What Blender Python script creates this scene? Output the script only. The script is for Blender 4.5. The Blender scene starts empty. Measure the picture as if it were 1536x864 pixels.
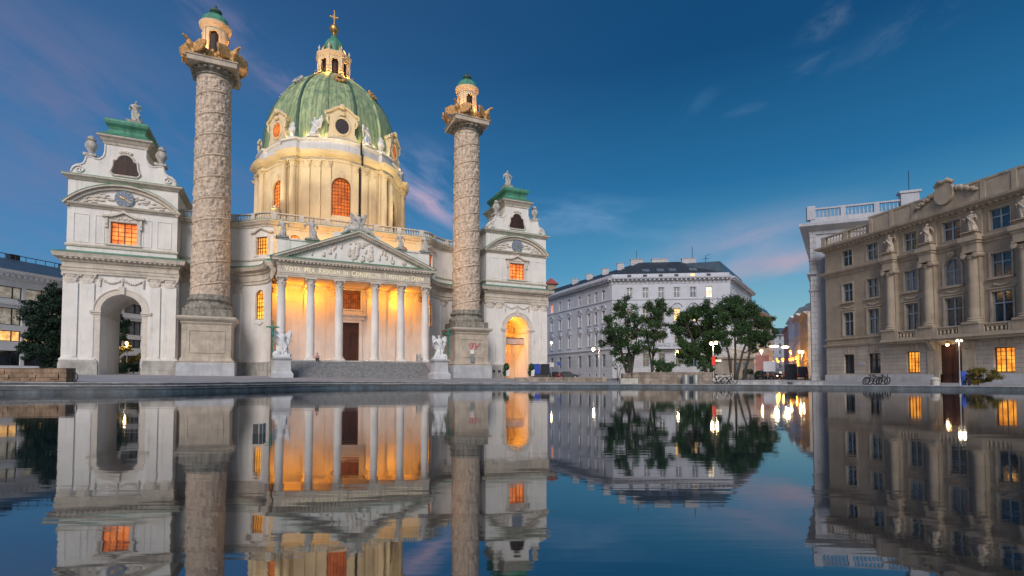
import bpy, math, random
from mathutils import Vector, Matrix, noise
from math import sin, cos, pi, radians, sqrt, atan2, hypot
C = bpy.context.scene.collection
SC = bpy.context.scene
rnd = random.Random(7)
EZ = 0.87                       # eye height above the pool water (water is z = 0)
PHI = 0.432                     # church front is turned this much
F_PX, TH, CYP = 761.0, 0.034, 539.6

# ------------------------------------------------------------------ camera
cam_d = bpy.data.cameras.new('camera'); cam = bpy.data.objects.new('camera', cam_d); C.objects.link(cam)
cam.location = (0, 0, EZ); cam.rotation_euler = (pi/2 + TH, 0, 0)
cam_d.sensor_width = 36; cam_d.lens = F_PX/1536*36; cam_d.shift_y = (CYP-432)/1536
cam_d.clip_end = 6000; cam_d.clip_start = 0.1
SC.camera = cam
SC.view_settings.view_transform = 'Standard'; SC.view_settings.look = 'None'
SC.view_settings.exposure = 0.12; SC.view_settings.gamma = 1.0; SC.view_settings.use_curve_mapping = False
cy = SC.cycles
cy.max_bounces = 7; cy.diffuse_bounces = 3; cy.glossy_bounces = 4; cy.transmission_bounces = 4
cy.caustics_reflective = False; cy.caustics_refractive = False
cy.sample_clamp_indirect = 4.0; cy.use_denoising = True
try: cy.denoiser = 'OPENIMAGEDENOISE'
except Exception: pass

# ------------------------------------------------------------------ sky
W = bpy.data.worlds.new('World'); SC.world = W; W.use_nodes = True
nt = W.node_tree; nt.nodes.clear()
def N(t, **k):
    n = nt.nodes.new(t)
    for a, b in k.items(): setattr(n, a, b)
    return n
def lk(a, b): nt.links.new(a, b)
def mth(op, a, b=None, c=None, clamp=False):
    n = N('ShaderNodeMath', operation=op); n.use_clamp = clamp
    for i, v in enumerate((a, b, c)):
        if v is None: continue
        if isinstance(v, (int, float)): n.inputs[i].default_value = v
        else: lk(v, n.inputs[i])
    return n.outputs[0]
def mixc(fac, a, b, blend='MIX'):
    n = N('ShaderNodeMix', data_type='RGBA', blend_type=blend)
    for i, v in ((0, fac), (6, a), (7, b)):
        if isinstance(v, (int, float)): n.inputs[i].default_value = v
        elif isinstance(v, tuple): n.inputs[i].default_value = (*v, 1)
        else: lk(v, n.inputs[i])
    return n.outputs[2]
def ramp(fac, stops, interp='LINEAR'):
    n = N('ShaderNodeValToRGB'); n.color_ramp.interpolation = interp
    e = n.color_ramp.elements
    while len(e) < len(stops): e.new(.5)
    for q, (p, c) in zip(e, stops): q.position = p; q.color = (*c, 1) if len(c) == 3 else c
    lk(fac, n.inputs[0]); return n.outputs[0]
tc = N('ShaderNodeTexCoord'); dirv = tc.outputs['Generated']
sx_ = N('ShaderNodeSeparateXYZ'); lk(dirv, sx_.inputs[0])
dx_, dy_, dz_ = sx_.outputs
def sm(v, a, b):
    n = N('ShaderNodeMapRange', interpolation_type='SMOOTHSTEP'); lk(v, n.inputs[0])
    n.inputs[1].default_value = a; n.inputs[2].default_value = b; return n.outputs[0]
el = mth('MAXIMUM', dz_, 0.0)
# evening sky opposite the afterglow, by elevation
sky_l = ramp(el, [(0, (.13, .31, .46)), (.10, (.085, .27, .47)), (.24, (.052, .20, .42)), (.40, (.034, .140, .325)), (.58, (.024, .085, .215)), (1, (.015, .05, .13))])
sky_r = ramp(el, [(0, (.34, .52, .55)), (.09, (.24, .46, .54)), (.20, (.082, .295, .48)), (.34, (.020, .145, .32)), (.52, (.007, .066, .18)), (1, (.006, .04, .11))])
base = mixc(sm(dx_, -.55, .35), sky_l, sky_r)
# violet veil on the left
nz1 = N('ShaderNodeTexNoise'); nz1.inputs['Scale'].default_value = 2.2; nz1.inputs['Detail'].default_value = 5
mp = N('ShaderNodeMapping'); mp.inputs['Scale'].default_value = (1, 1, 2.4); mp.inputs['Rotation'].default_value = (0, radians(28), 0)
lk(dirv, mp.inputs[0]); lk(mp.outputs[0], nz1.inputs['Vector'])
veil = mth('MULTIPLY', sm(dx_, -.22, -.62), sm(nz1.outputs[0], .36, .72))
base = mixc(mth('MULTIPLY', veil, .27), base, (.15, .175, .32))
# clouds: patches in given directions, broken up by stretched noise
def cloud(px, py, wx, wz, col, amt, scale, rot, sq, lo, hi):
    a = (px-768)/F_PX; b = (CYP-py)/F_PX
    d = Vector((a, cos(TH)-b*sin(TH), sin(TH)+b*cos(TH))).normalized()
    r = Vector((d.y, -d.x, 0)).normalized(); u = r.cross(d)
    rr = (cos(rot)*r + sin(rot)*u); uu = (-sin(rot)*r + cos(rot)*u)
    def dot(v):
        n = N('ShaderNodeVectorMath', operation='DOT_PRODUCT'); lk(dirv, n.inputs[0]); n.inputs[1].default_value = v; return n.outputs['Value']
    p, q, f = dot(rr), dot(uu), dot(d)
    rad = mth('SQRT', mth('ADD', mth('POWER', mth('DIVIDE', p, wx), 2.0), mth('POWER', mth('DIVIDE', q, wz), 2.0)))
    m = mth('MULTIPLY', sm(rad, 1.0, .15), sm(f, .2, .5))
    cb = N('ShaderNodeCombineXYZ'); lk(p, cb.inputs[0]); lk(mth('MULTIPLY', q, sq), cb.inputs[1]); cb.inputs[2].default_value = px*.37
    nz = N('ShaderNodeTexNoise'); nz.inputs['Scale'].default_value = scale; nz.inputs['Detail'].default_value = 7; nz.inputs['Roughness'].default_value = .6
    nz.inputs['Distortion'].default_value = .35
    lk(cb.outputs[0], nz.inputs['Vector'])
    global base
    base = mixc(mth('MULTIPLY', mth('MULTIPLY', m, sm(nz.outputs[0], lo, hi)), amt), base, col)
cloud(1120, 374, .30, .085, (.32, .34, .48), .6, 4, .12, 3, .26, .66)
cloud(1165, 397, .17, .030, (.54, .36, .41), .36, 6, .12, 4, .30, .66)
cloud(1205, 392, .09, .022, (.62, .39, .41), .36, 8, .12, 4, .28, .64)
cloud(1120, 358, .11, .016, (.44, .36, .48), .3, 9, .22, 4, .3, .64)
cloud(648, 303, .12, .036, (.60, .42, .52), .7, 8, -.52, 3, .34, .64)
cloud(640, 285, .14, .10, (.28, .33, .52), .6, 6, -.5, 3, .35, .65)
cloud(1243, 30, .06, .028, (.18, .26, .38), .26, 14, .35, 2.2, .42, .66)
cloud(1222, 100, .06, .028, (.15, .23, .37), .2, 14, .2, 2.4, .42, .66)
cloud(1350, 48, .12, .035, (.14, .22, .35), .2, 10, .25, 2.6, .42, .66)
cloud(1130, 160, .06, .012, (.14, .25, .40), .2, 9, .1, 4, .4, .66)
cloud(1040, 160, .06, .02, (.11, .25, .42), .15, 9, .5, 3, .4, .66)
cloud(395, 95, .24, .06, (.24, .23, .37), .6, 6, -.55, 3, .36, .70)
cloud(60, 150, .40, .16, (.20, .18, .30), .5, 3.6, -.35, 3, .36, .66)
cloud(70, 330, .34, .10, (.15, .20, .37), .6, 4, -.25, 3.4, .36, .66)
cloud(870, 330, .35, .06, (.14, .29, .50), .6, 5, -.1, 4, .38, .68)
# afterglow behind the viewer, where the sun has just gone (real twilight from a Nishita sky)
nis = N('ShaderNodeTexSky'); nis.sky_type = 'NISHITA'; nis.sun_disc = False
nis.sun_elevation = radians(9); nis.sun_rotation = radians(192); nis.air_density = 1.2; nis.dust_density = 2.5
glow = mixc(1.0, nis.outputs[0], (.056, .058, .068), 'MULTIPLY')
glow = mixc(sm(dy_, .05, -.35), (0, 0, 0), glow)
base = mixc(1.0, base, glow, 'ADD')
bg = N('ShaderNodeBackground'); bg.inputs[1].default_value = 1.0
lk(base, bg.inputs[0]); wo = N('ShaderNodeOutputWorld'); lk(bg.outputs[0], wo.inputs[0])

# ------------------------------------------------------------------ last light from behind the viewer
sun_d = bpy.data.lights.new('sun', 'SUN'); sun = bpy.data.objects.new('sun', sun_d); C.objects.link(sun)
sun_d.energy = 2.25; sun_d.angle = radians(26); sun_d.color = (1.0, .935, .885)
sun.rotation_euler = (radians(54), 0, radians(-5)); sun.location = (0, -20, 60)

# ------------------------------------------------------------------ materials
def mat(name, col, rough=.75, var=.12, scale=.6, bump=.0, bscale=12, streak=0, metal=0, dirt=None, dscale=1.2, dlo=.45, dhi=.75, brick=None, emit=None, estr=0, spec=.4, vor=0):
    m = bpy.data.materials.new(name); m.use_nodes = True; t = m.node_tree; bs = t.nodes['Principled BSDF']
    def n_(ty): return t.nodes.new(ty)
    co = n_('ShaderNodeTexCoord').outputs['Object']
    nz = n_('ShaderNodeTexNoise'); nz.inputs['Scale'].default_value = scale; nz.inputs['Detail'].default_value = 6; nz.inputs['Roughness'].default_value = .62
    if streak:
        mp = n_('ShaderNodeMapping'); mp.inputs['Scale'].default_value = (1, 1, streak); t.links.new(co, mp.inputs[0]); t.links.new(mp.outputs[0], nz.inputs['Vector'])
    else: t.links.new(co, nz.inputs['Vector'])
    def mx(f, a, b, bl='MIX'):
        x = n_('ShaderNodeMix'); x.data_type = 'RGBA'; x.blend_type = bl
        for i, v in ((0, f), (6, a), (7, b)):
            if isinstance(v, (int, float)): x.inputs[i].default_value = v
            elif isinstance(v, tuple): x.inputs[i].default_value = (*v[:3], 1)
            else: t.links.new(v, x.inputs[i])
        return x.outputs[2]
    def ss(v, a, b):
        x = n_('ShaderNodeMapRange'); x.interpolation_type = 'SMOOTHSTEP'; t.links.new(v, x.inputs[0]); x.inputs[1].default_value = a; x.inputs[2].default_value = b; return x.outputs[0]
    lo = tuple(c*(1-var) for c in col); hi = tuple(min(1, c*(1+var)) for c in col)
    colr = mx(ss(nz.outputs[0], .32, .68), lo, hi)
    hgt = None
    if dirt:
        n2 = n_('ShaderNodeTexNoise'); n2.inputs['Scale'].default_value = dscale; n2.inputs['Detail'].default_value = 8; n2.inputs['Roughness'].default_value = .7
        m2 = n_('ShaderNodeMapping'); m2.inputs['Scale'].default_value = (1, 1, .35); m2.inputs['Location'].default_value = (3.1, 7.7, 1.3); t.links.new(co, m2.inputs[0]); t.links.new(m2.outputs[0], n2.inputs['Vector'])
        colr = mx(ss(n2.outputs[0], dlo, dhi), colr, dirt)
    if brick:
        bw, bh, mo, dk = brick
        s = n_('ShaderNodeSeparateXYZ'); t.links.new(co, s.inputs[0]); cb = n_('ShaderNodeCombineXYZ')
        ad = n_('ShaderNodeMath'); t.links.new(s.outputs[0], ad.inputs[0]); t.links.new(s.outputs[1], ad.inputs[1])
        t.links.new(ad.outputs[0], cb.inputs[0]); t.links.new(s.outputs[2], cb.inputs[1])
        br = n_('ShaderNodeTexBrick'); br.inputs['Scale'].default_value = 1; br.inputs['Brick Width'].default_value = bw; br.inputs['Row Height'].default_value = bh
        br.inputs['Mortar Size'].default_value = mo; br.inputs['Color1'].default_value = (1, 1, 1, 1); br.inputs['Color2'].default_value = (.84, .84, .84, 1); br.inputs['Mortar'].default_value = (dk, dk, dk, 1)
        br.inputs['Mortar Smooth'].default_value = .3; br.inputs['Bias'].default_value = -.3
        t.links.new(cb.outputs[0], br.inputs['Vector'])
        colr = mx(1.0, colr, br.outputs['Color'], 'MULTIPLY')
        hgt = br.outputs['Fac']
    t.links.new(colr, bs.inputs['Base Color'])
    bs.inputs['Roughness'].default_value = rough; bs.inputs['Metallic'].default_value = metal; bs.inputs['Specular IOR Level'].default_value = spec
    if bump or hgt is not None:
        bp = n_('ShaderNodeBump'); bp.inputs['Strength'].default_value = max(bump, .3); bp.inputs['Distance'].default_value = .05
        if vor:
            n3 = n_('ShaderNodeTexVoronoi'); n3.inputs['Scale'].default_value = vor; src = n3.outputs['Distance']
        else:
            n3 = n_('ShaderNodeTexNoise'); n3.inputs['Scale'].default_value = bscale; n3.inputs['Detail'].default_value = 5; src = n3.outputs[0]
        t.links.new(co, n3.inputs['Vector'])
        if hgt is not None:
            q = n_('ShaderNodeMath'); q.operation = 'MULTIPLY_ADD'; q.inputs[1].default_value = -2.0; t.links.new(hgt, q.inputs[0]); t.links.new(src, q.inputs[2]); src = q.outputs[0]
        t.links.new(src, bp.inputs['Height']); t.links.new(bp.outputs[0], bs.inputs['Normal'])
    if emit:
        e2 = mx(ss(nz.outputs[0], .34, .66), (emit[0]*.5, emit[1]*.32, emit[2]*.25), emit)
        t.links.new(e2, bs.inputs['Emission Color']); bs.inputs['Emission Strength'].default_value = estr
    return m
M = {}
M['stucco'] = mat('white stucco', (.72, .69, .665), .85, .06, .5, .1, 9, dirt=(.47, .43, .385), dscale=.8, dlo=.5, dhi=.88)
M['trim'] = mat('pale stone trim', (.60, .54, .48), .8, .10, 1.2, .15, 14, dirt=(.38, .34, .29), dscale=1.3, dlo=.52, dhi=.85)
M['cornice'] = mat('weathered cornice stone', (.54, .48, .41), .85, .14, 1.1, .2, 12, dirt=(.27, .25, .21), dscale=1.0, dlo=.48, dhi=.8)
M['plinth'] = mat('grey plinth stone', (.42, .40, .375), .85, .18, .9, .3, 7, dirt=(.22, .21, .195), dscale=.9, dlo=.42, dhi=.75, brick=(1.9, .82, .012, .6))
M['cream'] = mat('cream stucco', (.64, .53, .36), .85, .07, .4, .08, 9, dirt=(.52, .43, .29), dscale=.6, dlo=.5, dhi=.85)
M['relief'] = mat('carved limestone', (.56, .445, .35), .9, .22, 2.6, .9, 5, dirt=(.27, .22, .18), dscale=3.4, dlo=.46, dhi=.70, vor=4.2)
M['limestone'] = mat('worn limestone', (.50, .43, .355), .88, .16, .8, .25, 6, dirt=(.33, .28, .235), dscale=.7, dlo=.42, dhi=.75, brick=(2.3, 1.1, .008, .75))
M['darkstone'] = mat('blackened limestone', (.27, .25, .215), .92, .35, 2.0, .6, 6, dirt=(.12, .115, .10), dscale=2.2, dlo=.4, dhi=.7)
M['marble'] = mat('white marble', (.60, .61, .63), .6, .10, 2.5, .2, 9, dirt=(.45, .46, .47), dscale=2.0, dlo=.5, dhi=.8)
M['statue'] = mat('grey statue stone', (.50, .475, .45), .9, .2, 2.5, .35, 9, dirt=(.27, .255, .235), dscale=2.4, dlo=.42, dhi=.72)
M['copper'] = mat('green copper', (.075, .245, .165), .55, .22, 1.3, .1, 9, streak=.12, dirt=(.035, .10, .075), dscale=1.3, dlo=.5, dhi=.74)
M['dome'] = mat('dome copper', (.37, .44, .235), .6, .25, 1.6, .08, 9, streak=.08, dirt=(.115, .215, .125), dscale=1.2, dlo=.40, dhi=.72)
def streaks(name, amt, dark):
    m = M[name]; t = m.node_tree; bs = t.nodes['Principled BSDF']; old = bs.inputs['Base Color'].links[0].from_socket
    co = t.nodes.new('ShaderNodeTexCoord').outputs['Object']; mp = t.nodes.new('ShaderNodeMapping'); mp.inputs['Scale'].default_value = (1.7, 1.7, .10); t.links.new(co, mp.inputs[0])
    nz = t.nodes.new('ShaderNodeTexNoise'); nz.inputs['Scale'].default_value = 1.6; nz.inputs['Detail'].default_value = 7; nz.inputs['Roughness'].default_value = .7; t.links.new(mp.outputs[0], nz.inputs['Vector'])
    mr = t.nodes.new('ShaderNodeMapRange'); mr.interpolation_type = 'SMOOTHSTEP'; t.links.new(nz.outputs[0], mr.inputs[0]); mr.inputs[1].default_value = .50; mr.inputs[2].default_value = .78; mr.inputs[4].default_value = amt
    x = t.nodes.new('ShaderNodeMix'); x.data_type = 'RGBA'; t.links.new(mr.outputs[0], x.inputs[0]); t.links.new(old, x.inputs[6]); x.inputs[7].default_value = (*dark, 1); t.links.new(x.outputs[2], bs.inputs['Base Color'])
def dome_mat():
    m = M['dome']; t = m.node_tree; bs = t.nodes['Principled BSDF']; old = bs.inputs['Base Color'].links[0].from_socket
    def n_(ty, **k):
        x = t.nodes.new(ty)
        for a, b in k.items(): setattr(x, a, b)
        return x
    co = n_('ShaderNodeTexCoord').outputs['Object']; mp = n_('ShaderNodeMapping'); mp.inputs['Location'].default_value = (0, -30/1.25, 0); mp.inputs['Scale'].default_value = (1, 1/1.25, 1); t.links.new(co, mp.inputs[0])
    g = n_('ShaderNodeTexGradient', gradient_type='RADIAL'); t.links.new(mp.outputs[0], g.inputs[0])
    a = n_('ShaderNodeMath', operation='MULTIPLY'); a.inputs[1].default_value = 96; t.links.new(g.outputs['Fac'], a.inputs[0])
    fl = n_('ShaderNodeMath', operation='FLOOR'); t.links.new(a.outputs[0], fl.inputs[0]); fr = n_('ShaderNodeMath', operation='FRACT'); t.links.new(a.outputs[0], fr.inputs[0])
    wn = n_('ShaderNodeTexWhiteNoise', noise_dimensions='1D'); t.links.new(fl.outputs[0], wn.inputs['W'])
    ln = n_('ShaderNodeMath', operation='LESS_THAN'); ln.inputs[1].default_value = .10; t.links.new(fr.outputs[0], ln.inputs[0])
    mr = n_('ShaderNodeMapRange'); t.links.new(wn.outputs[0], mr.inputs[0]); mr.inputs[3].default_value = .72; mr.inputs[4].default_value = 1.12
    x = n_('ShaderNodeMix', data_type='RGBA', blend_type='MULTIPLY'); x.inputs[0].default_value = 1; t.links.new(old, x.inputs[6]); t.links.new(mr.outputs[0], x.inputs[7])
    y = n_('ShaderNodeMix', data_type='RGBA'); t.links.new(ln.outputs[0], y.inputs[0]); t.links.new(x.outputs[2], y.inputs[6]); y.inputs[7].default_value = (.10, .17, .11, 1)
    t.links.new(y.outputs[2], bs.inputs['Base Color'])
dome_mat()
M['seam'] = mat('dark copper seam', (.045, .10, .075), .6, .25, 2)
M['gold'] = mat('aged gilding', (.62, .36, .12), .38, .25, 3, .1, 10, metal=.85)
M['bronze'] = mat('gilt brown bronze', (.52, .29, .11), .5, .35, 3, .3, 8, metal=.15)
M['greenbronze'] = mat('green bronze', (.045, .19, .14), .5, .3, 3, metal=.3)
M['wood'] = mat('brown oak', (.07, .026, .017), .5, .3, 2, .15, 6, streak=.15)
M['louvre'] = mat('dark brown louvres', (.028, .014, .012), .6, .3, 3, .2, 10)
M['iron'] = mat('dark iron', (.02, .02, .022), .5, .3, 3)
M['bar'] = mat('dark glazing bar', (.10, .045, .02), .5, .2, 3)
M['lattice'] = mat('lamp lit leaded lattice', (.30, .09, .03), .4, .35, 2.2, .2, 6, brick=(.5, .3, .03, .4), emit=(.62, .17, .04), estr=.45)
M['letter'] = mat('pale gilt letters', (.95, .85, .60), .45, .03, 3)
M['dial'] = mat('blue grey clock dial', (.15, .19, .25), .5, .15, 3)
def lit(name, col, s): return mat(name, tuple(min(.8, c) for c in col), .4, .3, 1.3, emit=col, estr=s)
M['lit_orange'] = lit('orange lit glass', (1.0, .24, .045), 1.15)
M['lit_amber'] = lit('amber lit glass', (1.0, .40, .05), 1.35)
M['lit_drum'] = lit('dim red leaded glass', (.62, .155, .025), .46)
M['lit_warm'] = lit('warm lit glass', (1.0, .58, .20), 1.1)
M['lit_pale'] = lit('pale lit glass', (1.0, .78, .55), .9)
M['lit_office'] = lit('office lit glass', (.62, .60, .50), .26)
M['glass'] = mat('evening window glass', (.022, .035, .05), .06, .5, .5, spec=1.0)
M['curtain'] = mat('curtained window glass', (.13, .16, .21), .12, .3, 1.2, spec=.9)
M['wframe'] = mat('white window frame', (.68, .70, .74), .5, .08, 2)
M['bluframe'] = mat('grey blue window frame', (.22, .29, .35), .5, .1, 2)
M['palais'] = mat('grey white render', (.47, .495, .57), .85, .06, .4, .1, 8, dirt=(.46, .45, .47), dscale=.5, dlo=.5, dhi=.85)
M['palais_rust'] = mat('banded grey render', (.46, .465, .51), .85, .08, .5, .2, 8, dirt=(.40, .39, .40), dscale=.6, dlo=.5, dhi=.85, brick=(1.4, .48, .02, .5))
M['slate'] = mat('dark slate', (.035, .045, .058), .55, .2, 1.5, .2, 8, brick=(.5, .35, .01, .7))
M['bluezinc'] = mat('blue grey zinc', (.05, .085, .125), .4, .2, 1)
M['taupe'] = mat('brown sandstone', (.325, .275, .215), .88, .10, .6, .2, 7, dirt=(.22, .17, .125), dscale=.5, dlo=.48, dhi=.8, brick=(1.7, .62, .008, .82))
M['taupe_rust'] = mat('banded grey sandstone', (.41, .37, .325), .88, .10, .6, .2, 7, dirt=(.29, .25, .21), dscale=.6, dlo=.48, dhi=.8, brick=(3.1, .44, .018, .42))
M['taupe_trim'] = mat('sandstone trim', (.36, .305, .24), .88, .12, 1.2, .2, 9, dirt=(.17, .135, .105), dscale=1.1, dlo=.5, dhi=.8)
M['palebase'] = mat('pale granite base', (.46, .47, .50), .8, .08, 1, .15, 9, dirt=(.34, .34, .36), dscale=1, brick=(1.5, .7, .006, .75))
M['whitestone'] = mat('pale ashlar', (.36, .385, .45), .85, .08, .5, .15, 8, dirt=(.47, .46, .48), dscale=.6)
M['quoin'] = mat('jointed ashlar', (.36, .37, .41), .85, .1, .7, .2, 8, dirt=(.33, .33, .34), dscale=.8, brick=(5, .75, .03, .4))
M['brownwall'] = mat('rough brown sandstone', (.27, .185, .125), .92, .35, 1.6, .6, 5, dirt=(.13, .09, .065), dscale=1.6, dlo=.42, dhi=.72, brick=(.85, .24, .015, .45))
M['greywall'] = mat('rough grey sandstone', (.29, .245, .205), .92, .3, 1.6, .6, 5, dirt=(.14, .12, .10), dscale=1.6, dlo=.42, dhi=.72, brick=(1.0, .3, .012, .5))
M['paving'] = mat('grey paving', (.30, .30, .32), .75, .14, .5, .2, 10, dirt=(.20, .20, .215), dscale=.4, dlo=.45, dhi=.75)
M['stair'] = mat('dark grey stair stone', (.26, .265, .28), .7, .2, 3, .2, 9, dirt=(.15, .155, .17), dscale=4, dlo=.42, dhi=.72)
M['riser'] = mat('shade darkened riser stone', (.085, .09, .10), .7, .3, 1.6, .3, 9)  # near-black colour paints the shade line under the step nosings
M['asphalt'] = mat('asphalt', (.055, .055, .06), .8, .15, 2, .2, 20)
M['step'] = mat('grey granite step', (.36, .365, .385), .7, .25, 1.4, .3, 9, dirt=(.13, .13, .14), dscale=1.4, dlo=.42, dhi=.72)
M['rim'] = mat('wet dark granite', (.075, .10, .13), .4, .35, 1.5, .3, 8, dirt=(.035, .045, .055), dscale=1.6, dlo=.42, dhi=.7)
M['trunk'] = mat('bark', (.045, .036, .03), .9, .3, 3, .5, 8)
M['steel'] = mat('brushed steel', (.42, .45, .48), .35, .15, 2, metal=.8)
M['pole'] = mat('grey painted pole', (.36, .37, .38), .5, .1, 2)
M['lampglow'] = mat('lit lamp globe', (1, .8, .5), .4, .05, 1, emit=(1, .62, .24), estr=5)
M['lampwhite'] = mat('lit street luminaire', (1, .9, .7), .4, .05, 1, emit=(1, .80, .46), estr=7)
M['lampamber'] = mat('lit amber lamp', (1, .6, .2), .4, .05, 1, emit=(1, .40, .05), estr=3.5)
M['white'] = mat('white paint', (.72, .72, .72), .5, .05, 2)
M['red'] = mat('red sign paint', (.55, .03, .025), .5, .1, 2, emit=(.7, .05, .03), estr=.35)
M['redspray'] = mat('red spray paint', (.48, .02, .10), .7, .1, 2)
M['blue'] = mat('blue panel', (.035, .085, .42), .5, .1, 2)
M['black'] = mat('black panel', (.03, .033, .04), .5, .2, 2)
M['carblack'] = mat('dark car paint', (.02, .024, .032), .22, .2, 1, spec=.8)
M['carred'] = mat('red car paint', (.20, .02, .02), .25, .2, 1, spec=.8)
M['carblue'] = mat('navy van paint', (.018, .024, .06), .3, .2, 1, spec=.7)
M['rubber'] = mat('rubber', (.015, .015, .016), .8, .1, 2)
M['pink'] = mat('pink hoarding', (.55, .27, .24), .8, .15, 1)
M['banner'] = mat('pale printed banner', (.55, .40, .34), .7, .12, .8)
M['skin'] = mat('skin', (.48, .27, .19), .6, .08, 3)
M['shirt'] = mat('pink shirt', (.55, .30, .29), .8, .1, 3)
M['dark_cloth'] = mat('dark trousers', (.03, .033, .045), .85, .2, 3)
M['redroof'] = mat('red tile', (.30, .075, .06), .8, .2, 2, .3, 6)
def leafmat(name, a, b):
    m = bpy.data.materials.new(name); m.use_nodes = True; t = m.node_tree; bs = t.nodes['Principled BSDF']
    g = t.nodes.new('ShaderNodeNewGeometry'); r = t.nodes.new('ShaderNodeValToRGB'); r.color_ramp.elements[0].color = (*a, 1); r.color_ramp.elements[1].color = (*b, 1)
    t.links.new(g.outputs['Random Per Island'], r.inputs[0]); t.links.new(r.outputs[0], bs.inputs['Base Color']); bs.inputs['Roughness'].default_value = .6
    bs.inputs['Specular IOR Level'].default_value = .25
    return m
M['leaf'] = leafmat('green leaves', (.008, .028, .013), (.052, .105, .036))
M['leafdark'] = leafmat('pine needles', (.008, .022, .016), (.02, .05, .03))
M['leafautumn'] = leafmat('yellow green leaves', (.06, .055, .012), (.17, .13, .025))
M['box_leaf'] = leafmat('clipped box leaves', (.01, .035, .012), (.03, .08, .025))
streaks('stucco', .55, (.36, .33, .30)); streaks('palais', .5, (.28, .28, .30)); streaks('cream', .45, (.38, .30, .19)); streaks('taupe', .55, (.15, .12, .09)); streaks('whitestone', .5, (.20, .21, .24)); streaks('taupe_rust', .5, (.20, .175, .15)); streaks('limestone', .6, (.24, .20, .16)); streaks('palebase', .6, (.24, .24, .25))
M['office'] = mat('office white cladding', (.76, .78, .84), .7, .05, .5, .05, 8, dirt=(.60, .61, .65), dscale=.6, dlo=.5, dhi=.85)
# pool water: nearly still, long-exposure soft
mw = bpy.data.materials.new('pool water'); mw.use_nodes = True; t = mw.node_tree; bs = t.nodes['Principled BSDF']
bs.inputs['Base Color'].default_value = (.004, .011, .018, 1); bs.inputs['Roughness'].default_value = .03; bs.inputs['IOR'].default_value = 2.4
bs.inputs['Specular IOR Level'].default_value = .9; bs.inputs['Specular Tint'].default_value = (.93, .97, 1, 1)
co = t.nodes.new('ShaderNodeTexCoord').outputs['Object']
nA = t.nodes.new('ShaderNodeTexNoise'); nA.inputs['Scale'].default_value = .55; nA.inputs['Detail'].default_value = 3
nB = t.nodes.new('ShaderNodeTexNoise'); nB.inputs['Scale'].default_value = 3.2; nB.inputs['Detail'].default_value = 2
mpw = t.nodes.new('ShaderNodeMapping'); mpw.inputs['Scale'].default_value = (.35, 2.6, 1); t.links.new(co, mpw.inputs[0])
t.links.new(mpw.outputs[0], nA.inputs['Vector']); t.links.new(mpw.outputs[0], nB.inputs['Vector'])
ad = t.nodes.new('ShaderNodeMath'); ad.operation = 'MULTIPLY_ADD'; ad.inputs[1].default_value = .22; t.links.new(nB.outputs[0], ad.inputs[0]); t.links.new(nA.outputs[0], ad.inputs[2])
bp = t.nodes.new('ShaderNodeBump'); bp.inputs['Strength'].default_value = .019; bp.inputs['Distance'].default_value = .12
t.links.new(ad.outputs[0], bp.inputs['Height']); t.links.new(bp.outputs[0], bs.inputs['Normal'])
M['water'] = mw

# ------------------------------------------------------------------ mesh helpers
class Path:
    """plan curve with arc length; outward normal is to the right of travel seen from above (towards -y for travel along +x)"""
    def __init__(s, pts):
        s.p = pts; s.l = [0]
        for a, b in zip(pts, pts[1:]): s.l.append(s.l[-1] + hypot(b[0]-a[0], b[1]-a[1]))
        s.nrm = []
        for i in range(len(pts)):
            a = pts[max(0, i-1)]; b = pts[min(len(pts)-1, i+1)]
            d = (b[0]-a[0], b[1]-a[1]); L = hypot(*d) or 1; s.nrm.append((d[1]/L, -d[0]/L))
        s.o = 0
    def at(s, q, y):
        q = q + s.o; i = 0
        q = min(max(q, 0), s.l[-1])
        lo, hi = 0, len(s.l)-1
        while hi-lo > 1:
            m = (lo+hi)//2
            if s.l[m] <= q: lo = m
            else: hi = m
        f = (q-s.l[lo])/((s.l[hi]-s.l[lo]) or 1)
        x = s.p[lo][0]*(1-f)+s.p[hi][0]*f; yy = s.p[lo][1]*(1-f)+s.p[hi][1]*f
        nx = s.nrm[lo][0]*(1-f)+s.nrm[hi][0]*f; ny = s.nrm[lo][1]*(1-f)+s.nrm[hi][1]*f
        return (x-nx*y, yy-ny*y)
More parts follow.
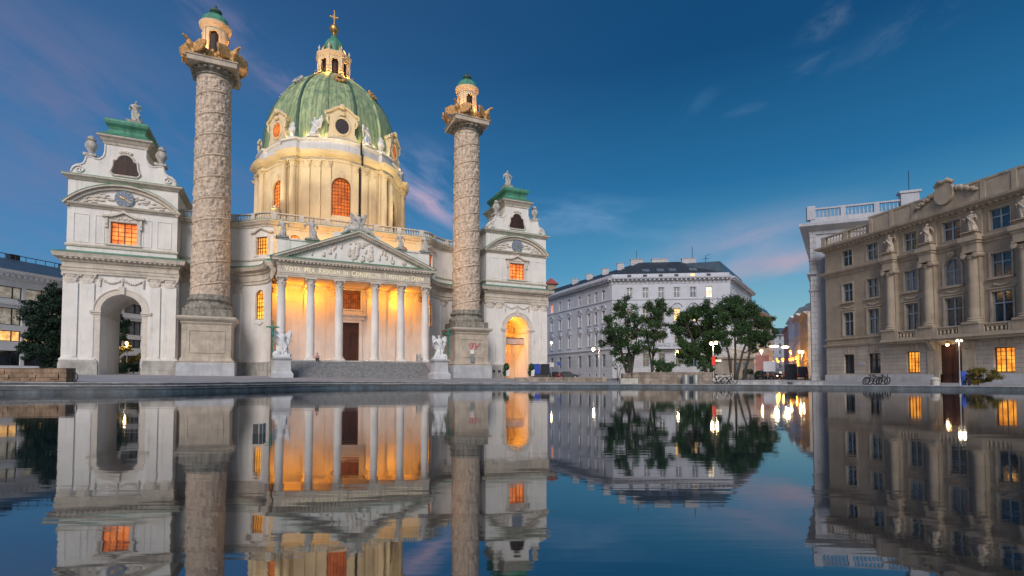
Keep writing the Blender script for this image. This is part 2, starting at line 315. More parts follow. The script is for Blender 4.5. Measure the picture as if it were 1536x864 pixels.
class MB:
    def __init__(s, fmap=None): s.v = []; s.f = []; s.fm = fmap; s.T = None
    def add(s, vs, fs):
        o = len(s.v)
        if s.fm: vs = [(*s.fm.at(x, y), z) for x, y, z in vs]
        if s.T is not None: vs = [tuple(s.T @ Vector(v)) for v in vs]
        s.v += vs; s.f += [tuple(i+o for i in f) for f in fs]; return s
    def box(s, x0, x1, y0, y1, z0, z1, dx=None):
        n = 1 if not (s.fm and dx) else max(1, int(math.ceil((x1-x0)/dx)))
        vs = []
        for i in range(n+1):
            x = x0+(x1-x0)*i/n; vs += [(x, y0, z0), (x, y1, z0), (x, y1, z1), (x, y0, z1)]
        fs = [(3, 2, 1, 0), tuple(4*n+k for k in (0, 1, 2, 3))]
        for i in range(n):
            a = 4*i; b = a+4
            for k in range(4): fs.append((a+k, a+(k+1) % 4, b+(k+1) % 4, b+k))
        return s.add(vs, fs)
    def frust(s, cx, cy, z0, z1, hx0, hy0, hx1, hy1):
        vs = [(cx+i*hx0, cy+j*hy0, z0) for i, j in ((-1, -1), (1, -1), (1, 1), (-1, 1))] + [(cx+i*hx1, cy+j*hy1, z1) for i, j in ((-1, -1), (1, -1), (1, 1), (-1, 1))]
        return s.add(vs, [(3, 2, 1, 0), (4, 5, 6, 7)] + [(k, (k+1) % 4, 4+(k+1) % 4, 4+k) for k in range(4)])
    def stack(s, cx, cy, prof):
        for (h0, z0), (h1, z1) in zip(prof, prof[1:]):
            if z1-z0 > 1e-4: s.frust(cx, cy, z0, z1, h0, h0, h1, h1)
        return s
    def lathe(s, prof, cx=0, cy=0, seg=24, sx=1, sy=1, mod=None, a0=0, a1=2*pi):
        full = abs(a1-a0-2*pi) < 1e-6; n = seg if full else seg+1; vs = []
        for i, (r, z) in enumerate(prof):
            for k in range(n):
                a = a0+(a1-a0)*k/seg; q = r*(mod(a, i) if mod else 1)
                vs.append((cx+q*sx*sin(a), cy-q*sy*cos(a), z))
        fs = []
        for i in range(len(prof)-1):
            for k in range(seg):
                k2 = (k+1) % n; fs.append((i*n+k, i*n+k2, (i+1)*n+k2, (i+1)*n+k))
        if full:
            fs.append(tuple(range(n))[::-1]); fs.append(tuple((len(prof)-1)*n+k for k in range(n)))
        return s.add(vs, fs)
    def prism(s, poly, pl, c0, c1):
        n = len(poly)
        f = {'xz': lambda a, b, c: (a, c, b), 'xy': lambda a, b, c: (a, b, c), 'yz': lambda a, b, c: (c, a, b)}[pl]
        vs = [f(a, b, c0) for a, b in poly]+[f(a, b, c1) for a, b in poly]
        return s.add(vs, [tuple(range(n))[::-1], tuple(range(n, 2*n))]+[(k, (k+1) % n, n+(k+1) % n, n+k) for k in range(n)])
    def sweep(s, prof, path, closed=False):
        """prof [(out, z)] closed loop, path [(x, y)]; out is to the right of travel"""
        n = len(path); vs = []; m = len(prof)
        for i in range(n):
            p = path[i]
            a = path[i-1] if (i or closed) else None; b = path[(i+1) % n] if (i < n-1 or closed) else None
            ns = []
            for u, w in ((a, p), (p, b)):
                if u is None or w is None: continue
                d = (w[0]-u[0], w[1]-u[1]); L = hypot(*d) or 1; ns.append((d[1]/L, -d[0]/L))
            if len(ns) == 2:
                q = (ns[0][0]+ns[1][0], ns[0][1]+ns[1][1]); k = 1+ns[0][0]*ns[1][0]+ns[0][1]*ns[1][1]; k = max(k, .3); nn = (q[0]/k, q[1]/k)
            else: nn = ns[0]
            for o, z in prof: vs.append((p[0]+nn[0]*o, p[1]+nn[1]*o, z))
        fs = []
        for i in range(n if closed else n-1):
            j = (i+1) % n
            for k in range(m): k2 = (k+1) % m; fs.append((i*m+k, j*m+k, j*m+k2, i*m+k2))
        if not closed: fs += [tuple(range(m)), tuple((n-1)*m+k for k in range(m))[::-1]]
        return s.add(vs, fs)
    def tube(s, pts, rad, seg=8, cap=True):
        pts = [Vector(p) for p in pts]; n = len(pts)
        rad = rad if isinstance(rad, (list, tuple)) else [rad]*n
        vs = []; u = None
        for i in range(n):
            d = (pts[min(n-1, i+1)]-pts[max(0, i-1)]).normalized()
            if u is None or abs(u.dot(d)) > .95: u = d.orthogonal().normalized()
            u = (u-d*u.dot(d)).normalized(); w = d.cross(u)
            for k in range(seg):
                a = 2*pi*k/seg; vs.append(tuple(pts[i]+(u*cos(a)+w*sin(a))*rad[i]))
        fs = [(i*seg+k, i*seg+(k+1) % seg, (i+1)*seg+(k+1) % seg, (i+1)*seg+k) for i in range(n-1) for k in range(seg)]
        if cap: fs += [tuple(range(seg))[::-1], tuple((n-1)*seg+k for k in range(seg))]
        return s.add(vs, fs)
    def ball(s, c, r, seg=12, rings=8):
        r = r if isinstance(r, (tuple, list)) else (r, r, r); vs = []
        for i in range(rings+1):
            t_ = -pi/2+pi*i/rings
            for k in range(seg):
                a = 2*pi*k/seg; vs.append((c[0]+r[0]*max(cos(t_), .02)*cos(a), c[1]+r[1]*max(cos(t_), .02)*sin(a), c[2]+r[2]*sin(t_)))
        fs = [(i*seg+k, i*seg+(k+1) % seg, (i+1)*seg+(k+1) % seg, (i+1)*seg+k) for i in range(rings) for k in range(seg)]
        fs += [tuple(range(seg))[::-1], tuple(rings*seg+k for k in range(seg))]
        return s.add(vs, fs)
    def wall(s, x0, x1, z0, z1, y, ops, depth=.35, dx=None):
        """front sheet at y with reveals; ops: (xa, xb, za, zb[, arch radius rise])"""
        xs = {x0, x1}; zs = {z0, z1}
        for o in ops: xs |= {o[0], o[1]}; zs |= {o[2], o[3]}
        if dx:
            q = x0
            while q < x1: xs.add(q); q += dx
        xs = sorted(x for x in xs if x0-1e-6 <= x <= x1+1e-6); zs = sorted(z for z in zs if z0-1e-6 <= z <= z1+1e-6)
        for a, b in zip(xs, xs[1:]):
            if b-a < 1e-5: continue
            for c, d in zip(zs, zs[1:]):
                if d-c < 1e-5: continue
                mx, mz = (a+b)/2, (c+d)/2
                if any(o[0] < mx < o[1] and o[2] < mz < o[3] for o in ops): continue
                s.add([(a, y, c), (b, y, c), (b, y, d), (a, y, d)], [(0, 1, 2, 3)])
        for o in ops:
            xa, xb, za, zb = o[:4]; rise = o[4] if len(o) > 4 else 0; zs_ = zb-rise
            s.add([(xa, y, za), (xa, y+depth, za), (xa, y+depth, zs_), (xa, y, zs_)], [(0, 1, 2, 3)])
            s.add([(xb, y, za), (xb, y+depth, za), (xb, y+depth, zs_), (xb, y, zs_)], [(3, 2, 1, 0)])
            s.add([(xa, y, za), (xb, y, za), (xb, y+depth, za), (xa, y+depth, za)], [(0, 1, 2, 3)])
            if rise:
                n = 14; cx = (xa+xb)/2; r = (xb-xa)/2
                arc = [(cx-r*cos(pi*k/n), zs_+rise*sin(pi*k/n)) for k in range(n+1)]
                for (p0, q0), (p1, q1) in zip(arc, arc[1:]):
                    s.add([(p0, y, q0), (p1, y, q1), (p1, y, zb), (p0, y, zb)], [(0, 1, 2, 3)])
                    s.add([(p0, y, q0), (p1, y, q1), (p1, y+depth, q1), (p0, y+depth, q0)], [(0, 1, 2, 3)])
            else: s.add([(xa, y, zb), (xb, y, zb), (xb, y+depth, zb), (xa, y+depth, zb)], [(3, 2, 1, 0)])
        return s
def arcframe(xa, xb, za, zb, rise, w):
    """outline ring of an arched opening: inner and outer polylines"""
    def line(g):
        r = (xb-xa)/2+g; cx = (xa+xb)/2; zs = zb-rise
        return [(xa-g, za)]+[(cx-r*cos(pi*k/14), zs+(rise+g if rise else 0)*sin(pi*k/14)) for k in range(15)]+[(xb+g, za)] if rise else [(xa-g, za), (xa-g, zb+g), (xb+g, zb+g), (xb+g, za)]
    return line(0), line(w)
def frame(mb, xa, xb, za, zb, rise, w, y0, y1, sill=False):
    i, o = arcframe(xa, xb, za, zb, rise, w)
    for k in range(len(i)-1):
        a, b, c, d = i[k], i[k+1], o[k+1], o[k]
        vs = [(p[0], y0, p[1]) for p in (a, b, c, d)]+[(p[0], y1, p[1]) for p in (a, b, c, d)]
        mb.add(vs, [(0, 1, 2, 3), (7, 6, 5, 4), (0, 4, 5, 1), (2, 6, 7, 3), (3, 7, 4, 0), (1, 5, 6, 2)])
    if sill: mb.box(xa-w*1.3, xb+w*1.3, y0-.08, y1, za-.18, za)
    return mb
def pane_poly(xa, xb, za, zb, rise):
    if not rise: return [(xa, za), (xb, za), (xb, zb), (xa, zb)]
    r = (xb-xa)/2; cx = (xa+xb)/2; zs = zb-rise
    return [(xa, za), (xb, za)]+[(cx+r*cos(pi*k/14), zs+rise*sin(pi*k/14)) for k in range(15)]
def build(name, mb, m, parent=None, smooth=35, loc=None, rot=0, label=None):
    me = bpy.data.meshes.new(name); me.from_pydata(mb.v, [], mb.f); me.materials.append(M[m] if isinstance(m, str) else m)
    me.validate(); me.update()
    import bmesh
    b = bmesh.new(); b.from_mesh(me); bmesh.ops.recalc_face_normals(b, faces=b.faces); b.to_mesh(me); b.free()
    if smooth: me.shade_smooth(); me.set_sharp_from_angle(angle=radians(smooth))
    o = bpy.data.objects.new(name, me); C.objects.link(o)
    if parent: o.parent = parent
    if loc: o.location = loc; o.rotation_euler.z = rot
    if label: o['label'] = label
    return o
def tag(o, label, cat, group=None, kind=None):
    if label: o['label'] = label
    if cat: o['category'] = cat
    if group: o['group'] = group
    if kind: o['kind'] = kind
    return o
def thing(name, label, cat, loc=(0, 0, 0), rz=0, group=None):
    o = bpy.data.objects.new(name, None); C.objects.link(o); o.location = loc; o.rotation_euler.z = rz; o.empty_display_size = .5
    return tag(o, label, cat, group)
def copy_tree(o, loc, rz, label=None, parent=None):
    r = o.copy(); C.objects.link(r)
    if parent: r.parent = parent
    else:
        r.location = loc; r.rotation_euler.z = rz
        if label: r['label'] = label
    for ch in list(o.children): copy_tree(ch, None, None, None, r)
    return r
def ch(u, n, z):                       # church frame (u along the front, n towards the viewer, z above eye level) -> world
    return (-22.121+u*cos(PHI)+n*sin(PHI), 69.444+u*sin(PHI)-n*cos(PHI), z+EZ)
def at(px, py, Y):                     # point of the photograph at a known distance
    a = (px-768)/F_PX; b = (CYP-py)/F_PX; d = (a, cos(TH)-b*sin(TH), sin(TH)+b*cos(TH)); k = Y/d[1]
    return (d[0]*k, Y, d[2]*k+EZ)
def ground(X, Y):
    return EZ-.28-.0133*(min(max(X, -60), 15)+24)+.008*(min(max(Y, -10), 75)-29)
def remesh(mb, size, name='fig'):
    me = bpy.data.meshes.new(name); me.from_pydata(mb.v, [], mb.f); o = bpy.data.objects.new(name, me); C.objects.link(o)
    md = o.modifiers.new('r', 'REMESH'); md.mode = 'VOXEL'; md.voxel_size = size
    m2 = o.modifiers.new('s', 'SMOOTH'); m2.iterations = 1; m2.factor = .4
    dg = bpy.context.evaluated_depsgraph_get(); out = bpy.data.meshes.new_from_object(o.evaluated_get(dg))
    bpy.data.objects.remove(o); bpy.data.meshes.remove(me)
    r = MB(); r.v = [tuple(v.co) for v in out.vertices]; r.f = [tuple(p.vertices) for p in out.polygons]
    bpy.data.meshes.remove(out); return r
def dentils(mb, path, z0, z1, o0, o1, w, gap):
    acc = gap*.5
    for (a, b) in zip(path, path[1:]):
        d = (b[0]-a[0], b[1]-a[1]); L = hypot(*d)
        if L < 1e-6: continue
        d = (d[0]/L, d[1]/L); n = (d[1], -d[0])
        while acc+w < L:
            vs = []
            for z in (z0, z1):
                for q, o in ((acc, o0), (acc, o1), (acc+w, o1), (acc+w, o0)): vs.append((a[0]+d[0]*q+n[0]*o, a[1]+d[1]*q+n[1]*o, z))
            mb.add(vs, [(3, 2, 1, 0), (4, 5, 6, 7)]+[(k, (k+1) % 4, 4+(k+1) % 4, 4+k) for k in range(4)])
            acc += w+gap
        acc -= L
        if acc < 0: acc = gap*.5
def balustrade(mbr, mbb, path, z0, z1, post=3.0, step=.36, w=.17):
    """mbr rails and posts, mbb balusters"""
    h = z1-z0
    mbr.sweep([(-w, z0), (w, z0), (w, z0+h*.16), (-w, z0+h*.16)], path)
    mbr.sweep([(-w*1.15, z1-h*.14), (w*1.15, z1-h*.14), (w*1.15, z1), (-w*1.15, z1)], path)
    P = Path(path); L = P.l[-1]; k = max(1, round(L/post))
    for i in range(k+1):
        x, y = P.at(L*i/k, 0); x2, y2 = P.at(min(L, L*i/k+.05), 0); x1, y1 = P.at(max(0, L*i/k-.05), 0)
        an = atan2(y2-y1, x2-x1); old = mbr.T
        mbr.T = (old or Matrix()) @ Matrix.Translation((x, y, 0)) @ Matrix.Rotation(an, 4, 'Z'); mbr.box(-.3, .3, -w*1.25, w*1.25, z0, z1+.02); mbr.T = old
        if i < k:
            seg = L/k; m = int((seg-.7)/step)
            for j in range(m):
                q = L*i/k+.35+(seg-.7)*(j+.5)/m; x, y = P.at(q, 0)
                mbb.lathe([(.06, z0+h*.15), (.11, z0+h*.3), (.12, z0+h*.42), (.055, z0+h*.66), (.07, z0+h*.8), (.1, z1-h*.13)], x, y, 6)
def capital(mb, x, y, z0, z1, r, sy=1, aba=True):
    h = z1-z0; za = z1-h*.13
    prof = [(r*1.08, z0), (r*1.1, z0+h*.05), (r*.95, z0+h*.07), (r*1.0, z0+h*.2), (r*1.22, z0+h*.36), (r*1.02, z0+h*.4), (r*1.06, z0+h*.55), (r*1.34, z0+h*.7), (r*1.12, z0+h*.73), (r*1.2, z0+h*.82), (r*1.5, za)]
    ph = [0, 0, 0, 0, 0, 0, .4, .4, .4, 0, 0]; am = [0, 0, 0, .1, .17, .04, .1, .17, .04, .08, .12]
    mb.lathe(prof, x, y, 32, 1, sy, lambda a, i: 1+am[i]*cos(8*(a+ph[i])))
    if aba: mb.box(x-r*1.45, x+r*1.45, y-r*1.45*sy, y+r*1.45*sy, za, z1)
    for s in (-1, 1):                       # corner volutes
        mb.ball((x+s*r*1.22, y-r*1.25*sy, z1-h*.24), (r*.2, r*.2*max(sy, .5), h*.11), 8, 6)
def base_mould(mb, x, y, z0, r, h, sy=1, seg=24):
    mb.box(x-r*1.38, x+r*1.38, y-r*1.38*sy, y+r*1.38*sy, z0, z0+h*.34)
    mb.lathe([(r*1.28, z0+h*.34), (r*1.36, z0+h*.45), (r*1.28, z0+h*.56), (r*1.12, z0+h*.62), (r*1.1, z0+h*.74), (r*1.2, z0+h*.84), (r*1.12, z0+h*.94), (r*1.02, z0+h)], x, y, seg, 1, sy)
def window(parent, xa, xb, za, zb, y, m_fr, m_pane, rise=0, nx=2, nz=3, bw=.05, fw=.07, extra=None, name='window', fmap=None):
    """frame with glazing bars as one part, its glass as a sub-part"""
    fb = MB(fmap); frame(fb, xa+fw, xb-fw, za+fw, zb-fw, max(0, rise-fw) if rise else 0, fw-.002, y-.05, y+.03)
    fb.box(xa, xb, y-.05, y+.03, za, za+fw)
    for i in range(1, nx):
        x = xa+(xb-xa)*i/nx; q = abs(2*(x-(xa+xb)/2)/(xb-xa)); top = zb-(rise*(1-sqrt(max(0, 1-q*q))) if rise else 0)
        w = bw*1.6 if (nx % 2 == 0 and i == nx//2) else bw*.7
        fb.box(x-w/2, x+w/2, y-.04, y+.02, za+fw, top-fw*.5)
    for j in range(1, nz):
        z = za+(zb-za)*j/nz; hw = (xb-xa)/2
        if rise and z > zb-rise: hw *= sqrt(max(0, 1-((z-(zb-rise))/rise)**2))
        cx = (xa+xb)/2; w = bw*.7
        fb.box(cx-hw+.01, cx+hw-.01, y-.037, y+.018, z-w/2, z+w/2)
    if extra: extra(fb)
    f = build(name, fb, m_fr, parent, 0)
    p = MB(fmap); p.add([(a, y+.045, b) for a, b in pane_poly(xa, xb, za, zb, rise)], [tuple(range(len(pane_poly(xa, xb, za, zb, rise))))])
    build('pane', p, m_pane, f, 0)
    return f
def lamp(name, loc, col, power, r=.15, typ='POINT', aim=None, spot=None, size=None):
    d = bpy.data.lights.new(name, typ); o = bpy.data.objects.new(name, d); C.objects.link(o); o.location = loc
    d.color = col; d.energy = power
    if typ == 'AREA': d.shape = 'RECTANGLE'; d.size, d.size_y = size
    else: d.shadow_soft_size = r
    if typ == 'SPOT': d.spot_size = radians(spot); d.spot_blend = .6
    if aim is not None: o.rotation_euler = (Vector(aim)-Vector(loc)).to_track_quat('-Z', 'Y').to_euler()
    return o
WARM = (1.0, .51, .115)
AMBER = (1.0, .35, .018)

# ================================================================== ground, pool
def eyez(px, py, z):
    a = (px-768)/F_PX; b = (CYP-py)/F_PX; d = (a, cos(TH)-b*sin(TH), sin(TH)+b*cos(TH)); k = z/d[2]; return (d[0]*k, d[1]*k)
far = [eyez(x, y, -EZ) for x, y in ((0, 591.2), (120, 590.4), (250, 589), (350, 586.6), (500, 583.0), (700, 581.9), (850, 581.6), (1000, 581.7), (1250, 583.4), (1536, 586.6))]
near = [(37, 25.5), (41, 17), (40, 6), (31, -4), (12, -9), (-12, -9), (-28, -4), (-35, 4), (-36, 13), (-32, 21)]
ctl = far+near
def catmull(P, k):
    out = []; n = len(P)
    for i in range(n):
        p0, p1, p2, p3 = (Vector((*P[(i+j) % n], 0)) for j in (-1, 0, 1, 2))
        for q in range(k):
            t_ = q/k; v = .5*((2*p1)+(-p0+p2)*t_+(2*p0-5*p1+4*p2-p3)*t_*t_+(-p0+3*p1-3*p2+p3)*t_**3); out.append((v.x, v.y))
    return out
POOL = catmull(ctl, 8)             # clockwise seen from above
cen = (2.0, 10.0)
def off(p, d):
    v = Vector((p[0]-cen[0], p[1]-cen[1])); L = v.length; return (p[0]+v.x/L*d, p[1]+v.y/L*d)
wmb = MB(); wmb.add([(*off(p, .25), 0) for p in POOL], [tuple(range(len(POOL)))])
tag(build('pool_water', wmb, 'water', smooth=0), 'still dark pool water mirroring the church', 'water', kind='structure')
RZ = EZ-.62; RL_ = EZ-.80
nP = len(POOL)
def ring_sheet(rows_of, name, m, smooth, label, cat):
    b = MB(); vs = []; K = None
    for p in POOL:
        r = rows_of(p); K = len(r); vs += [(*off(p, d), z) for d, z in r]
    b.add(vs, [(i*K+k, ((i+1) % nP)*K+k, ((i+1) % nP)*K+k+1, i*K+k+1) for i in range(nP) for k in range(K-1)])
    return tag(build(name, b, m, smooth=smooth), label, cat, kind='structure')
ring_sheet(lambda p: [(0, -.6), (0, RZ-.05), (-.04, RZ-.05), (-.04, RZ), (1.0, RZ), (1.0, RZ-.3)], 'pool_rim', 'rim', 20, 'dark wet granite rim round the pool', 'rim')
def rise(p): return max(.03, ground(*off(p, 2.3))-.004-RZ)
ring_sheet(lambda p: [(1.0, RZ-.02), (1.0, RZ+rise(p)*.5-.045), (.955, RZ+rise(p)*.5-.045), (.955, RZ+rise(p)*.5), (1.62, RZ+rise(p)*.5)], 'pool_step', 'step', 20, 'lower grey granite step above the pool rim', 'step')
ring_sheet(lambda p: [(1.62, RZ+rise(p)*.5-.02), (1.62, RZ+rise(p)-.045), (1.575, RZ+rise(p)-.045), (1.575, RZ+rise(p)), (2.35, RZ+rise(p)), (2.35, RZ+rise(p)-.25)], 'plaza_step', 'step', 20, 'upper grey granite step at the edge of the plaza', 'step')
ring_sheet(lambda p: [(.997, RZ+.004), (.997, RZ+rise(p)*.5-.05)], 'lower_riser', 'riser', 20, 'lower pool step riser coloured dark as shade under its nosing', 'riser')  # thin dark sheets before the step faces, nosing shade put into their colour
ring_sheet(lambda p: [(1.617, RZ+rise(p)*.5+.004), (1.617, RZ+rise(p)-.05)], 'upper_riser', 'riser', 20, 'upper pool step riser coloured dark as shade under its nosing', 'riser')
gm = MB(); ds = [2.2, 2.6, 4, 6, 9, 13, 18, 24, 31, 40, 52, 66, 82, 105, 150, 260, 600, 1800, 4000]; gv = []
for p in POOL:
    for d in ds: q = off(p, d); gv.append((*q, ground(*q)))
K = len(ds); gm.add(gv, [(i*K+k, ((i+1) % nP)*K+k, ((i+1) % nP)*K+k+1, i*K+k+1) for i in range(nP) for k in range(K-1)])
tag(build('plaza_ground', gm, 'paving', smooth=60), 'grey paved plaza sloping gently around the pool', 'ground', kind='structure')
rd = MB()
for a, b in (((24, 96), (150, 270)), ((-2, 96), (26, 96))):
    pass
rd.add([(x, y, ground(x, y)+.012) for x, y in ((-2, 88), (66, 80), (160, 260), (128, 300), (52, 108), (-6, 102))], [(0, 1, 2, 3, 4, 5)])
tag(build('road', rd, 'asphalt', smooth=0), 'dark asphalt street running back between the houses', 'road', kind='structure')

# ================================================================== side pavilions
W = 5.45; DEP = 8.0
def pavilion(name, label, u, closed):
    r = thing(name, label, 'gate pavilion', ch(u, -1.4, 0), PHI)
    w = MB()
    arch = (-2.02, 2.02, -.7, 9.72, 2.02)
    w.wall(-W, W, -.7, 14.3, 0, [arch], DEP-.02)
    w.wall(-W, W, -.7, 14.3, DEP, [arch], .01)
    for s in (-1, 1): w.add([(s*W, 0, -.7), (s*W, DEP, -.7), (s*W, DEP, 14.3), (s*W, 0, 14.3)], [(0, 1, 2, 3)])
    U = 5.35
    w.wall(-U, U, 14.2, 23.1, .08, [(-1.28, 1.28, 15.75, 18.35)], .5)
    w.add([(-U, DEP-.1, 14.2), (U, DEP-.1, 14.2), (U, DEP-.1, 23.1), (-U, DEP-.1, 23.1)], [(0, 1, 2, 3)])
    for s in (-1, 1): w.add([(s*U, .08, 14.2), (s*U, DEP-.1, 14.2), (s*U, DEP-.1, 23.1), (s*U, .08, 23.1)], [(0, 1, 2, 3)])
    w.add([(-U, .08, 23.1), (U, .08, 23.1), (U, DEP-.1, 23.1), (-U, DEP-.1, 23.1)], [(0, 1, 2, 3)])
    w.add([(-W, 0, 14.3), (W, 0, 14.3), (W, DEP, 14.3), (-W, DEP, 14.3)], [(0, 1, 2, 3)])
    # raised wall panels beside the window, base band
    for x0, x1 in ((-4.75, -3.3), (-2.75, -1.85), (1.85, 2.75), (3.3, 4.75)):
        frame(w, x0+.06, x1-.06, 15.7, 18.9, 0, .06, .03, .1); w.box(x0, x1, .03, .1, 15.64, 15.7)
    build('wall', w, 'stucco', r, 30)
    # plinths
    for x0, x1 in ((-W-.28, -2.12), (2.12, W+.28)):
        p = MB(); p.box(x0, x1, -.30, .02, -.75, 1.45); p.frust((x0+x1)/2, -.14, 1.45, 1.95, (x1-x0)/2, .16, (x1-x0)/2-.08, .10)
        s = -1 if x0 < 0 else 1; p.box(s*W-(.28 if s < 0 else -.0), s*W+(.28 if s > 0 else 0), .02, DEP, -.75, 1.45)
        build('plinth', p, 'plinth', r, 20)
    # pilasters
    for x, hw in ((-4.78, .66), (-3.2, .6), (3.2, .6), (4.78, .66)):
        q = MB(); q.box(x-hw, x+hw, -.16, .01, 2.4, 10.85)
        base_mould(q, x, -.02, 1.95, hw*.98, .5, .28)
        pl = build('pilaster', q, 'stucco', r, 30)
        c = MB(); capital(c, x, -.03, 10.85, 11.95, hw*.9, .32); build('capital', c, 'trim', pl, 40)
    # arch surround and imposts
    a = MB(); frame(a, -2.02, 2.02, 7.7, 9.72, 2.02, .72, -.12, .02); frame(a, -2.62, 2.62, 7.7, 10.32, 2.62, .12, -.2, -.1)
    a.box(-.28, .28, -.3, .02, 9.75, 10.65)
    for s in (-1, 1):
        x0, x1 = sorted((s*2.0, s*2.85)); a.box(x0, x1, -.1, .02, -.7, 7.1)
        for k, (g, z0, z1) in enumerate(((.0, 7.1, 7.3), (.1, 7.3, 7.5), (.2, 7.5, 7.72))): a.box(x0-g*.6, x1+g*.6, -.14-g, .3, z0, z1)
        a.box(min(s*1.9, s*2.03), max(s*1.9, s*2.03), .3, DEP-.3, 7.2, 7.65)
    build('arch_surround', a, 'trim', r, 30)
    g = MB()
    for x0 in (-1.95, .12):
        for k in range(9):
            t_ = k/8; g.ball((x0+1.85*t_, -.06, 11.45-.42*sin(pi*t_)), (.15, .09, .12+.04*(k % 2)), 8, 6)
    for x in (-2.1, 0, 2.1):
        for k in range(4): g.ball((x, -.07, 11.55-.28*k), (.17-.02*k, .1, .17), 8, 6)
    build('garland', g, 'trim', r, 50)
    # entablature
    e = MB(); path = [(-W, DEP), (-W, 0), (W, 0), (W, DEP)]
    e.sweep([(-.05, 11.95), (.2, 11.95), (.2, 12.2), (.26, 12.2), (.26, 12.5), (.34, 12.6), (.18, 12.66), (.18, 13.2), (.36, 13.28), (.36, 13.52), (.5, 13.55), (.85, 13.72), (.9, 13.95), (1.0, 14.2), (-.05, 14.2)], path)
    dentils(e, path, 13.55, 13.74, .38, .78, .24, .26)
    e.sweep([(-.05, 15.1), (.12, 15.12), (.16, 15.3), (.1, 15.42), (-.05, 15.45)], [(-U, DEP-.1), (-U, .08), (U, .08), (U, DEP-.1)])
    build('entablature', e, 'cornice', r, 30)
    f = MB(); f.sweep([(-.04, 14.21), (1.03, 14.21), (1.03, 14.25), (-.04, 14.62)], path); build('copper_flashing', f, 'copper', r, 30)
    # window of the upper storey
    window(r, -1.28, 1.28, 15.75, 18.35, .42, 'bar', 'lit_orange', 0, 4, 5, .07, .07)
    h = MB(); frame(h, -1.28, 1.28, 15.75, 18.35, 0, .38, -.06, .12, True)
    hood = [(-2.05, 18.85), (-1.2, 18.85), (-.6, 19.1), (0, 19.42), (.6, 19.1), (1.2, 18.85), (2.05, 18.85), (2.05, 19.05), (1.3, 19.08), (.65, 19.36), (0, 19.72), (-.65, 19.36), (-1.3, 19.08), (-2.05, 19.05)]
    h.prism(hood, 'xz', -.4, .1); h.prism([(-1.5, 18.4), (1.5, 18.4), (1.5, 18.84), (.6, 19.06), (0, 19.36), (-.6, 19.06), (-1.5, 18.84)], 'xz', -.1, .09)
    for s in (-1, 1): h.box(s*1.66-.14, s*1.66+.14, -.22, .1, 17.6, 18.85); h.ball((s*1.66, -.12, 18.1), (.2, .18, .3), 8, 6)
    for k in range(-3, 4): h.ball((k*.26, -.12, 18.72+.1*(k % 2)), (.16, .09, .14), 8, 6)
    build('window_hood', h, 'trim', r, 35)
    # segmental pediment with relief and clock
    c = MB(); up = [(-U, DEP-.1), (-U, .08), (U, .08), (U, DEP-.1)]
    c.sweep([(-.05, 19.75), (.14, 19.75), (.2, 19.9), (.42, 20.0), (.5, 20.2), (-.05, 20.22)], up)
    R1 = (5.6**2+2.55**2)/(2*2.55); zc = 20.2+2.55-R1; am = math.asin(5.75/R1)
    for (ra, rb, y0) in ((R1-.55, R1-.2, -.22), (R1-.2, R1, -.5)):
        for k in range(32):
            a0 = -am+2*am*k/32; a1 = -am+2*am*(k+1)/32
            c.prism([(ra*sin(a0), zc+ra*cos(a0)), (ra*sin(a1), zc+ra*cos(a1)), (rb*sin(a1), zc+rb*cos(a1)), (rb*sin(a0), zc+rb*cos(a0))], 'xz', y0, .1)
    c.sweep([(-.05, 22.85), (.15, 22.9), (.3, 23.1), (.5, 23.25), (.52, 23.42), (-.3, 23.45)], up)
    build('pediment', c, 'cornice', r, 30)
    cf = MB()
    for k in range(32):
        a0 = -am+2*am*k/32; a1 = -am+2*am*(k+1)/32; ra, rb = R1+.005, R1+.06
        cf.prism([(ra*sin(a0), zc+ra*cos(a0)), (ra*sin(a1), zc+ra*cos(a1)), (rb*sin(a1), zc+rb*cos(a1)), (rb*sin(a0), zc+rb*cos(a0))], 'xz', -.53, .1)
    cf.sweep([(-.3, 23.452), (.54, 23.43), (.54, 23.47), (-.3, 23.56)], up)
    build('copper_strip', cf, 'copper', r, 30)
    rl = MB(); q = random.Random(5)
    for k in range(58):
        x = q.uniform(-3.9, 3.9); zt = zc+sqrt(R1*R1-x*x)-.85
        if abs(x) < .95: continue
        z = q.uniform(20.45, min(zt, 21.9)) if zt > 20.5 else 20.45
        rl.ball((x, .04, z), (q.uniform(.12, .4), .12, q.uniform(.06, .17)), 8, 6)
    build('relief', rl, 'trim', r, 50)
    ck = MB(); ck.T = Matrix.Translation((0, 0, 21.2)) @ Matrix.Rotation(pi/2, 4, 'X')
    ck.lathe([(.01, .0), (.95, .0), (.95, .16), (.01, .17)], 0, 0, 32)
    cl = build('clock', ck, 'dial', r, 30)
    hd = MB()
    for k in range(12):
        a_ = k*pi/6; hd.T = Matrix.Translation((0, 0, 21.2)) @ Matrix.Rotation(a_, 4, 'Y'); hd.box(-.05, .05, -.2, -.165, .58, .86)
        hd.T = Matrix.Translation((0, 0, 21.2)) @ Matrix.Rotation(a_+.26, 4, 'Y'); hd.box(-.025, .025, -.195, -.165, .3, .5)
    hd.T = None
    build('numeral_ring', hd, 'whitestone', cl, 0)
    hh = MB(); hh.T = Matrix.Translation((0, 0, 21.2)) @ Matrix.Rotation(-1.1, 4, 'Y'); hh.box(-.05, .05, -.24, -.2, -.15, .5)
    hh.T = Matrix.Translation((0, 0, 21.2)) @ Matrix.Rotation(2.2, 4, 'Y'); hh.box(-.035, .035, -.245, -.205, -.15, .75); hh.T = None; hh.ball((0, -.22, 21.2), (.12, .05, .12))
    build('clock_hands', hh, 'gold', cl, 0)
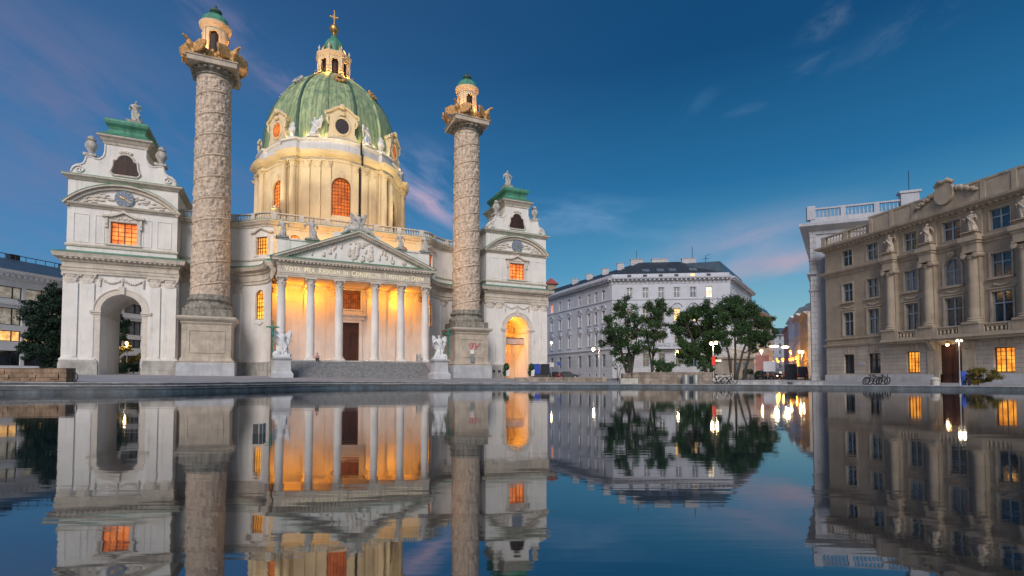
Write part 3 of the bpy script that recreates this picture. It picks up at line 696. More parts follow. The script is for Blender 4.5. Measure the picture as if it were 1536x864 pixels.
    # curved gable
    half = [(5.1, 23.44), (5.2, 23.85), (5.05, 24.35), (4.7, 24.68), (4.3, 24.8), (4.05, 25.0), (3.92, 25.35), (3.85, 25.75), (3.75, 25.86), (3.3, 25.86), (3.1, 25.72), (2.8, 25.66), (2.5, 25.78), (2.25, 26.05), (2.1, 26.5), (2.08, 27.7)]
    gb = MB(); gb.prism(half+[(-x, z) for x, z in half[::-1]], 'xz', .02, 1.0)
    out = half; rib = []
    for s in (-1, 1):                        # raised edge moulding and volutes
        for (a0, b0), (a1, b1) in zip(half[1:], half[2:]):
            gb.tube([(s*a0-s*.1, 0, b0-.1), (s*a1-s*.1, 0, b1-.1)], .09, 6)
        for rr_ in (.55, .32, .12): gb.lathe([(rr_, -.001), (rr_, .001)], 0, 0, 4) if False else None
        sp = [(s*(4.35+(.52-.48*k/24)*cos(k*.42)*1.15), -.05, 24.08+(.46-.42*k/24)*sin(k*.42)) for k in range(25)]
        gb.tube(sp, .075, 6)
    gb.box(-2.06, 2.06, 1.0, DEP-.4, 23.44, 27.7)
    build('gable', gb, 'stucco', r, 30)
    gc = MB(); cp = [(-2.08, .02), (2.08, .02), (2.08, DEP-.4), (-2.08, DEP-.4)]
    gc.sweep([(-.1, 27.55), (.1, 27.55), (.14, 27.8), (.3, 27.95), (.42, 28.2), (.62, 28.32), (.66, 28.5), (-.1, 28.55)], cp, True)
    build('gable_cornice', gc, 'cornice', r, 30)
    fb = MB(); sh = [(-1.15, 23.95), (1.15, 23.95), (1.42, 24.3), (1.22, 24.9), (1.15, 25.5), (1.15, 25.75), (.85, 25.8), (.7, 26.2), (.38, 26.5), (0, 26.58), (-.38, 26.5), (-.7, 26.2), (-.85, 25.8), (-1.15, 25.75), (-1.15, 25.5), (-1.22, 24.9), (-1.42, 24.3)]
    for k in range(len(sh)): 
        a_, b_ = sh[k], sh[(k+1) % len(sh)]; fb.tube([(a_[0]*1.04, -.02, a_[1]), (b_[0]*1.04, -.02, b_[1])], .13, 6)
    for k in range(5): fb.ball((-.5+.25*k, -.05, 26.75+.12*sin(pi*k/4)), (.2, .14, .18), 8, 6)
    build('belfry_frame', fb, 'trim', r, 50)
    lb = MB(); lb.prism([(x*.96, 25.1+(z-25.1)*.96) for x, z in sh], 'xz', -.06, .015)
    lv_ = build('belfry_louvre', lb, 'louvre', r, 0)
    sl = MB(); sl.box(-.04, .04, -.1, -.062, 24.0, 26.3)
    for k in range(11): sl.box(-1.2, 1.2, -.085, -.062, 24.1+.17*k, 24.16+.17*k)
    build('louvre_slats', sl, 'wood', lv_, 0)
    # copper roofs
    cr = MB(); yc = DEP/2-.2; hy = DEP/2-.2
    prof = [(2.76, 28.51), (2.45, 28.72), (2.05, 29.05), (1.8, 29.4), (1.74, 29.55), (1.86, 29.85), (2.12, 30.15), (2.2, 30.42), (2.12, 30.68), (1.8, 30.86), (.7, 31.0)]
    for (h0, z0), (h1, z1) in zip(prof, prof[1:]): cr.frust(0, yc, z0, z1, h0, h0+hy-2.1, h1, h1+hy-2.1)
    for s in (-1, 1):
        cr.prism([(s*2.1, 23.46), (s*5.1, 23.46), (s*4.6, 23.8), (s*2.1, 25.0)], 'xz', 1.02, DEP-.5)
    build('copper_roof', cr, 'copper', r, 40)
    # side pilaster strip and back pieces
    sp_ = MB()
    for s in (-1, 1):
        for y in (.7, 3.9, DEP-.8): sp_.box(min(s*W, s*(W+.14)), max(s*W, s*(W+.14)), y-.55, y+.55, 1.9, 11.95)
    build('side_pilasters', sp_, 'stucco', r, 30)
    if closed:
        bw = MB(); bw.add([(-2.3, 5.6, -.7), (2.3, 5.6, -.7), (2.3, 5.6, 10), (-2.3, 5.6, 10)], [(0, 1, 2, 3)])
        for x in (-1.3, .1, 1.25): bw.box(x-.22, x+.22, 5.35, 5.6, -.7, 6.9)
        bw.box(-2.1, 2.1, 5.25, 5.6, 6.9, 7.5); frame(bw, -1.45, 1.45, 7.5, 9.2, 1.45, .25, 5.3, 5.58)
        frame(bw, .55, 1.5, 7.5, 9.0, .45, .22, 5.0, 5.3)
        build('passage_back_wall', bw, 'cream', r, 30)
        dr = MB(); dr.box(.48, 1.1, 5.28, 5.37, -.7, 4.2); build('passage_door', dr, 'banner', r, 0)
        gl = MB(); gl.box(-1.98, -1.35, 1.5, 1.56, -.3, 5.0)
        for z in (1, 2.2, 3.4, 4.6): gl.box(-1.98, -1.35, 1.47, 1.6, z-.04, z+.04)
        build('glass_screen', gl, 'glass', r, 0)
    return r
pavL = pavilion('gate_pavilion', 'white gate pavilion left of the church, its tall archway open to the trees behind', -25.9, False)
pavR = pavilion('gate_pavilion', 'white gate pavilion right of the church, its archway glowing orange', 25.9, True)

# ================================================================== triumphal columns
def eagle_mb():
    e = MB()
    e.tube([(0, .25, .35), (0, 0, .6), (0, -.3, 1.0), (0, -.5, 1.3), (0, -.75, 1.45)], [.16, .34, .36, .2, .16], 8)
    e.tube([(0, -.7, 1.47), (0, -1.0, 1.5), (0, -1.12, 1.36)], [.15, .1, .03], 6)
    for s in (-1, 1):
        e.prism([(s*.2, 1.15), (s*.9, 1.45), (s*1.75, 1.2), (s*1.8, .8), (s*1.3, .35), (s*.8, .2), (s*.2, .3)], 'xz', -.1, .12)
        for k in range(5): e.tube([(s*(.4+.3*k), -.05, 1.2-.08*abs(k-1.5)), (s*(.5+.3*k), .02, .3)], [.1, .05], 6)
        e.tube([(s*.16, -.1, .5), (s*.2, -.3, .05)], [.14, .1], 6)
    e.tube([(0, .3, .4), (0, .6, .1)], [.2, .1], 6)
    return remesh(e, .06)
EAG = eagle_mb()
def triumphal(label, u):
    r = thing('triumphal_column', label, 'column', ch(u, 0, 0), PHI)
    p = MB(); p.stack(0, 0, [(2.98, -.8), (2.98, 1.6), (2.9, 1.68)]); build('plinth', p, 'palebase', r, 20)
    d = MB(); d.stack(0, 0, [(2.88, 1.68), (2.95, 1.85), (2.75, 2.0), (2.62, 2.25), (2.55, 2.3), (2.55, 6.2), (2.62, 6.28), (2.7, 6.42), (2.62, 6.5), (2.62, 6.6)])
    frame(d, -1.75, 1.75, 3.0, 5.45, 0, .16, -2.62, -2.54); d.box(-1.91, 1.91, -2.62, -2.54, 2.84, 3.0)
    pe = build('pedestal', d, 'limestone', r, 20)
    c = MB(); c.stack(0, 0, [(2.64, 6.55), (2.8, 6.68), (2.98, 6.8), (3.1, 6.98), (3.12, 7.12), (2.9, 7.2)]); build('pedestal_cornice', c, 'cornice', r, 30)
    b = MB(); b.stack(0, 0, [(2.55, 7.18), (2.55, 8.05), (2.5, 8.1)])
    b.lathe([(2.5, 8.08), (2.6, 8.3), (2.6, 8.55), (2.45, 8.75), (2.25, 8.85), (2.2, 9.05), (2.3, 9.15), (2.4, 9.3), (2.36, 9.5), (2.2, 9.6), (2.16, 9.8), (2.12, 9.95)], 0, 0, 64, mod=lambda a, i: 1+(.012*sin(28*a) if i in (2, 3, 8, 9) else 0))
    build('column_base', b, 'darkstone', r, 40)
    # shaft with the spiral frieze carved on it
    s = MB(); z0, z1 = 9.93, 37.0; turns = 10.3; SEG, RN = 128, 420
    def rad(a, z):
        t_ = (z-z0)/(z1-z0); base = 2.10-.23*t_**.9
        ph = (t_*turns - a/(2*pi)) % 1.0
        dq = min(ph, 1-ph)*(z1-z0)/turns
        if z < z0+.5 or z > z1-.45: return base+.02
        x = a*2.05; q = noise.noise(Vector((x*1.7, z*.95, 0)))*.8+noise.noise(Vector((x*3.4, z*2.4, 5)))*.75+noise.noise(Vector((x*6, z*5, 9)))*.4
        rel = max(-.11, min(.11, q*.15))
        if dq < .11: return base+.085*(1-(dq/.11)**4)
        if dq < .19: return base-.05
        return base+rel
    vs = []
    for i in range(RN+1):
        z = z0+(z1-z0)*i/RN
        for k in range(SEG):
            a = 2*pi*k/SEG
            # noise must close round the shaft
            rr_ = rad(a, z); 
            if k > SEG-8: f_ = (k-(SEG-8))/8; rr_ = rr_*(1-f_)+rad(a-2*pi, z)*f_
            vs.append((rr_*sin(a+pi), -rr_*cos(a+pi), z))
    s.add(vs, [(i*SEG+k, i*SEG+(k+1) % SEG, (i+1)*SEG+(k+1) % SEG, (i+1)*SEG+k) for i in range(RN) for k in range(SEG)])
    build('column_shaft', s, 'relief', r, 180)
    cp = MB(); cp.lathe([(1.9, 36.95), (2.02, 37.05), (2.02, 37.2), (1.9, 37.22), (1.92, 37.32), (2.2, 37.5), (2.36, 37.68), (2.3, 37.8), (2.5, 37.9)], 0, 0, 48, mod=lambda a, i: 1+(.03*sin(20*a) if i in (5, 6) else 0))
    for k in range(20): a = k*pi/10; cp.ball((2.3*sin(a), -2.3*cos(a), 37.64), (.24, .24, .2), 8, 6)
    build('capital', cp, 'darkstone', r, 40)
    ab = MB(); ab.stack(0, 0, [(2.45, 37.86), (2.62, 37.92), (2.66, 38.48), (2.76, 38.5), (2.76, 38.62), (2.4, 38.64)]); build('abacus', ab, 'limestone', r, 20)
    for k in range(4):
        for q in ((2.0, .62),):
            e = MB(); e.T = Matrix.Rotation(k*pi/2+pi/4, 4, 'Z') @ Matrix.Translation((0, -3.0, 38.6)) @ Matrix.Scale(1.22, 4); e.add(EAG.v, EAG.f); build('eagle', e, 'bronze', r, 50)
    rl = MB()
    for k in range(4):
        rl.T = Matrix.Rotation(k*pi/2, 4, 'Z')
        for j in range(13): rl.ball((-2.0+4.0*j/12, -2.42+.06*sin(j*2.2), 38.95+.5*abs(sin(j*1.3))), (.27, .2, .36), 8, 6); rl.tube([(-2.0+4.0*j/12, -2.4, 38.65), (-1.9+4.0*j/12+.1*sin(j), -2.5, 39.3+.4*abs(sin(j*1.7)))], [.14, .07], 5)
    rl.T = None; build('foliage_band', rl, 'bronze', r, 50)
    ln = MB(Path([(1.42*sin(-pi+2*pi*k/64), -1.42*cos(-pi+2*pi*k/64)) for k in range(65)])); ln.fm.o = pi*1.42
    q = pi*1.42/2
    ops = [(q*k-.56, q*k+.56, 40.0, 42.75, .56) for k in (-1, 0, 1)]+[(-q*2, -q*2+.45, 40.3, 42.75), (q*2-.45, q*2, 40.3, 42.75)]
    ln.wall(-2*q, 2*q, 38.6, 43.4, 0, ops[:3], .22, dx=.28)
    for k in (-1, 0, 1): frame(ln, q*k-.56, q*k+.56, 40.0, 42.75, .56, .14, -.08, .02)
    for k in range(-4, 4): ln.box(q*(k+.5)-.13, q*(k+.5)+.13, -.1, .02, 38.6, 43.1, dx=.3)
    ln.fm = None
    pr = [(.0, 43.15), (.06, 43.15), (.1, 43.35), (.22, 43.5), (.36, 43.75), (.4, 43.95), (.3, 44.0), (0, 44.02)]
    ln.sweep([(o, z) for o, z in pr], [(1.42*sin(2*pi*k/48-pi), -1.42*cos(2*pi*k/48-pi)) for k in range(48)], True)
    lb = build('belfry', ln, 'cream', r, 35)
    lo = MB(); lo.lathe([(1.2, 39.5), (1.2, 43.3)], 0, 0, 24); build('belfry_louvre', lo, 'louvre', lb, 40)
    cd = MB(); cd.lathe([(1.7, 44.02), (1.62, 44.12), (1.52, 44.5), (1.34, 44.88), (1.0, 45.22), (.62, 45.42), (.5, 45.5)], 0, 0, 32, mod=lambda a, i: 1+.012*cos(16*a)); build('copper_cap', cd, 'copper', r, 40)
    fn = MB(); fn.lathe([(.42, 45.45), (.5, 45.6), (.7, 45.85), (.66, 46.05), (.4, 46.25), (.14, 46.35), (.1, 46.5), (.16, 46.6), (.1, 46.7), (.03, 46.8), (.02, 47.15)], 0, 0, 16); build('finial', fn, 'seam', r, 40)
    # flood lamps standing on the abacus behind the eagles
    for a in (pi/4, 3*pi/4, -pi/4, -3*pi/4, 0, pi/2, -pi/2):
        rr_ = 2.28; x, y = rr_*sin(a), -rr_*cos(a)
        lamp('belfry_floodlight', ch(u+x, -y, 39.55), (1, .40, .06), 520, .1, 'SPOT', ch(u+x*.35, -y*.35, 42.3), 85)
    return r
colL = triumphal('tall carved stone column left of the portico, its plain pedestal beside the dark archway', -16.74)
colR = triumphal('tall carved stone column right of the portico, its pedestal sprayed with red graffiti', 16.74)

# ================================================================== the church
cr = thing('domed_church', 'white baroque church with columned portico and floodlit green oval dome', 'church', ch(0, 0, 0), PHI)
# --- podium and stairs
pd = MB(); pd.box(-9.75, 9.75, -7.35, .0, -.8, 2.02); build('podium', pd, 'plinth', cr, 20)
stn = MB(); ns = 12
for k in range(ns):
    y0 = -7.35-5.2*(k+1)/ns; zt_ = 2.02-2.12*(k+1)/ns*.98; stn.box(-8.15, 8.15, y0, -7.3, -.8, zt_-.05); stn.box(-8.15, 8.15, y0-.05, -7.3, zt_-.05, zt_)
for s in (-1, 1):
    x0, x1 = sorted((s*8.16, s*9.4)); stn.prism([(-7.3, -.8), (-7.3, 1.9), (-8.5, 1.75), (-12.4, .1), (-12.4, -.8)], 'yz', x0, x1)
build('staircase', stn, 'stair', cr, 20)
# --- portico columns
NPY = -6.16
for x in (-8.74, -5.5, -2.19, 2.19, 5.5, 8.74):
    q = MB(); q.lathe([(.5, 2.5), (.5, 3.2), (.495, 5), (.475, 7.5), (.445, 9.6), (.42, 10.75), (.46, 10.8), (.46, 10.88)], x, NPY, 28)
    base_mould(q, x, NPY, 2.02, .5, .5); pc = build('portico_column', q, 'stucco', cr, 40)
    c = MB(); capital(c, x, NPY, 10.86, 12.0, .45); build('capital', c, 'trim', pc, 40)
# --- portico entablature, pediment
pa = [(-9.22, -.4), (-9.22, -6.68), (9.22, -6.68), (9.22, -.4)]
e = MB(); e.sweep([(-1.05, 12.0), (0, 12.0), (0, 12.18), (.05, 12.18), (.05, 12.36), (.12, 12.42), (.02, 12.46), (.02, 13.35), (-1.05, 13.35)], pa); build('frieze', e, 'cornice', cr, 30)
co_ = MB(); co_.sweep([(-.4, 13.35), (.1, 13.35), (.16, 13.48), (.16, 13.62), (.3, 13.66), (.58, 13.8), (.6, 13.95), (.72, 14.12), (-.4, 14.12)], pa); dentils(co_, pa, 13.62, 13.8, .17, .54, .2, .22)
RX, RZ0, RZ1 = 9.95, 14.14, 18.3; sl_ = (RZ1-RZ0)/RX; th_ = .62
for s in (-1, 1):
    for (t0, t1, y0) in ((.0, .22, -7.42), (.22, .40, -7.25), (.40, th_, -6.95)):
        co_.prism([(s*RX, RZ0-t0-.0+.02), (0, RZ1-t0), (0, RZ1-t1), (s*(RX-(t1)/sl_*0-.3), RZ0-t1+.3*sl_+.0)] if False else [(s*(RX-t0/sl_), RZ0), (0, RZ1-t0), (0, RZ1-t1), (s*(RX-t1/sl_), RZ0)], 'xz', y0, -5.9)
    n_ = 30
    for k in range(n_):
        f_ = (k+.6)/n_; x = s*(RX-1.1)*(1-f_); z = RZ1-.42-abs(x)*sl_
        co_.add([(x-.1, yy, z-.14-.1*sl_*s*(-1)+dz) for yy in (-7.2, -6.9) for dz in (0, .16)]+[(x+.1, yy, z-.14+.1*sl_*s*(-1)+dz) for yy in (-7.2, -6.9) for dz in (0, .16)], [(0, 1, 3, 2), (4, 6, 7, 5), (0, 4, 5, 1), (2, 3, 7, 6), (1, 5, 7, 3), (0, 2, 6, 4)])
build('pediment_cornice', co_, 'cornice', cr, 25)
fl = MB(); fl.sweep([(-.25, 14.13), (.74, 14.13), (.74, 14.17), (-.25, 14.5)], pa)
for s in (-1, 1): fl.prism([(s*(RX+.04), RZ0+.03), (0, RZ1+.004), (0, RZ1+.05), (s*(RX+.1), RZ0+.06)], 'xz', -7.45, -5.9)
build('copper_flashing', fl, 'copper', cr, 25)
ty = MB(); ty.prism([(-9.3, 14.14), (9.3, 14.14), (0, 17.8)], 'xz', -6.72, -5.95); tym = build('tympanum', ty, 'stucco', cr, 0)
rl = MB(); q = random.Random(11)
for k in range(40):
    x = q.gauss(0, 2.3)
    if abs(x) > 6: continue
    top = 17.3-abs(x)*.41; z = q.uniform(14.75, max(14.8, min(top, 16.4)))
    h_ = q.uniform(.18, .42); rl.ball((x, -6.76, z), (q.uniform(.12, .26), .14, h_), 8, 6); rl.ball((x+.06, -6.82, z+h_+.08), (.1, .1, .12), 8, 6)
for k in range(16): rl.ball((q.uniform(-1.2, 1.2), -6.76, q.uniform(16.2, 17.0)), (.2, .1, .12), 8, 6)
rl.box(-.22, .02, -6.9, -6.7, 15.2, 16.6)
build('relief', remesh(rl, .055), 'trim', tym, 60)
# --- inscription on the frieze
txt = 'Vota  Mea  Reddam  In  Conspectv  Timentivm  Devm'
words = []; penx = 0.0
def glyphs(t, size):
    cu = bpy.data.curves.new('t', 'FONT'); cu.body = t; cu.extrude = .02; cu.size = size; cu.offset = .014; cu.space_character = 1.12; cu.resolution_u = 3
    to = bpy.data.objects.new('t', cu); C.objects.link(to); bpy.context.view_layer.update()
    me = bpy.data.meshes.new_from_object(to.evaluated_get(bpy.context.evaluated_depsgraph_get()))
    v = [tuple(q.co) for q in me.vertices]; f = [tuple(p.vertices) for p in me.polygons]; bpy.data.objects.remove(to); bpy.data.meshes.remove(me); return v, f
for w_ in txt.split():
    ins = MB(); words.append(ins)
    for part_, size in ((w_[0], .98), (w_[1:].upper(), .80)):
        v, f = glyphs(part_, size)
        if not v: continue
        lo_ = min(q[0] for q in v); hi_ = max(q[0] for q in v)
        ins.add([(penx+q[0]-lo_, -6.72-q[2], 12.62+q[1]*.98) for q in v], f); penx += hi_-lo_+.10
    penx += .52
k_ = 16.8/(penx-.62)
for ins in words: ins.v = [(x*k_-8.45, y, z) for x, y, z in ins.v]; build('inscription_word', ins, 'letter', cr, 0)
# --- parapet behind the pediment
pp = MB()
for s in (-1, 1):
    x0, x1 = sorted((s*9.2, s*2.9)); pp.box(x0, x1, -5.94, -5.0, 14.1, 16.55); pp.box(x0-.1, x1+.1, -6.06, -4.9, 16.55, 16.75)
    x0, x1 = sorted((s*9.3, s*7.9)); pp.box(x0, x1, -6.02, -4.9, 14.1, 16.5)
pp.box(-2.9, 2.9, -5.9, -5.0, 14.1, 18.2)
build('pediment_parapet', pp, 'stucco', cr, 20)
# --- portico inner wall with door and lattice window, ceiling
bw = MB(); bw.wall(-9.75, 9.75, 1.9, 12.1, 0, [(-1.08, 1.08, 2.0, 7.45), (-1.25, 1.25, 9.3, 13.0 if False else 11.9, .0)], .45)
frame(bw, -1.08, 1.08, 2.0, 7.45, 0, .42, -.2, .02); bw.box(-1.75, 1.75, -.3, .02, 7.87, 8.4); bw.box(-1.95, 1.95, -.5, .02, 8.4, 8.62); bw.box(-1.45, 1.45, -.22, .02, 8.62, 9.05)
frame(bw, -1.25, 1.25, 9.3, 11.9, 0, .22, -.12, .02, True)
for x in (-9.3, -5.5, -2.6, 2.6, 5.5, 9.3):
    bw.box(x-.5, x+.5, -.3, .01, 2.5, 10.86); base_mould(bw, x, -.05, 2.02, .5, .5, .6)
    bw.box(x-.62 if x > -9 else x-.4, x+.62 if x < 9 else x+.4, -.12, .01, 2.02, 12)
for s in (-1, 1): 
    for x in (4.05, 7.4): frame(bw, s*x-.7, s*x+.7, 3.2, 9.9, 0, .09, -.05, .01)
build('portico_wall', bw, 'stucco', cr, 25)
pcps = MB()
for x in (-9.2, -5.5, -2.6, 2.6, 5.5, 9.2): capital(pcps, x, -.12, 10.86, 12.0, .46, .55)
build('inner_capitals', pcps, 'stucco', cr, 40)
dr = MB(); dr.box(-1.08, 1.08, .18, .3, 2.02, 7.45)
dr.box(-.03, .03, .1, .2, 2.02, 6.0); dr.box(-1.08, 1.08, .1, .2, 6.0, 6.14)
for s in (-1, 1):
    for z in (2.25, 3.1, 3.95, 4.8, 5.5): 
        frame(dr, s*.55-.34, s*.55+.34, z, z+.6 if z < 5.4 else z+.35, 0, .06, .12, .2)
    frame(dr, s*.55-.34, s*.55+.34, 6.3, 7.2, 0, .06, .12, .2)
build('portal_door', dr, 'wood', cr, 0)
window(cr, -1.25, 1.25, 9.3, 11.9, .3, 'bar', 'lattice', 0, 8, 10, .05, .08)
cg = MB(); cg.box(-9.2, 9.2, -5.6, -.32, 12.02, 12.3)
for x in (-7.1, -3.85, 0, 3.85, 7.1): frame(cg, x-1.2, x+1.2, -5, -1, 0, .01, 0, .01) if False else None
for x in (-5.5, -2.3, 2.3, 5.5): cg.box(x-.5, x+.5, -5.6, -.3, 11.75, 12.03)
build('portico_ceiling', cg, 'cream', cr, 20)
# --- attic front and body
at_ = MB(); at_.wall(-9.75, 9.75, 12.1, 20.3, 0, [(s*7.2-.55, s*7.2+.55, 17.75, 18.75, .5) for s in (-1, 1)], .3)
for s in (-1, 1): at_.add([(s*9.75, 0, 2), (s*9.75, 20, 2), (s*9.75, 20, 20.3), (s*9.75, 0, 20.3)], [(0, 1, 2, 3)])
at_.add([(-9.75, 0, 20.3), (9.75, 0, 20.3), (9.75, 14, 20.3), (-9.75, 14, 20.3)], [(0, 1, 2, 3)])
for x in (-4.9, 4.9): frame(at_, x-.25, x+.25, 17.6, 18.1, 0, .08, -.05, .01)
for s in (-1, 1): at_.box(min(s*9.76, s*8.9), max(s*9.76, s*8.9), -.12, .01, 14, 19.6)
build('attic_wall', at_, 'cream', cr, 25)
for s in (-1, 1): window(cr, s*7.2-.55, s*7.2+.55, 17.75, 18.75, .2, 'bar', 'lit_orange', .5, 2, 2, .06, .07)
# --- curved walls beside the portico
QL = [(-20.4, 3.6), (-17, 3.6), (-15.4, 3.45), (-14.2, 3.1), (-13.1, 2.45), (-12.1, 1.6), (-11.2, .6), (-10.5, -.6), (-10.05, -2.0), (-9.85, -4.2)]
def smooth_path(P, k=5):
    out = []
    for i in range(len(P)-1):
        p0, p1, p2, p3 = (Vector((*P[min(max(i+j, 0), len(P)-1)], 0)) for j in (-1, 0, 1, 2))
        for q in range(k):
            t_ = q/k; v = .5*((2*p1)+(-p0+p2)*t_+(2*p0-5*p1+4*p2-p3)*t_*t_+(-p0+3*p1-3*p2+p3)*t_**3); out.append((v.x, v.y))
    return out+[P[-1]]
QLs = smooth_path(QL); QU = smooth_path(QL[:7]+[(-10.45, .15), (-9.76, .0)])
for s in (-1, 1):
    fl_ = Matrix.Scale(-s, 4, (1, 0, 0))
    P = Path(QLs); PU = Path(QU)
    def near_s(P, x):
        return min(range(len(P.p)), key=lambda i: abs(P.p[i][0]-x))
    sw = P.l[near_s(P, -11.25)]; sp1 = P.l[near_s(P, -14.0)]; sp0 = P.l[near_s(P, -17.6)]; suw = PU.l[near_s(PU, -11.25)]
    w = MB(P); w.T = fl_
    lo_op = (sw-.85, sw+.85, 7.45, 11.25, .85)
    w.wall(0, P.l[-1], -.7, 12.1, 0, [lo_op], .35, dx=.5)
    w.fm = PU; up_op = (suw-.85, suw+.85, 15.85, 18.2)
    w.wall(0, PU.l[-1], 13.5, 20.4, 0, [up_op], .35, dx=.5)
    w.fm = P
    frame(w, *lo_op, .14, -.07, .02)
    w.box(sw-1.9, sw+1.7, -.08, .02, 12.0, 12.02, dx=.4)
    for q in (sp0, sp1): w.box(q-.55, q+.55, -.18, .01, 2.4, 10.86, dx=.4)
    for q in range(9): 
        a_ = sw-.7+1.4*q/8; w.box(a_-.1, a_+.1, -.12, .02, 7.0-.28*sin(pi*q/8), 7.25-.2*sin(pi*q/8))
    qw = build('quadrant_wall', w, 'stucco', cr, 30)
    cpm = MB(P); cpm.T = fl_
    for q in (sp0, sp1): capital(cpm, q, -.05, 10.86, 12.0, .5, .35)
    for q in (sp0, sp1): base_mould(cpm, q, -.04, 1.95, .54, .5, .35)
    build('pilaster_capitals', cpm, 'trim', qw, 40)
    pb = MB(P); pb.T = fl_; pb.box(0, P.l[-1], -.22, .02, -.75, 1.5, dx=.4); pb.box(0, P.l[-1], -.14, .02, 1.5, 1.9, dx=.4)
    for q in (sp0, sp1): pb.box(q-.75, q+.75, -.42, .02, -.75, 1.95, dx=.4)
    build('plinth', pb, 'plinth', qw, 20)
    e = MB(); e.T = fl_
    e.sweep([(-.05, 11.98), (.14, 11.98), (.14, 12.3), (.24, 12.42), (.1, 12.48), (.1, 13.2), (.28, 13.28), (.28, 13.5), (.4, 13.55), (.72, 13.72), (.78, 13.95), (.88, 14.18), (-.9, 14.18)], QLs)
    dentils(e, QLs, 13.53, 13.72, .3, .66, .22, .24)
    e.sweep([(-.05, 15.1), (.1, 15.12), (.13, 15.3), (-.05, 15.42)], QU)
    e.sweep([(-.05, 19.5), (.08, 19.5), (.12, 19.7), (.3, 19.85), (.36, 20.05), (.5, 20.2), (.52, 20.36), (-.5, 20.4)], QU)
    ho = MB(PU); ho.T = fl_
    e.v += []; 
    build('curved_cornice', e, 'cornice', qw, 30)
    hp = [(-1.7, 18.75), (-1.0, 18.75), (-.5, 19.0), (0, 19.25), (.5, 19.0), (1.0, 18.75), (1.5, 18.75)]
    for (a0, b0), (a1, b1) in zip(hp, hp[1:]): ho.add([(suw+x, y, z) for y in (-.3, .02) for x, z in ((a0, b0), (a1, b1), (a1, b1+.2), (a0, b0+.2))], [(3, 2, 1, 0), (4, 5, 6, 7), (0, 1, 5, 4), (1, 2, 6, 5), (2, 3, 7, 6), (3, 0, 4, 7)])
    frame(ho, *up_op, 0, .25, -.08, .02, True)
    build('window_hood', ho, 'trim', qw, 30)
    f = MB(); f.T = fl_; f.sweep([(-1.0, 14.19), (.91, 14.19), (.91, 14.23), (-.05, 14.6), (-1.0, 14.62)], QLs); f.sweep([(-.3, 20.37), (.54, 20.37), (.54, 20.42), (-.3, 20.46)], QU); build('copper_flashing', f, 'copper', qw, 30)
    br, bb = MB(), MB(); br.T = bb.T = fl_; balustrade(br, bb, QU, 20.44, 21.4)
    ba = build('balustrade', br, 'trim', cr, 30); build('balusters', bb, 'trim', ba, 40)
    # windows, mapped on the curve
    for op, PP, mp_, ris, nx, nz in ((lo_op, P, 'lit_amber', .85, 4, 7), (up_op, PU, 'lit_amber' if s < 0 else 'lit_orange', 0, 4, 5)):
        fb = MB(PP); fb.T = fl_; pn = MB(PP); pn.T = fl_
        class _P:  pass
        xa, xb, za, zb = op[:4]
        frame(fb, xa+.07, xb-.07, za+.07, zb-.07, max(0, ris-.07), .068, .2, .28); fb.box(xa, xb, .2, .28, za, za+.07)
        for i in range(1, nx):
            x = xa+(xb-xa)*i/nx; q = abs(2*(x-(xa+xb)/2)/(xb-xa)); fb.box(x-.03, x+.03, .21, .27, za+.07, zb-(ris*(1-sqrt(1-q*q)) if ris else 0)-.05)
        for j in range(1, nz):
            z = za+(zb-za)*j/nz; hw = (xb-xa)/2
            if ris and z > zb-ris: hw *= sqrt(max(0, 1-((z-zb+ris)/ris)**2))
            t_ = .05 if j == nz//2 else .022; fb.box((xa+xb)/2-hw+.02, (xa+xb)/2+hw-.02, .213, .268, z-t_, z+t_)
        fw = build('window', fb, 'bar', cr, 0)
        pl = pane_poly(xa, xb, za, zb, ris); pn.add([(a_, .3, b_) for a_, b_ in pl], [tuple(range(len(pl)))]); build('pane', pn, mp_, fw, 0)
# --- attic cornice and balustrade on the front
e = MB(); fr = [(-9.76, .35), (-9.76, 0), (9.76, 0), (9.76, .35)]
e.sweep([(-.05, 19.4), (.08, 19.4), (.12, 19.65), (.3, 19.82), (.36, 20.05), (.5, 20.2), (.52, 20.36), (-.4, 20.4)], fr); build('attic_cornice', e, 'cream', cr, 30)
f = MB(); f.sweep([(-.3, 20.37), (.54, 20.37), (.54, 20.42), (-.3, 20.46)], fr); build('copper_strip', f, 'copper', cr, 30)
br, bb = MB(), MB(); balustrade(br, bb, [(-9.7, 0), (9.7, 0)], 20.44, 21.4); ba = build('balustrade', br, 'trim', cr, 30); build('balusters', bb, 'trim', ba, 40)
# --- nave body behind
nb = MB(); nb.box(-15.5, 15.5, 4.2, 52, -.7, 19.6); nb.box(-19.0, 19.0, 22, 40, -.7, 17.5); build('nave', nb, 'cream', cr, 20)
nr = MB(); nr.frust(0, 28, 19.6, 20.6, 15.8, 24, 13, 21); build('nave_roof', nr, 'copper', cr, 20)

# --- drum
DA, DB, DC = 12.45, 16.2, 30.0
def ell(ka, kb=None, n=160):
    kb = ka if kb is None else kb
    return [((DA+ka)*sin(-pi+2*pi*k/n), DC-(DB+kb)*cos(-pi+2*pi*k/n)) for k in range(n+1)]
DP = Path(ell(0)); DP.o = DP.l[80]
def sth(th):                            # arc length at an angle from the front
    i = (th+pi)/(2*pi)*160; k = int(i); k = min(max(k, 0), 159); return DP.l[k]+(DP.l[k+1]-DP.l[k])*(i-k)-DP.o
d = MB(DP); S1 = DP.l[-1]/2-.001
wth = [0, radians(49), radians(-49), radians(90), radians(-90), radians(131), radians(-131), pi*.999]
ops = [(sth(t_)-1.5, sth(t_)+1.5, 26.3, 32.6, 1.5) for t_ in wth[:7]]
ops[3] = (sth(wth[3])-1.5, sth(wth[3])+1.5, 26.3, 32.6, 1.5)
d.wall(-S1, S1, 19.6, 35.2, 0, ops, .5, dx=.9)
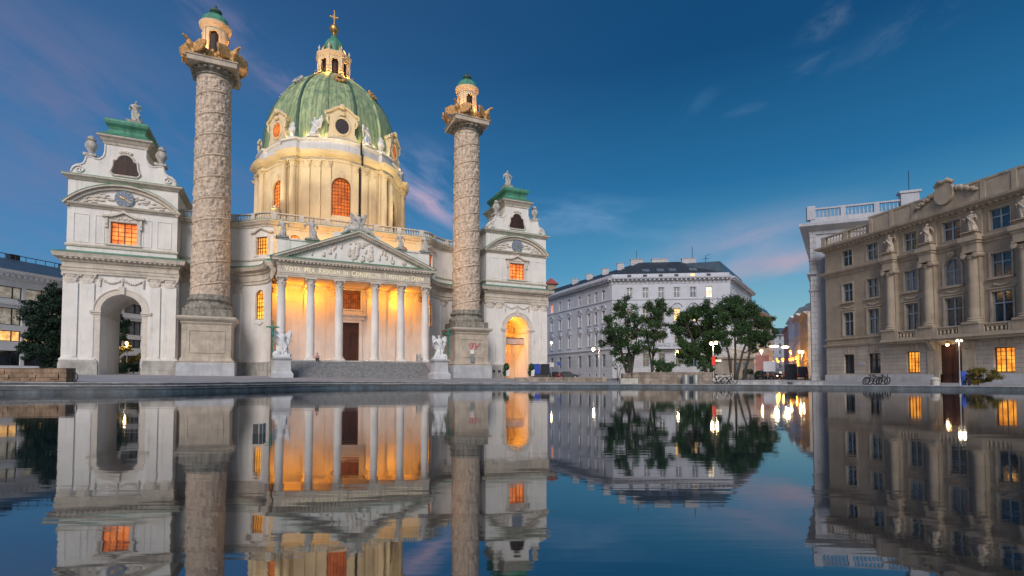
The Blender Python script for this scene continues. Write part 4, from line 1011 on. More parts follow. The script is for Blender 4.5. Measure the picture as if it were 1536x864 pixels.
for t_ in wth[:3]:
    c = sth(t_); frame(d, c-1.5, c+1.5, 26.3, 32.6, 1.5, .3, -.14, .02); frame(d, c-1.95, c+1.95, 25.9, 34.3, 0, .12, -.1, .02)
    d.box(c-.3, c+.3, -.3, .02, 32.5, 33.3, dx=.6); d.box(c-2.2, c+2.2, -.3, .02, 25.5, 25.85, dx=.6)
build('drum_wall', d, 'cream', cr, 30)
pil = MB(DP); cps = MB(DP); PZ0, PZ1 = 22.4, 33.9
flat = [radians(v) for v in (9.8, -9.8, 17, -17, 24.5, -24.5)]
for t_ in flat:
    c = sth(t_); pil = MB(DP); pil.box(c-.55, c+.55, -.3, .01, PZ0, PZ1, dx=.4); pl_ = build('drum_pilaster', pil, 'cream', cr, 30)
    cps = MB(DP); capital(cps, c, -.12, PZ1-.05, 35.15, .5, .45); build('capital', cps, 'cream', pl_, 40)
for sg in (-1, 1):
    for t_ in (33.5, 40.5, 66, 76, 104, 114):
        c = sg*sth(radians(t_)); q = MB(DP); q.box(c-.62, c+.62, -.35, .01, PZ0-2, PZ1+1.2, dx=.4)
        x, y = DP.at(c, -.62); q.fm = None
        q.lathe([(.68, PZ0), (.68, PZ0+.25), (.58, PZ0+.4), (.56, PZ0+3), (.54, PZ0+8), (.49, PZ1)], x, y, 20); q.lathe([(.75, PZ0-2), (.75, PZ0)], x, y, 4)
        dc_ = build('drum_column', q, 'cream', cr, 40)
        cps = MB(DP); capital(cps, c, -.62, PZ1-.02, 35.15, .46, .9); build('capital', cps, 'cream', dc_, 40)
# --- entablature of the drum with ressauts over the column pairs
def ressaut(extra):
    out = []
    for k in range(321):
        th = -pi+2*pi*k/320; a_ = abs(math.degrees(th)); ex = 0
        for lo_, hi_ in ((30.5, 43.5), (63, 79), (101, 117)):
            if lo_ < a_ < hi_: ex = extra
        out.append(((DA+ex)*sin(th), DC-(DB+ex)*cos(th)))
    return out[:-1]
e = MB(); e.sweep([(-.3, 35.1), (.12, 35.1), (.12, 35.35), (.2, 35.45), (.1, 35.5), (.1, 35.75), (.3, 35.85), (.6, 36.0), (.75, 36.15), (.85, 36.4), (1.0, 36.6), (-.3, 36.75)], ressaut(.8), True)
build('drum_entablature', e, 'cream', cr, 30)
e = MB(); e.sweep([(-1.2, 36.6), (.12, 36.6), (.12, 38.3), (.2, 38.4), (.36, 38.55), (.4, 38.75), (.1, 38.85), (-1.2, 38.95)], ressaut(.5), True); build('dome_base_ring', e, 'stucco', cr, 30)
# --- dome windows and drum windows
for t_ in wth[:5]:
    c = sth(t_); xa, xb, za, zb, ris = c-1.5, c+1.5, 26.3, 32.6, 1.5
    fb = MB(DP); frame(fb, xa+.1, xb-.1, za+.1, zb-.1, ris-.1, .098, .2, .3)
    for i in range(1, 6):
        x = xa+(xb-xa)*i/6; q = abs(2*(x-c)/(xb-xa)); fb.box(x-.03, x+.03, .2, .27, za, zb-ris*(1-sqrt(1-q*q))-.05)
    for j in range(0, 11):
        z = za+.05+(zb-za)*j/11; hw = 1.5*(sqrt(max(0, 1-((z-zb+ris)/ris)**2)) if z > zb-ris else 1); fb.box(c-hw, c+hw, .205, .265, z-.03, z+.03, dx=.8)
    fw = build('window', fb, 'bar', cr, 0); pn = MB(DP); pl = pane_poly(xa, xb, za, zb, ris)
    ang = abs(t_) > .3
    pn.add([(a_, .33, b_) for a_, b_ in pl], [tuple(range(len(pl)))]); build('pane', pn, 'lit_orange' if -1.2 < t_ < -.3 else 'lit_drum', fw, 0)
# --- dome shell
prof = [(12.0, 38.8), (12.05, 41), (11.85, 43.5), (11.4, 46), (10.65, 48.3), (9.65, 50.4), (8.4, 52.3), (7.0, 53.9), (5.4, 55.4), (4.2, 56.5), (3.6, 57.0)]
def dome_pt(r, th, g=0):
    kb = 1+.30*max(0, (r-3.4)/8.35); return ((r+g)*sin(th), DC-(r*kb+g)*cos(th))
def prof_at(z):
    for (r0, z0), (r1, z1) in zip(prof, prof[1:]):
        if z <= z1: return r0+(r1-r0)*(z-z0)/(z1-z0)
    return prof[-1][0]
pf = []
for (a0, b0), (a1, b1) in zip(prof, prof[1:]):
    for k in range(3): pf.append((a0+(a1-a0)*k/3, b0+(b1-b0)*k/3))
pf.append(prof[-1])
dm = MB(); SEG = 288; vs = []
for r_, z in pf:
    for k in range(SEG):
        th = 2*pi*k/SEG; vs.append((*dome_pt(r_, th, .035 if k % 4 == 0 else 0), z))
dm.add(vs, [(i*SEG+k, i*SEG+(k+1) % SEG, (i+1)*SEG+(k+1) % SEG, (i+1)*SEG+k) for i in range(len(pf)-1) for k in range(SEG)]); build('dome', dm, 'dome', cr, 50)
for k in range(16):
    th = radians(k*22.5+11.25)
    q = MB(); q.tube([(*dome_pt(r_, th, .05), z) for r_, z in pf], [.30-.15*i/len(pf) for i in range(len(pf))], 8); build('dome_rib', q, 'seam' if k % 2 == 0 else 'dome', cr, 60)
# --- big oval dormers at the foot of the dome, small round ones above
def local_frame(th, z, out_=0):
    r_ = prof_at(z); x, y = dome_pt(r_, th); x1, y1 = dome_pt(r_, th+.01); t_ = atan2(y1-y, x1-x)
    return Matrix.Translation((x, y, z)) @ Matrix.Rotation(t_, 4, 'Z') @ Matrix.Translation((0, -out_, 0))
for th in (0, radians(50), radians(-50), radians(100), radians(-100)):
    T = local_frame(th, 38.9, .55); q = MB(); q.T = T
    body = [(-2.35, 0), (2.35, 0), (2.3, .6), (2.0, 1.2), (2.0, 3.4), (2.45, 3.75), (2.5, 4.05), (1.9, 4.2), (1.3, 4.75), (.6, 5.1), (0, 5.2), (-.6, 5.1), (-1.3, 4.75), (-1.9, 4.2), (-2.5, 4.05), (-2.45, 3.75), (-2.0, 3.4), (-2.0, 1.2), (-2.3, .6)]
    oval = [(1.22*sin(2*pi*k/28), 2.15+1.42*cos(2*pi*k/28)) for k in range(28)]
    q.prism([(-x, z) for x, z in body], 'xz', .0, 2.4)
    hd = [(2.55, 3.7), (2.6, 4.1), (1.95, 4.3), (1.35, 4.85), (.65, 5.25), (0, 5.35)]
    hd = hd+[(-x, z) for x, z in hd[::-1][1:]]
    for (a0, b0), (a1, b1) in zip(hd, hd[1:]): q.tube([(a0, -.15, b0), (a1, -.15, b1)], .2, 6)
    for k in range(28):
        a_, b_ = oval[k], oval[(k+1) % 28]; q.tube([(a_[0], -.06, a_[1]), (b_[0], -.06, b_[1])], .17, 6)
    q.ball((0, -.25, 5.35), (.5, .35, .45), 10, 8); q.ball((0, -.2, 4.2), (.55, .3, .3), 10, 8)
    for s in (-1, 1): q.tube([(s*2.2, -.12, 3.6), (s*2.35, -.15, 2.9), (s*2.1, -.1, 2.2)], [.22, .25, .1], 6)
    dn = build('dormer', q, 'cream', cr, 40)
    pn = MB(); pn.T = T; pn.add([(x, -.012, z) for x, z in oval], [tuple(range(28))]); build('pane', pn, 'glass' if abs(th) < .1 else 'lit_orange', dn, 0)
    gb_ = MB(); gb_.T = T
    for i in range(-3, 4):
        x = i*.32; h_ = 1.42*sqrt(max(0, 1-(x/1.22)**2)); gb_.box(x-.025, x+.025, -.05, -.015, 2.15-h_, 2.15+h_)
    for j in range(-4, 5):
        z = j*.3; h_ = 1.22*sqrt(max(0, 1-(z/1.42)**2)); gb_.box(-h_, h_, -.048, -.016, 2.15+z-.022, 2.15+z+.022)
    build('glazing_bars', gb_, 'bar', dn, 0)
for th in (radians(1), radians(45), radians(-47), radians(90), radians(-90)):
    T = local_frame(th, 52.2, .25) @ Matrix.Rotation(radians(-38), 4, 'X'); q = MB(); q.T = T @ Matrix.Rotation(pi/2, 4, 'X')
    q.lathe([(.5, -.9), (.5, .35), (.8, .35), (.95, .2), (.95, -.9)], 0, 0, 20)
    for k in range(10): a_ = k*pi/5; q.ball((.9*sin(a_), -.9*cos(a_), .25), .2, 8, 6)
    ey = build('eye_dormer', q, 'bronze' if th > -.3 else 'statue', cr, 40)
    pn = MB(); pn.T = q.T; pn.lathe([(.01, .1), (.6, .1)], 0, 0, 16); build('pane', pn, 'glass', ey, 0)
# --- lantern
ln = MB(); R8 = 3.0
ring8 = [(R8*sin(pi/8+k*pi/4-pi), DC-R8*cos(pi/8+k*pi/4-pi)) for k in range(8)]
for k in range(8):
    a = -k*pi/4; ln.T = Matrix.Translation((0, DC, 0)) @ Matrix.Rotation(k*pi/4, 4, 'Z') @ Matrix.Translation((0, -R8*cos(pi/8), 0)); hw = R8*sin(pi/8)
    ln.wall(-hw, hw, 56.6, 61.3, 0, [(-.62, .62, 57.3, 60.5, .62)], .35); frame(ln, -.62, .62, 57.3, 60.5, .62, .16, -.07, .02)
    ln.box(hw-.2, hw+.12, -.12, .2, 56.6, 61.3)
ln.T = None
ln.sweep([(-.3, 61.0), (.1, 61.0), (.14, 61.2), (.34, 61.45), (.42, 61.75), (-.3, 61.85)], ring8, True)
ln.sweep([(-.3, 56.5), (.5, 56.5), (.5, 56.9), (.2, 57.0), (-.3, 57.0)], ring8, True)
ll = build('lantern', ln, 'cream', cr, 30)
lo = MB(); lo.lathe([(2.35, 57), (2.35, 61)], 0, DC, 16); build('lantern_glazing', lo, 'louvre', ll, 40)
rg = MB()
for k in range(8):
    a = pi/8+k*pi/4; b_ = a+pi/4; p0 = (3.75*sin(a), DC-3.75*cos(a)); p1 = (3.75*sin(b_), DC-3.75*cos(b_)); rg.tube([(*p0, 57.9), (*p1, 57.9)], .05, 5); rg.tube([(*p0, 57.3), (*p1, 57.3)], .05, 5)
    for j in range(6): f_ = j/6; rg.tube([(p0[0]+(p1[0]-p0[0])*f_, p0[1]+(p1[1]-p0[1])*f_, 56.9), (p0[0]+(p1[0]-p0[0])*f_, p0[1]+(p1[1]-p0[1])*f_, 57.9)], .04, 4)
build('lantern_railing', rg, 'iron', cr, 0)
uc = MB()
for k in range(8): a = pi/8+k*pi/4; uc.lathe([(.2, 61.8), (.2, 62.1), (.1, 62.2), (.24, 62.5), (.2, 62.75), (.08, 62.85), (.1, 63.0), (.02, 63.2)], 2.95*sin(a), DC-2.95*cos(a), 8)
build('lantern_urns', uc, 'trim', cr, 50)
cu_ = MB(); cu_.lathe([(2.5, 61.85), (2.0, 62.2), (1.9, 62.6), (1.75, 63.3), (1.85, 63.9), (1.75, 64.4), (1.4, 65.0), (.95, 65.5), (.65, 65.9), (.55, 66.3)], 0, DC, 32, mod=lambda a, i: 1+.02*cos(8*a)); build('lantern_cap', cu_, 'copper', cr, 50)
vq = MB()
for k in range(8):
    a = pi/8+k*pi/4; vq.tube([(2.35*sin(a), DC-2.35*cos(a), 61.9), (2.2*sin(a), DC-2.2*cos(a), 62.9), (1.85*sin(a), DC-1.85*cos(a), 63.6)], [.28, .2, .12], 6)
build('lantern_volutes', vq, 'gold', cr, 50)
gb = MB(); gb.lathe([(.5, 66.2), (.62, 66.4), (.3, 66.7), (.35, 66.95), (.62, 67.1)], 0, DC, 16); gb.ball((0, DC, 67.75), .85, 20, 14); gb.lathe([(.2, 68.5), (.12, 68.9), (.1, 69.1)], 0, DC, 8); build('orb', gb, 'gold', cr, 60)
cx = MB(); cx.box(-.1, .1, DC-.08, DC+.08, 68.9, 71.3); cx.box(-.62, .62, DC-.075, DC+.075, 70.05, 70.25)
for x, z in ((-.66, 70.15), (.66, 70.15), (0, 71.32)): cx.ball((x, DC, z), .17, 8, 6)
for k in range(8): a = k*pi/4+.39; cx.tube([(.1*cos(a), DC, 70.15+.1*sin(a)), (.55*cos(a), DC, 70.15+.55*sin(a))], [.05, .02], 4)
build('cross', cx, 'gold', cr, 30)
dp = MB(DP); c = sth(radians(13.2)); dp.box(c-.12, c+.12, -.35, -.15, 21.0, 34.9, dx=1); dp.box(c-.12, c+.12, -1.25, -1.05, 34.9, 36.8, dx=1); dp.box(c-.12, c+.12, -.8, -.6, 36.8, 39, dx=1); build('downpipe', dp, 'iron', cr, 0)

# ================================================================== statues
def figure(h, seed, arms=((.30, -.10, .62), (-.24, -.14, .55)), wings=0, robe=True, sit=False, res=100):
    q = random.Random(seed); m = MB(); ph = q.uniform(0, 6)
    rg = [(0, .19, .16), (.06, .185, .155), (.2, .165, .14), (.35, .145, .125), (.47, .135, .125), (.56, .115, .10), (.64, .125, .10), (.72, .15, .105), (.78, .165, .10), (.82, .13, .085), (.845, .06, .06), (.875, .05, .05)]
    if not robe: rg = [(0, .13, .10), (.05, .11, .09), (.25, .125, .09), (.45, .14, .11)]+rg[5:]
    n = 28; vs = []
    for z, rx, ry in rg:
        ox = .035*sin(z*3.4+ph)*(1-z)+.02*sin(z*5+ph); oy = .02*cos(z*4+ph)
        for k in range(n):
            a = 2*pi*k/n; f = 1+(.20*sin(7*a+ph+4*z)+.10*sin(13*a+ph*2-3*z))*max(0, .76-z)*1.5
            vs.append(((ox+rx*f*cos(a))*h, (oy+ry*f*sin(a))*h, z*h))
    m.add(vs, [(i*n+k, i*n+(k+1) % n, (i+1)*n+(k+1) % n, (i+1)*n+k) for i in range(len(rg)-1) for k in range(n)]+[tuple(range(n))[::-1], tuple((len(rg)-1)*n+k for k in range(n))])
    hx = .03*sin(ph)
    m.ball((hx*h, -.02*h, .93*h), (.052*h, .062*h, .072*h), 14, 10); m.ball((hx*h, .005*h, .95*h), (.06*h, .062*h, .06*h), 12, 8)
    m.tube([(hx*h, -.075*h, .935*h), (hx*h, -.095*h, .915*h)], [.01*h, .014*h], 5)
    for s, (ax, ay, az) in zip((1, -1), arms):
        sh = Vector((s*.14, 0, .79)); hd = Vector((ax if s > 0 else ax, ay, az)); el_ = (sh+hd)/2+Vector((s*.05, .05, -.06))
        m.tube([tuple(sh*h), tuple(el_*h), tuple(hd*h)], [.05*h, .042*h, .026*h], 8); m.ball(tuple(hd*h), .03*h, 8, 6)
        m.tube([tuple(el_*h), tuple((el_+Vector((s*.02, .02, -.16)))*h)], [.05*h, .02*h], 6)
    m.tube([(-.15*h, -.06*h, .75*h), (.02*h, -.13*h, .55*h), (.16*h, -.08*h, .35*h), (.1*h, -.14*h, .12*h)], [.04*h, .05*h, .05*h, .03*h], 8)
    if wings:
        for s in (-1, 1):
            pl = [(.05, .62), (.14, .84), (.30, 1.0), (.40, .98), (.42, .82), (.36, .62), (.30, .46), (.2, .34), (.12, .42)]
            m.T = Matrix.Rotation(s*radians(-22), 4, 'Z'); m.prism([(s*x*h*wings, z*h) for x, z in pl], 'xz', .09*h, .135*h)
            for k in range(6):
                f_ = k/5; m.tube([(s*(.14+.24*f_)*h*wings, .08*h, (.84+.1*sin(pi*f_))*h), (s*(.16+.2*f_)*h*wings, .09*h, (.36+.32*f_)*h)], [.03*h, .018*h], 5)
            m.T = None
    return remesh(m, h/res)
FIG = [figure(1, 1), figure(1, 2, ((.34, -.05, .86), (-.2, -.16, .6))), figure(1, 3, ((.2, -.18, .64), (-.36, -.02, .70))), figure(1, 4, ((.16, -.2, .7), (-.16, -.2, .66))), figure(1, 5, ((.36, -.1, .95), (-.3, 0, .5)), .8), figure(1, 6, ((.3, -.15, .6), (-.34, -.1, .9)), .8)]
def statue(label, loc, h, k, rz, m='statue', base=.0, group=None, name='statue', wide=1.0):
    r = thing(name, label, 'statue', loc, rz, group)
    b = MB(); s = .3*h
    if base: b.stack(0, 0, [(s*1.15, 0), (s*1.15, base*.2), (s, base*.3), (s*.92, base*.85), (s*1.05, base)]); build('statue_base', b, m, r, 20)
    f = MB(); f.v = [(x*h*wide, y*h, z*h+base-.01) for x, y, z in FIG[k].v]; f.f = FIG[k].f; build('figure', f, m, r, 80)
    return r
def urn(label, loc, h, group=None, m='statue', name='urn'):
    b = MB(); b.box(-.24*h, .24*h, -.24*h, .24*h, 0, .12*h)
    b.lathe([(.10*h, .12*h), (.08*h, .2*h), (.15*h, .3*h), (.225*h, .46*h), (.235*h, .58*h), (.18*h, .7*h), (.14*h, .74*h), (.2*h, .8*h), (.12*h, .87*h), (.13*h, .93*h), (.03*h, h)], 0, 0, 18, mod=lambda a, i: 1+(.05*sin(9*a) if i in (3, 4, 5) else 0))
    o = build(name, b, m, None, 50, loc, PHI); return tag(o, label, 'urn', group)
side = {-1: 'left', 1: 'right'}
for s in (-1, 1):
    statue('robed stone statue standing on the green roof of the %s gate pavilion' % side[s], ch(s*25.9, -5.3, 30.95), 2.75, 3 if s < 0 else 0, PHI, base=1.35)
    for t_ in (-1, 1):
        urn('stone urn on the %s scroll of the %s pavilion gable' % ('left' if t_ < 0 else 'right', side[s]), ch(s*25.9+t_*3.45, -1.9, 25.85), 2.55, 'urns on the pavilion gables')
# statues on the portico parapet
pst = [(-8.75, 16.75, 2.15, 1, 'robed grey statue at the left end of the portico parapet, arm raised'), (-5.4, 16.75, 2.55, 2, 'grey statue with a staff, second from left on the portico parapet'), (5.45, 16.75, 2.15, 0, 'grey statue on the right slope behind the pediment, inner one of two'), (8.75, 16.75, 2.25, 3, 'grey statue at the far right end of the portico parapet')]
for u, z, h, k, lb in pst: statue(lb, ch(u, 5.6, z), h, k, PHI, 'statue', .18, 'statues on the portico parapet')
g = MB()
for x, h, k in ((0, 2.5, 4), (-1.15, 1.5, 2), (1.25, 1.45, 1)):
    g.T = Matrix.Translation((x, 0, 0 if x == 0 else -.45)); g.add([(a*h*1.15, b*h, c*h) for a, b, c in FIG[k].v], FIG[k].f)
g.T = None
for s in (-1, 1): g.tube([(s*.3, -.2, .5), (s*1.3, -.3, .25), (s*2.1, -.25, -.35)], [.4, .32, .15], 10)
g.box(-1.0, 1.0, -.5, .5, -.6, .12)
gr = thing('statue_group', 'grey stone figure group crowning the tip of the portico pediment', 'statue', ch(0, 6.1, 18.25), PHI); build('figures', g, 'statue', gr, 60)
# angels with crosses at the foot of the stairs
for s in (-1, 1):
    r = thing('statue_pedestal', 'pale stone pedestal at the %s foot of the portico stairs' % side[s], 'pedestal', ch(s*8.6, 13.3, 0), PHI)
    b = MB(); b.stack(0, 0, [(1.08, -.8), (1.08, .35), (.95, .5), (.86, .62), (.82, 1.7), (.88, 1.8), (1.0, 1.92), (1.02, 2.05), (.9, 2.1)]); build('pedestal_block', b, 'palebase', r, 20)
    a = figure(3.15, 21+s, ((.62*s if s > 0 else .30, -.2, .60), (-.30 if s > 0 else -.34, -.2, .74)), .78, res=62) if False else figure(2.65, 22+s, ((.30, -.2, .62), (-.30, -.17, .74)) if s < 0 else ((.30, -.17, .74), (-.30, -.2, .62)), .75, res=105)
    st = thing('angel_statue', 'white marble angel holding a cross on the %s stair pedestal' % side[s], 'statue', ch(s*8.6, 13.3, 2.09), PHI-.1)
    bb_ = MB(); bb_.box(-.82, .82, -.75, .75, 0, .3); bb_.ball((-.5*s*-1, -.3, .35), (.5, .5, .35), 10, 8); build('statue_base', bb_, 'marble', st, 40)
    build('figure', a, 'marble', st, 70, (0, 0, .26))
    c = MB(); c.box(-.06, .06, -.06, .06, -2.1, 1.35); c.box(-.62, .62, -.05, .05, .62, .75)
    for k in range(5): c.ball((0, -.08, .5-.16*k), (.13, .1, .12), 8, 6)
    c.tube([(-.4, -.07, .68), (0, -.09, .45), (.4, -.07, .68)], .05, 6)
    X = ch(s*8.6+(-.95 if s < 0 else .95), 13.3+.45, 4.55); tag(build('bronze_cross', c, 'greenbronze', None, 30, X, PHI), 'green bronze cross held by the %s marble angel' % side[s], 'cross')
# figures round the foot of the dome
DR = 38.9
def dome_spot(thd, g=1.25):
    th = radians(thd); x, y = (DA+.05-g*.35)*sin(th), DC-(DB+.05-g*.35)*cos(th); return ch(x, -y, DR), PHI+th
for thd, typ, lb in ((-87, 's', 'cherub group at the far left edge of the dome'), (-37, 'u', 'stone urn with figures beside the left dome dormer'), (-19.5, 'a', 'winged angel left of the central dome dormer'), (20.5, 'a', 'winged angel right of the central dome dormer'), (34, 'u', 'stone urn right of the central dormer by a dome rib'), (66, 's', 'stone figure beside the right dome dormer'), (84, 's', 'small stone figure at the far right edge of the dome')):
    p, a = dome_spot(thd)
    if typ == 'u': urn(lb, p, 3.1, 'urns round the dome foot', 'marble')
    elif typ == 'a': statue(lb, p, 3.0, 4 if thd < 0 else 5, a+.5*(1 if thd > 0 else -1), 'marble', .5, 'figures round the dome foot', 'angel_statue', 1.5)
    else: statue(lb, p, 3.0, 4 if thd < 0 else 0, a, 'marble', .4, 'figures round the dome foot', 'statue', 1.3)
for u, n, lb in ((-9.7, -16.4, 'floodlit urn on the balcony left of the central drum window'), (11.9, -23, 'floodlit urn on the balcony at the right of the drum')): urn(lb, ch(u, n, 24.2 if u < 0 else 23.6), 3.3, 'urns at the foot of the drum', 'cream')

# ================================================================== generic facade helpers
def bld(name, label, loc, rz, group=None): return thing(name, label, 'building', loc, rz, group)

# ================================================================== sandstone building on the right
RB_RZ = atan2(-1, .229)
rb = bld('sandstone_building', 'brown sandstone building with giant columns and roof statues at the right', (42.2, 68.0, EZ), RB_RZ)
LEN = 32.5
cols = [1.0]  # local x runs along the front towards the viewer
rows = {'g': (.45, 2.8), '1': (5.3, 8.25), '2': (9.65, 11.95), 'a': (14.25, 16.25)}
bays = [(3.45, .74), (6.95, .78), (11.65, .74), (16.0, .86), (20.35, .86), (25.05, .78), (28.6, .74)]
DOOR = (14.55, 16.75)
wl = MB(); wg = MB(); ops_g = []; ops_u = []
for i, (x, hw) in enumerate(bays):
    if i != 3: ops_g.append((x-hw*(1.0 if i < 2 else 1.0), x+hw, .45, 2.85))
    ops_u.append((x-hw, x+hw, 5.25, 8.25)); 
    if i == 3: ops_u.append((x-hw, x+hw, 9.5, 12.3, hw))
    else: ops_u.append((x-hw, x+hw, 9.65, 11.95))
    ops_u.append((x-hw, x+hw, 14.25, 16.25))
wg.wall(0, LEN, .3, 4.0, 0, ops_g+[(14.5, 16.8, .3, 3.4)], .4); build('ground_storey', wg, 'taupe_rust', rb, 20)
wl.wall(0, LEN, 4.0, 17.0, .06, ops_u, .38)
wl.add([(0, .06, -1.5), (0, 18, -1.5), (0, 18, 17), (0, .06, 17)], [(0, 1, 2, 3)]); wl.add([(LEN, .06, -1.5), (LEN, 18, -1.5), (LEN, 18, 17), (LEN, .06, 17)], [(0, 1, 2, 3)])
wl.add([(0, 18, -1.5), (LEN, 18, -1.5), (LEN, 18, 17), (0, 18, 17)], [(0, 1, 2, 3)]); wl.add([(0, 0, 17), (LEN, 0, 17), (LEN, 18, 17), (0, 18, 17)], [(0, 1, 2, 3)])
build('upper_wall', wl, 'taupe', rb, 20)
bs_ = MB(); bs_.box(-.15, 14.0, -.15, .02, -1.8, .3); bs_.box(17.3, LEN+.1, -.15, .02, -1.8, .3); bs_.box(14.5, 16.8, -.05, .4, -1.8, -.72); build('granite_base', bs_, 'palebase', rb, 15)
t = MB(); fp = [(0, 18), (0, .06), (LEN, .06), (LEN, 18)]
t.sweep([(0, 3.85), (.2, 3.9), (.3, 4.05), (.34, 4.2), (0, 4.28)], fp)
t.sweep([(0, 4.85), (.14, 4.88), (.14, 5.02), (0, 5.06)], fp)
t.sweep([(0, 13.2), (.1, 13.2), (.14, 13.42), (.35, 13.5), (.5, 13.72), (.52, 13.86), (0, 13.95)], fp)
t.sweep([(0, 16.6), (.14, 16.65), (.2, 16.85), (.5, 16.95), (.85, 17.15), (.9, 17.38), (-.4, 17.45)], fp); dentils(t, [(0, .06), (LEN, .06)], 16.78, 16.98, .2, .5, .26, .3)
build('cornices', t, 'taupe_trim', rb, 25)
par = MB(); par.box(7.2, 24.8, -.55, .1, 17.4, 19.2); par.box(7.1, 24.9, -.62, .16, 19.2, 19.4)
for x in (7.4, 10, 12.6, 19.4, 22, 24.6): par.box(x-.22, x+.22, -.62, .12, 17.42, 19.2)
br, bb = MB(), MB()
for a, b in ((.2, 7.1), (24.9, LEN-.2)): balustrade(br, bb, [(a, -.2), (b, -.2)], 17.42, 18.75, 3.4, .4)
build('parapet', par, 'taupe_trim', rb, 20); p_ = build('roof_balustrade', br, 'taupe_trim', rb, 20); build('balusters', bb, 'taupe_trim', p_, 30)
ct = MB(); ct.prism([(16+.95*sin(2*pi*k/24), 19.1+1.15*cos(2*pi*k/24)) for k in range(24)], 'xz', -.95, -.5)
ct.tube([(15.1, -.8, 20.0), (15.6, -.9, 20.4), (16, -.95, 20.2), (16.4, -.9, 20.4), (16.9, -.8, 20.0)], [.2, .24, .24, .24, .2], 8)
for s in (-1, 1):
    for k in range(7): ct.ball((16+s*(1.2+.27*k), -.72, 19.3-.13*k+.1*(k % 2)), (.32, .22, .3-.02*k), 8, 6)
build('shield_cartouche', ct, 'taupe_trim', rb, 45)
# windows
def cross_win(parent, xa, xb, za, zb, y, fr, gl, rise=0, split=.62, name='window'):
    fb = MB(); frame(fb, xa+.09, xb-.09, za+.09, zb-.09, max(0, rise-.09), .088, y-.06, y+.03); fb.box(xa, xb, y-.06, y+.03, za, za+.09)
    cx_ = (xa+xb)/2; zm = za+(zb-za)*split
    fb.box(cx_-.06, cx_+.06, y-.07, y+.02, za+.05, zb-.05); fb.box(xa+.03, xb-.03, y-.066, y+.016, zm-.06, zm+.06)
    f = build(name, fb, fr, parent, 0); pl = pane_poly(xa, xb, za, zb, rise); p = MB(); p.add([(a_, y+.04, b_) for a_, b_ in pl], [tuple(range(len(pl)))]); build('pane', p, gl, f, 0); return f
wq = random.Random(3)
for i, (x, hw) in enumerate(bays):
    if i in (2, 4): window(rb, x-hw, x+hw, .45, 2.85, .3, 'bar', 'lit_amber', 0, 4, 6, .05, .09)
    elif i != 3: cross_win(rb, x-hw, x+hw, .45, 2.85, .3, 'iron', 'glass', split=.68)
    cross_win(rb, x-hw, x+hw, 5.25, 8.25, .3, 'bluframe', 'glass')
    if i == 3: cross_win(rb, x-hw, x+hw, 9.5, 12.3, .3, 'bluframe', 'curtain', hw, .55)
    else: cross_win(rb, x-hw, x+hw, 9.65, 11.95, .3, 'bluframe', 'curtain' if i == 2 else 'glass')
    cross_win(rb, x-hw, x+hw, 14.25, 16.25, .3, 'bluframe', 'glass')
for i, (x, hw) in enumerate(bays):
    sr = MB(); sr.box(x-hw-.25, x+hw+.25, -.2, .08, 9.42 if i != 3 else 9.28, 9.62 if i != 3 else 9.48); frame(sr, x-hw, x+hw, 9.65 if i != 3 else 9.5, 11.95 if i != 3 else 12.3, hw if i == 3 else 0, .16, -.03, .065)
    frame(sr, x-hw, x+hw, 5.25, 8.25, 0, .16, -.03, .065); sr.box(x-hw-.3, x+hw+.3, -.08, .07, 8.5, 8.62)
    for k in range(7): sr.ball((x-.6+.2*k, .02, 8.95-.14*sin(pi*k/6)), (.13, .1, .12), 8, 6)
    frame(sr, x-hw, x+hw, 14.25, 16.25, 0, .1, .0, .065)
    if i != 3:
        for k in (-1, 0, 1): sr.prism([(x+k*.42-.14, 2.95), (x+k*.42+.14, 2.95), (x+k*.55+.18, 3.75), (x+k*.55-.18, 3.75)], 'xz', -.07, .0)
    if i == 3: sr.ball((16, -.1, 12.75), (.35, .2, .38), 10, 8)
    build('window_surround', sr, 'taupe_trim', rb, 35)
# giant order
for x in (9.55, 13.85, 18.2, 22.5):
    q = MB(); q.lathe([(.52, 5.85), (.52, 6.5), (.51, 8), (.47, 10.5), (.44, 11.75)], x, -.3, 24); q.box(x-.62, x+.62, -.42, .07, 5.2, 13.2)
    q.box(x-.82, x+.82, -.95, .05, 4.25, 5.25); base_mould(q, x, -.3, 5.25, .56, .6)
    cl_ = build('giant_column', q, 'taupe', rb, 40)
    c = MB(); c.lathe([(.5, 11.72), (.54, 11.8), (.5, 11.88), (.62, 12.05), (.66, 12.12)], x, -.3, 20)
    for s in (-1, 1): c.T = Matrix.Translation((x+s*.55, -.3, 12.1)) @ Matrix.Rotation(pi/2, 4, 'X'); c.lathe([(.05, -.6), (.27, -.58), (.27, .58), (.05, .6)], 0, 0, 14)
    c.T = None; c.box(x-.72, x+.72, -.92, .06, 12.35, 12.5); build('capital', c, 'taupe_trim', cl_, 40)
    b = MB(); b.box(x-.66, x+.66, -.78, .05, 12.5, 13.25); b.box(x-.76, x+.76, -.88, .05, 13.25, 13.5); b.box(x-.88, x+.88, -1.05, .05, 13.5, 13.98); b.box(x-.58, x+.58, -.75, .0, 13.98, 14.35)
    b.box(x-.7, x+.7, -.12, .07, 13.98, 16.6); build('entablature_block', b, 'taupe_trim', rb, 20)
br, bb = MB(), MB()
for a, b in ((10.4, 13.0), (14.7, 17.35), (19.05, 21.65)): balustrade(br, bb, [(a, -.75), (b, -.75)], 4.28, 5.22, 3, .34, .13)
br.box(8.7, 23.4, -1.15, .05, 4.0, 4.28); br.box(8.9, 23.2, -.9, .05, 3.75, 4.0)
for x in (14.0, 17.2): br.prism([(-.9, 3.75), (.02, 3.75), (.02, 2.9), (-.3, 2.9), (-.5, 3.2)], 'yz', x-.22, x+.22)
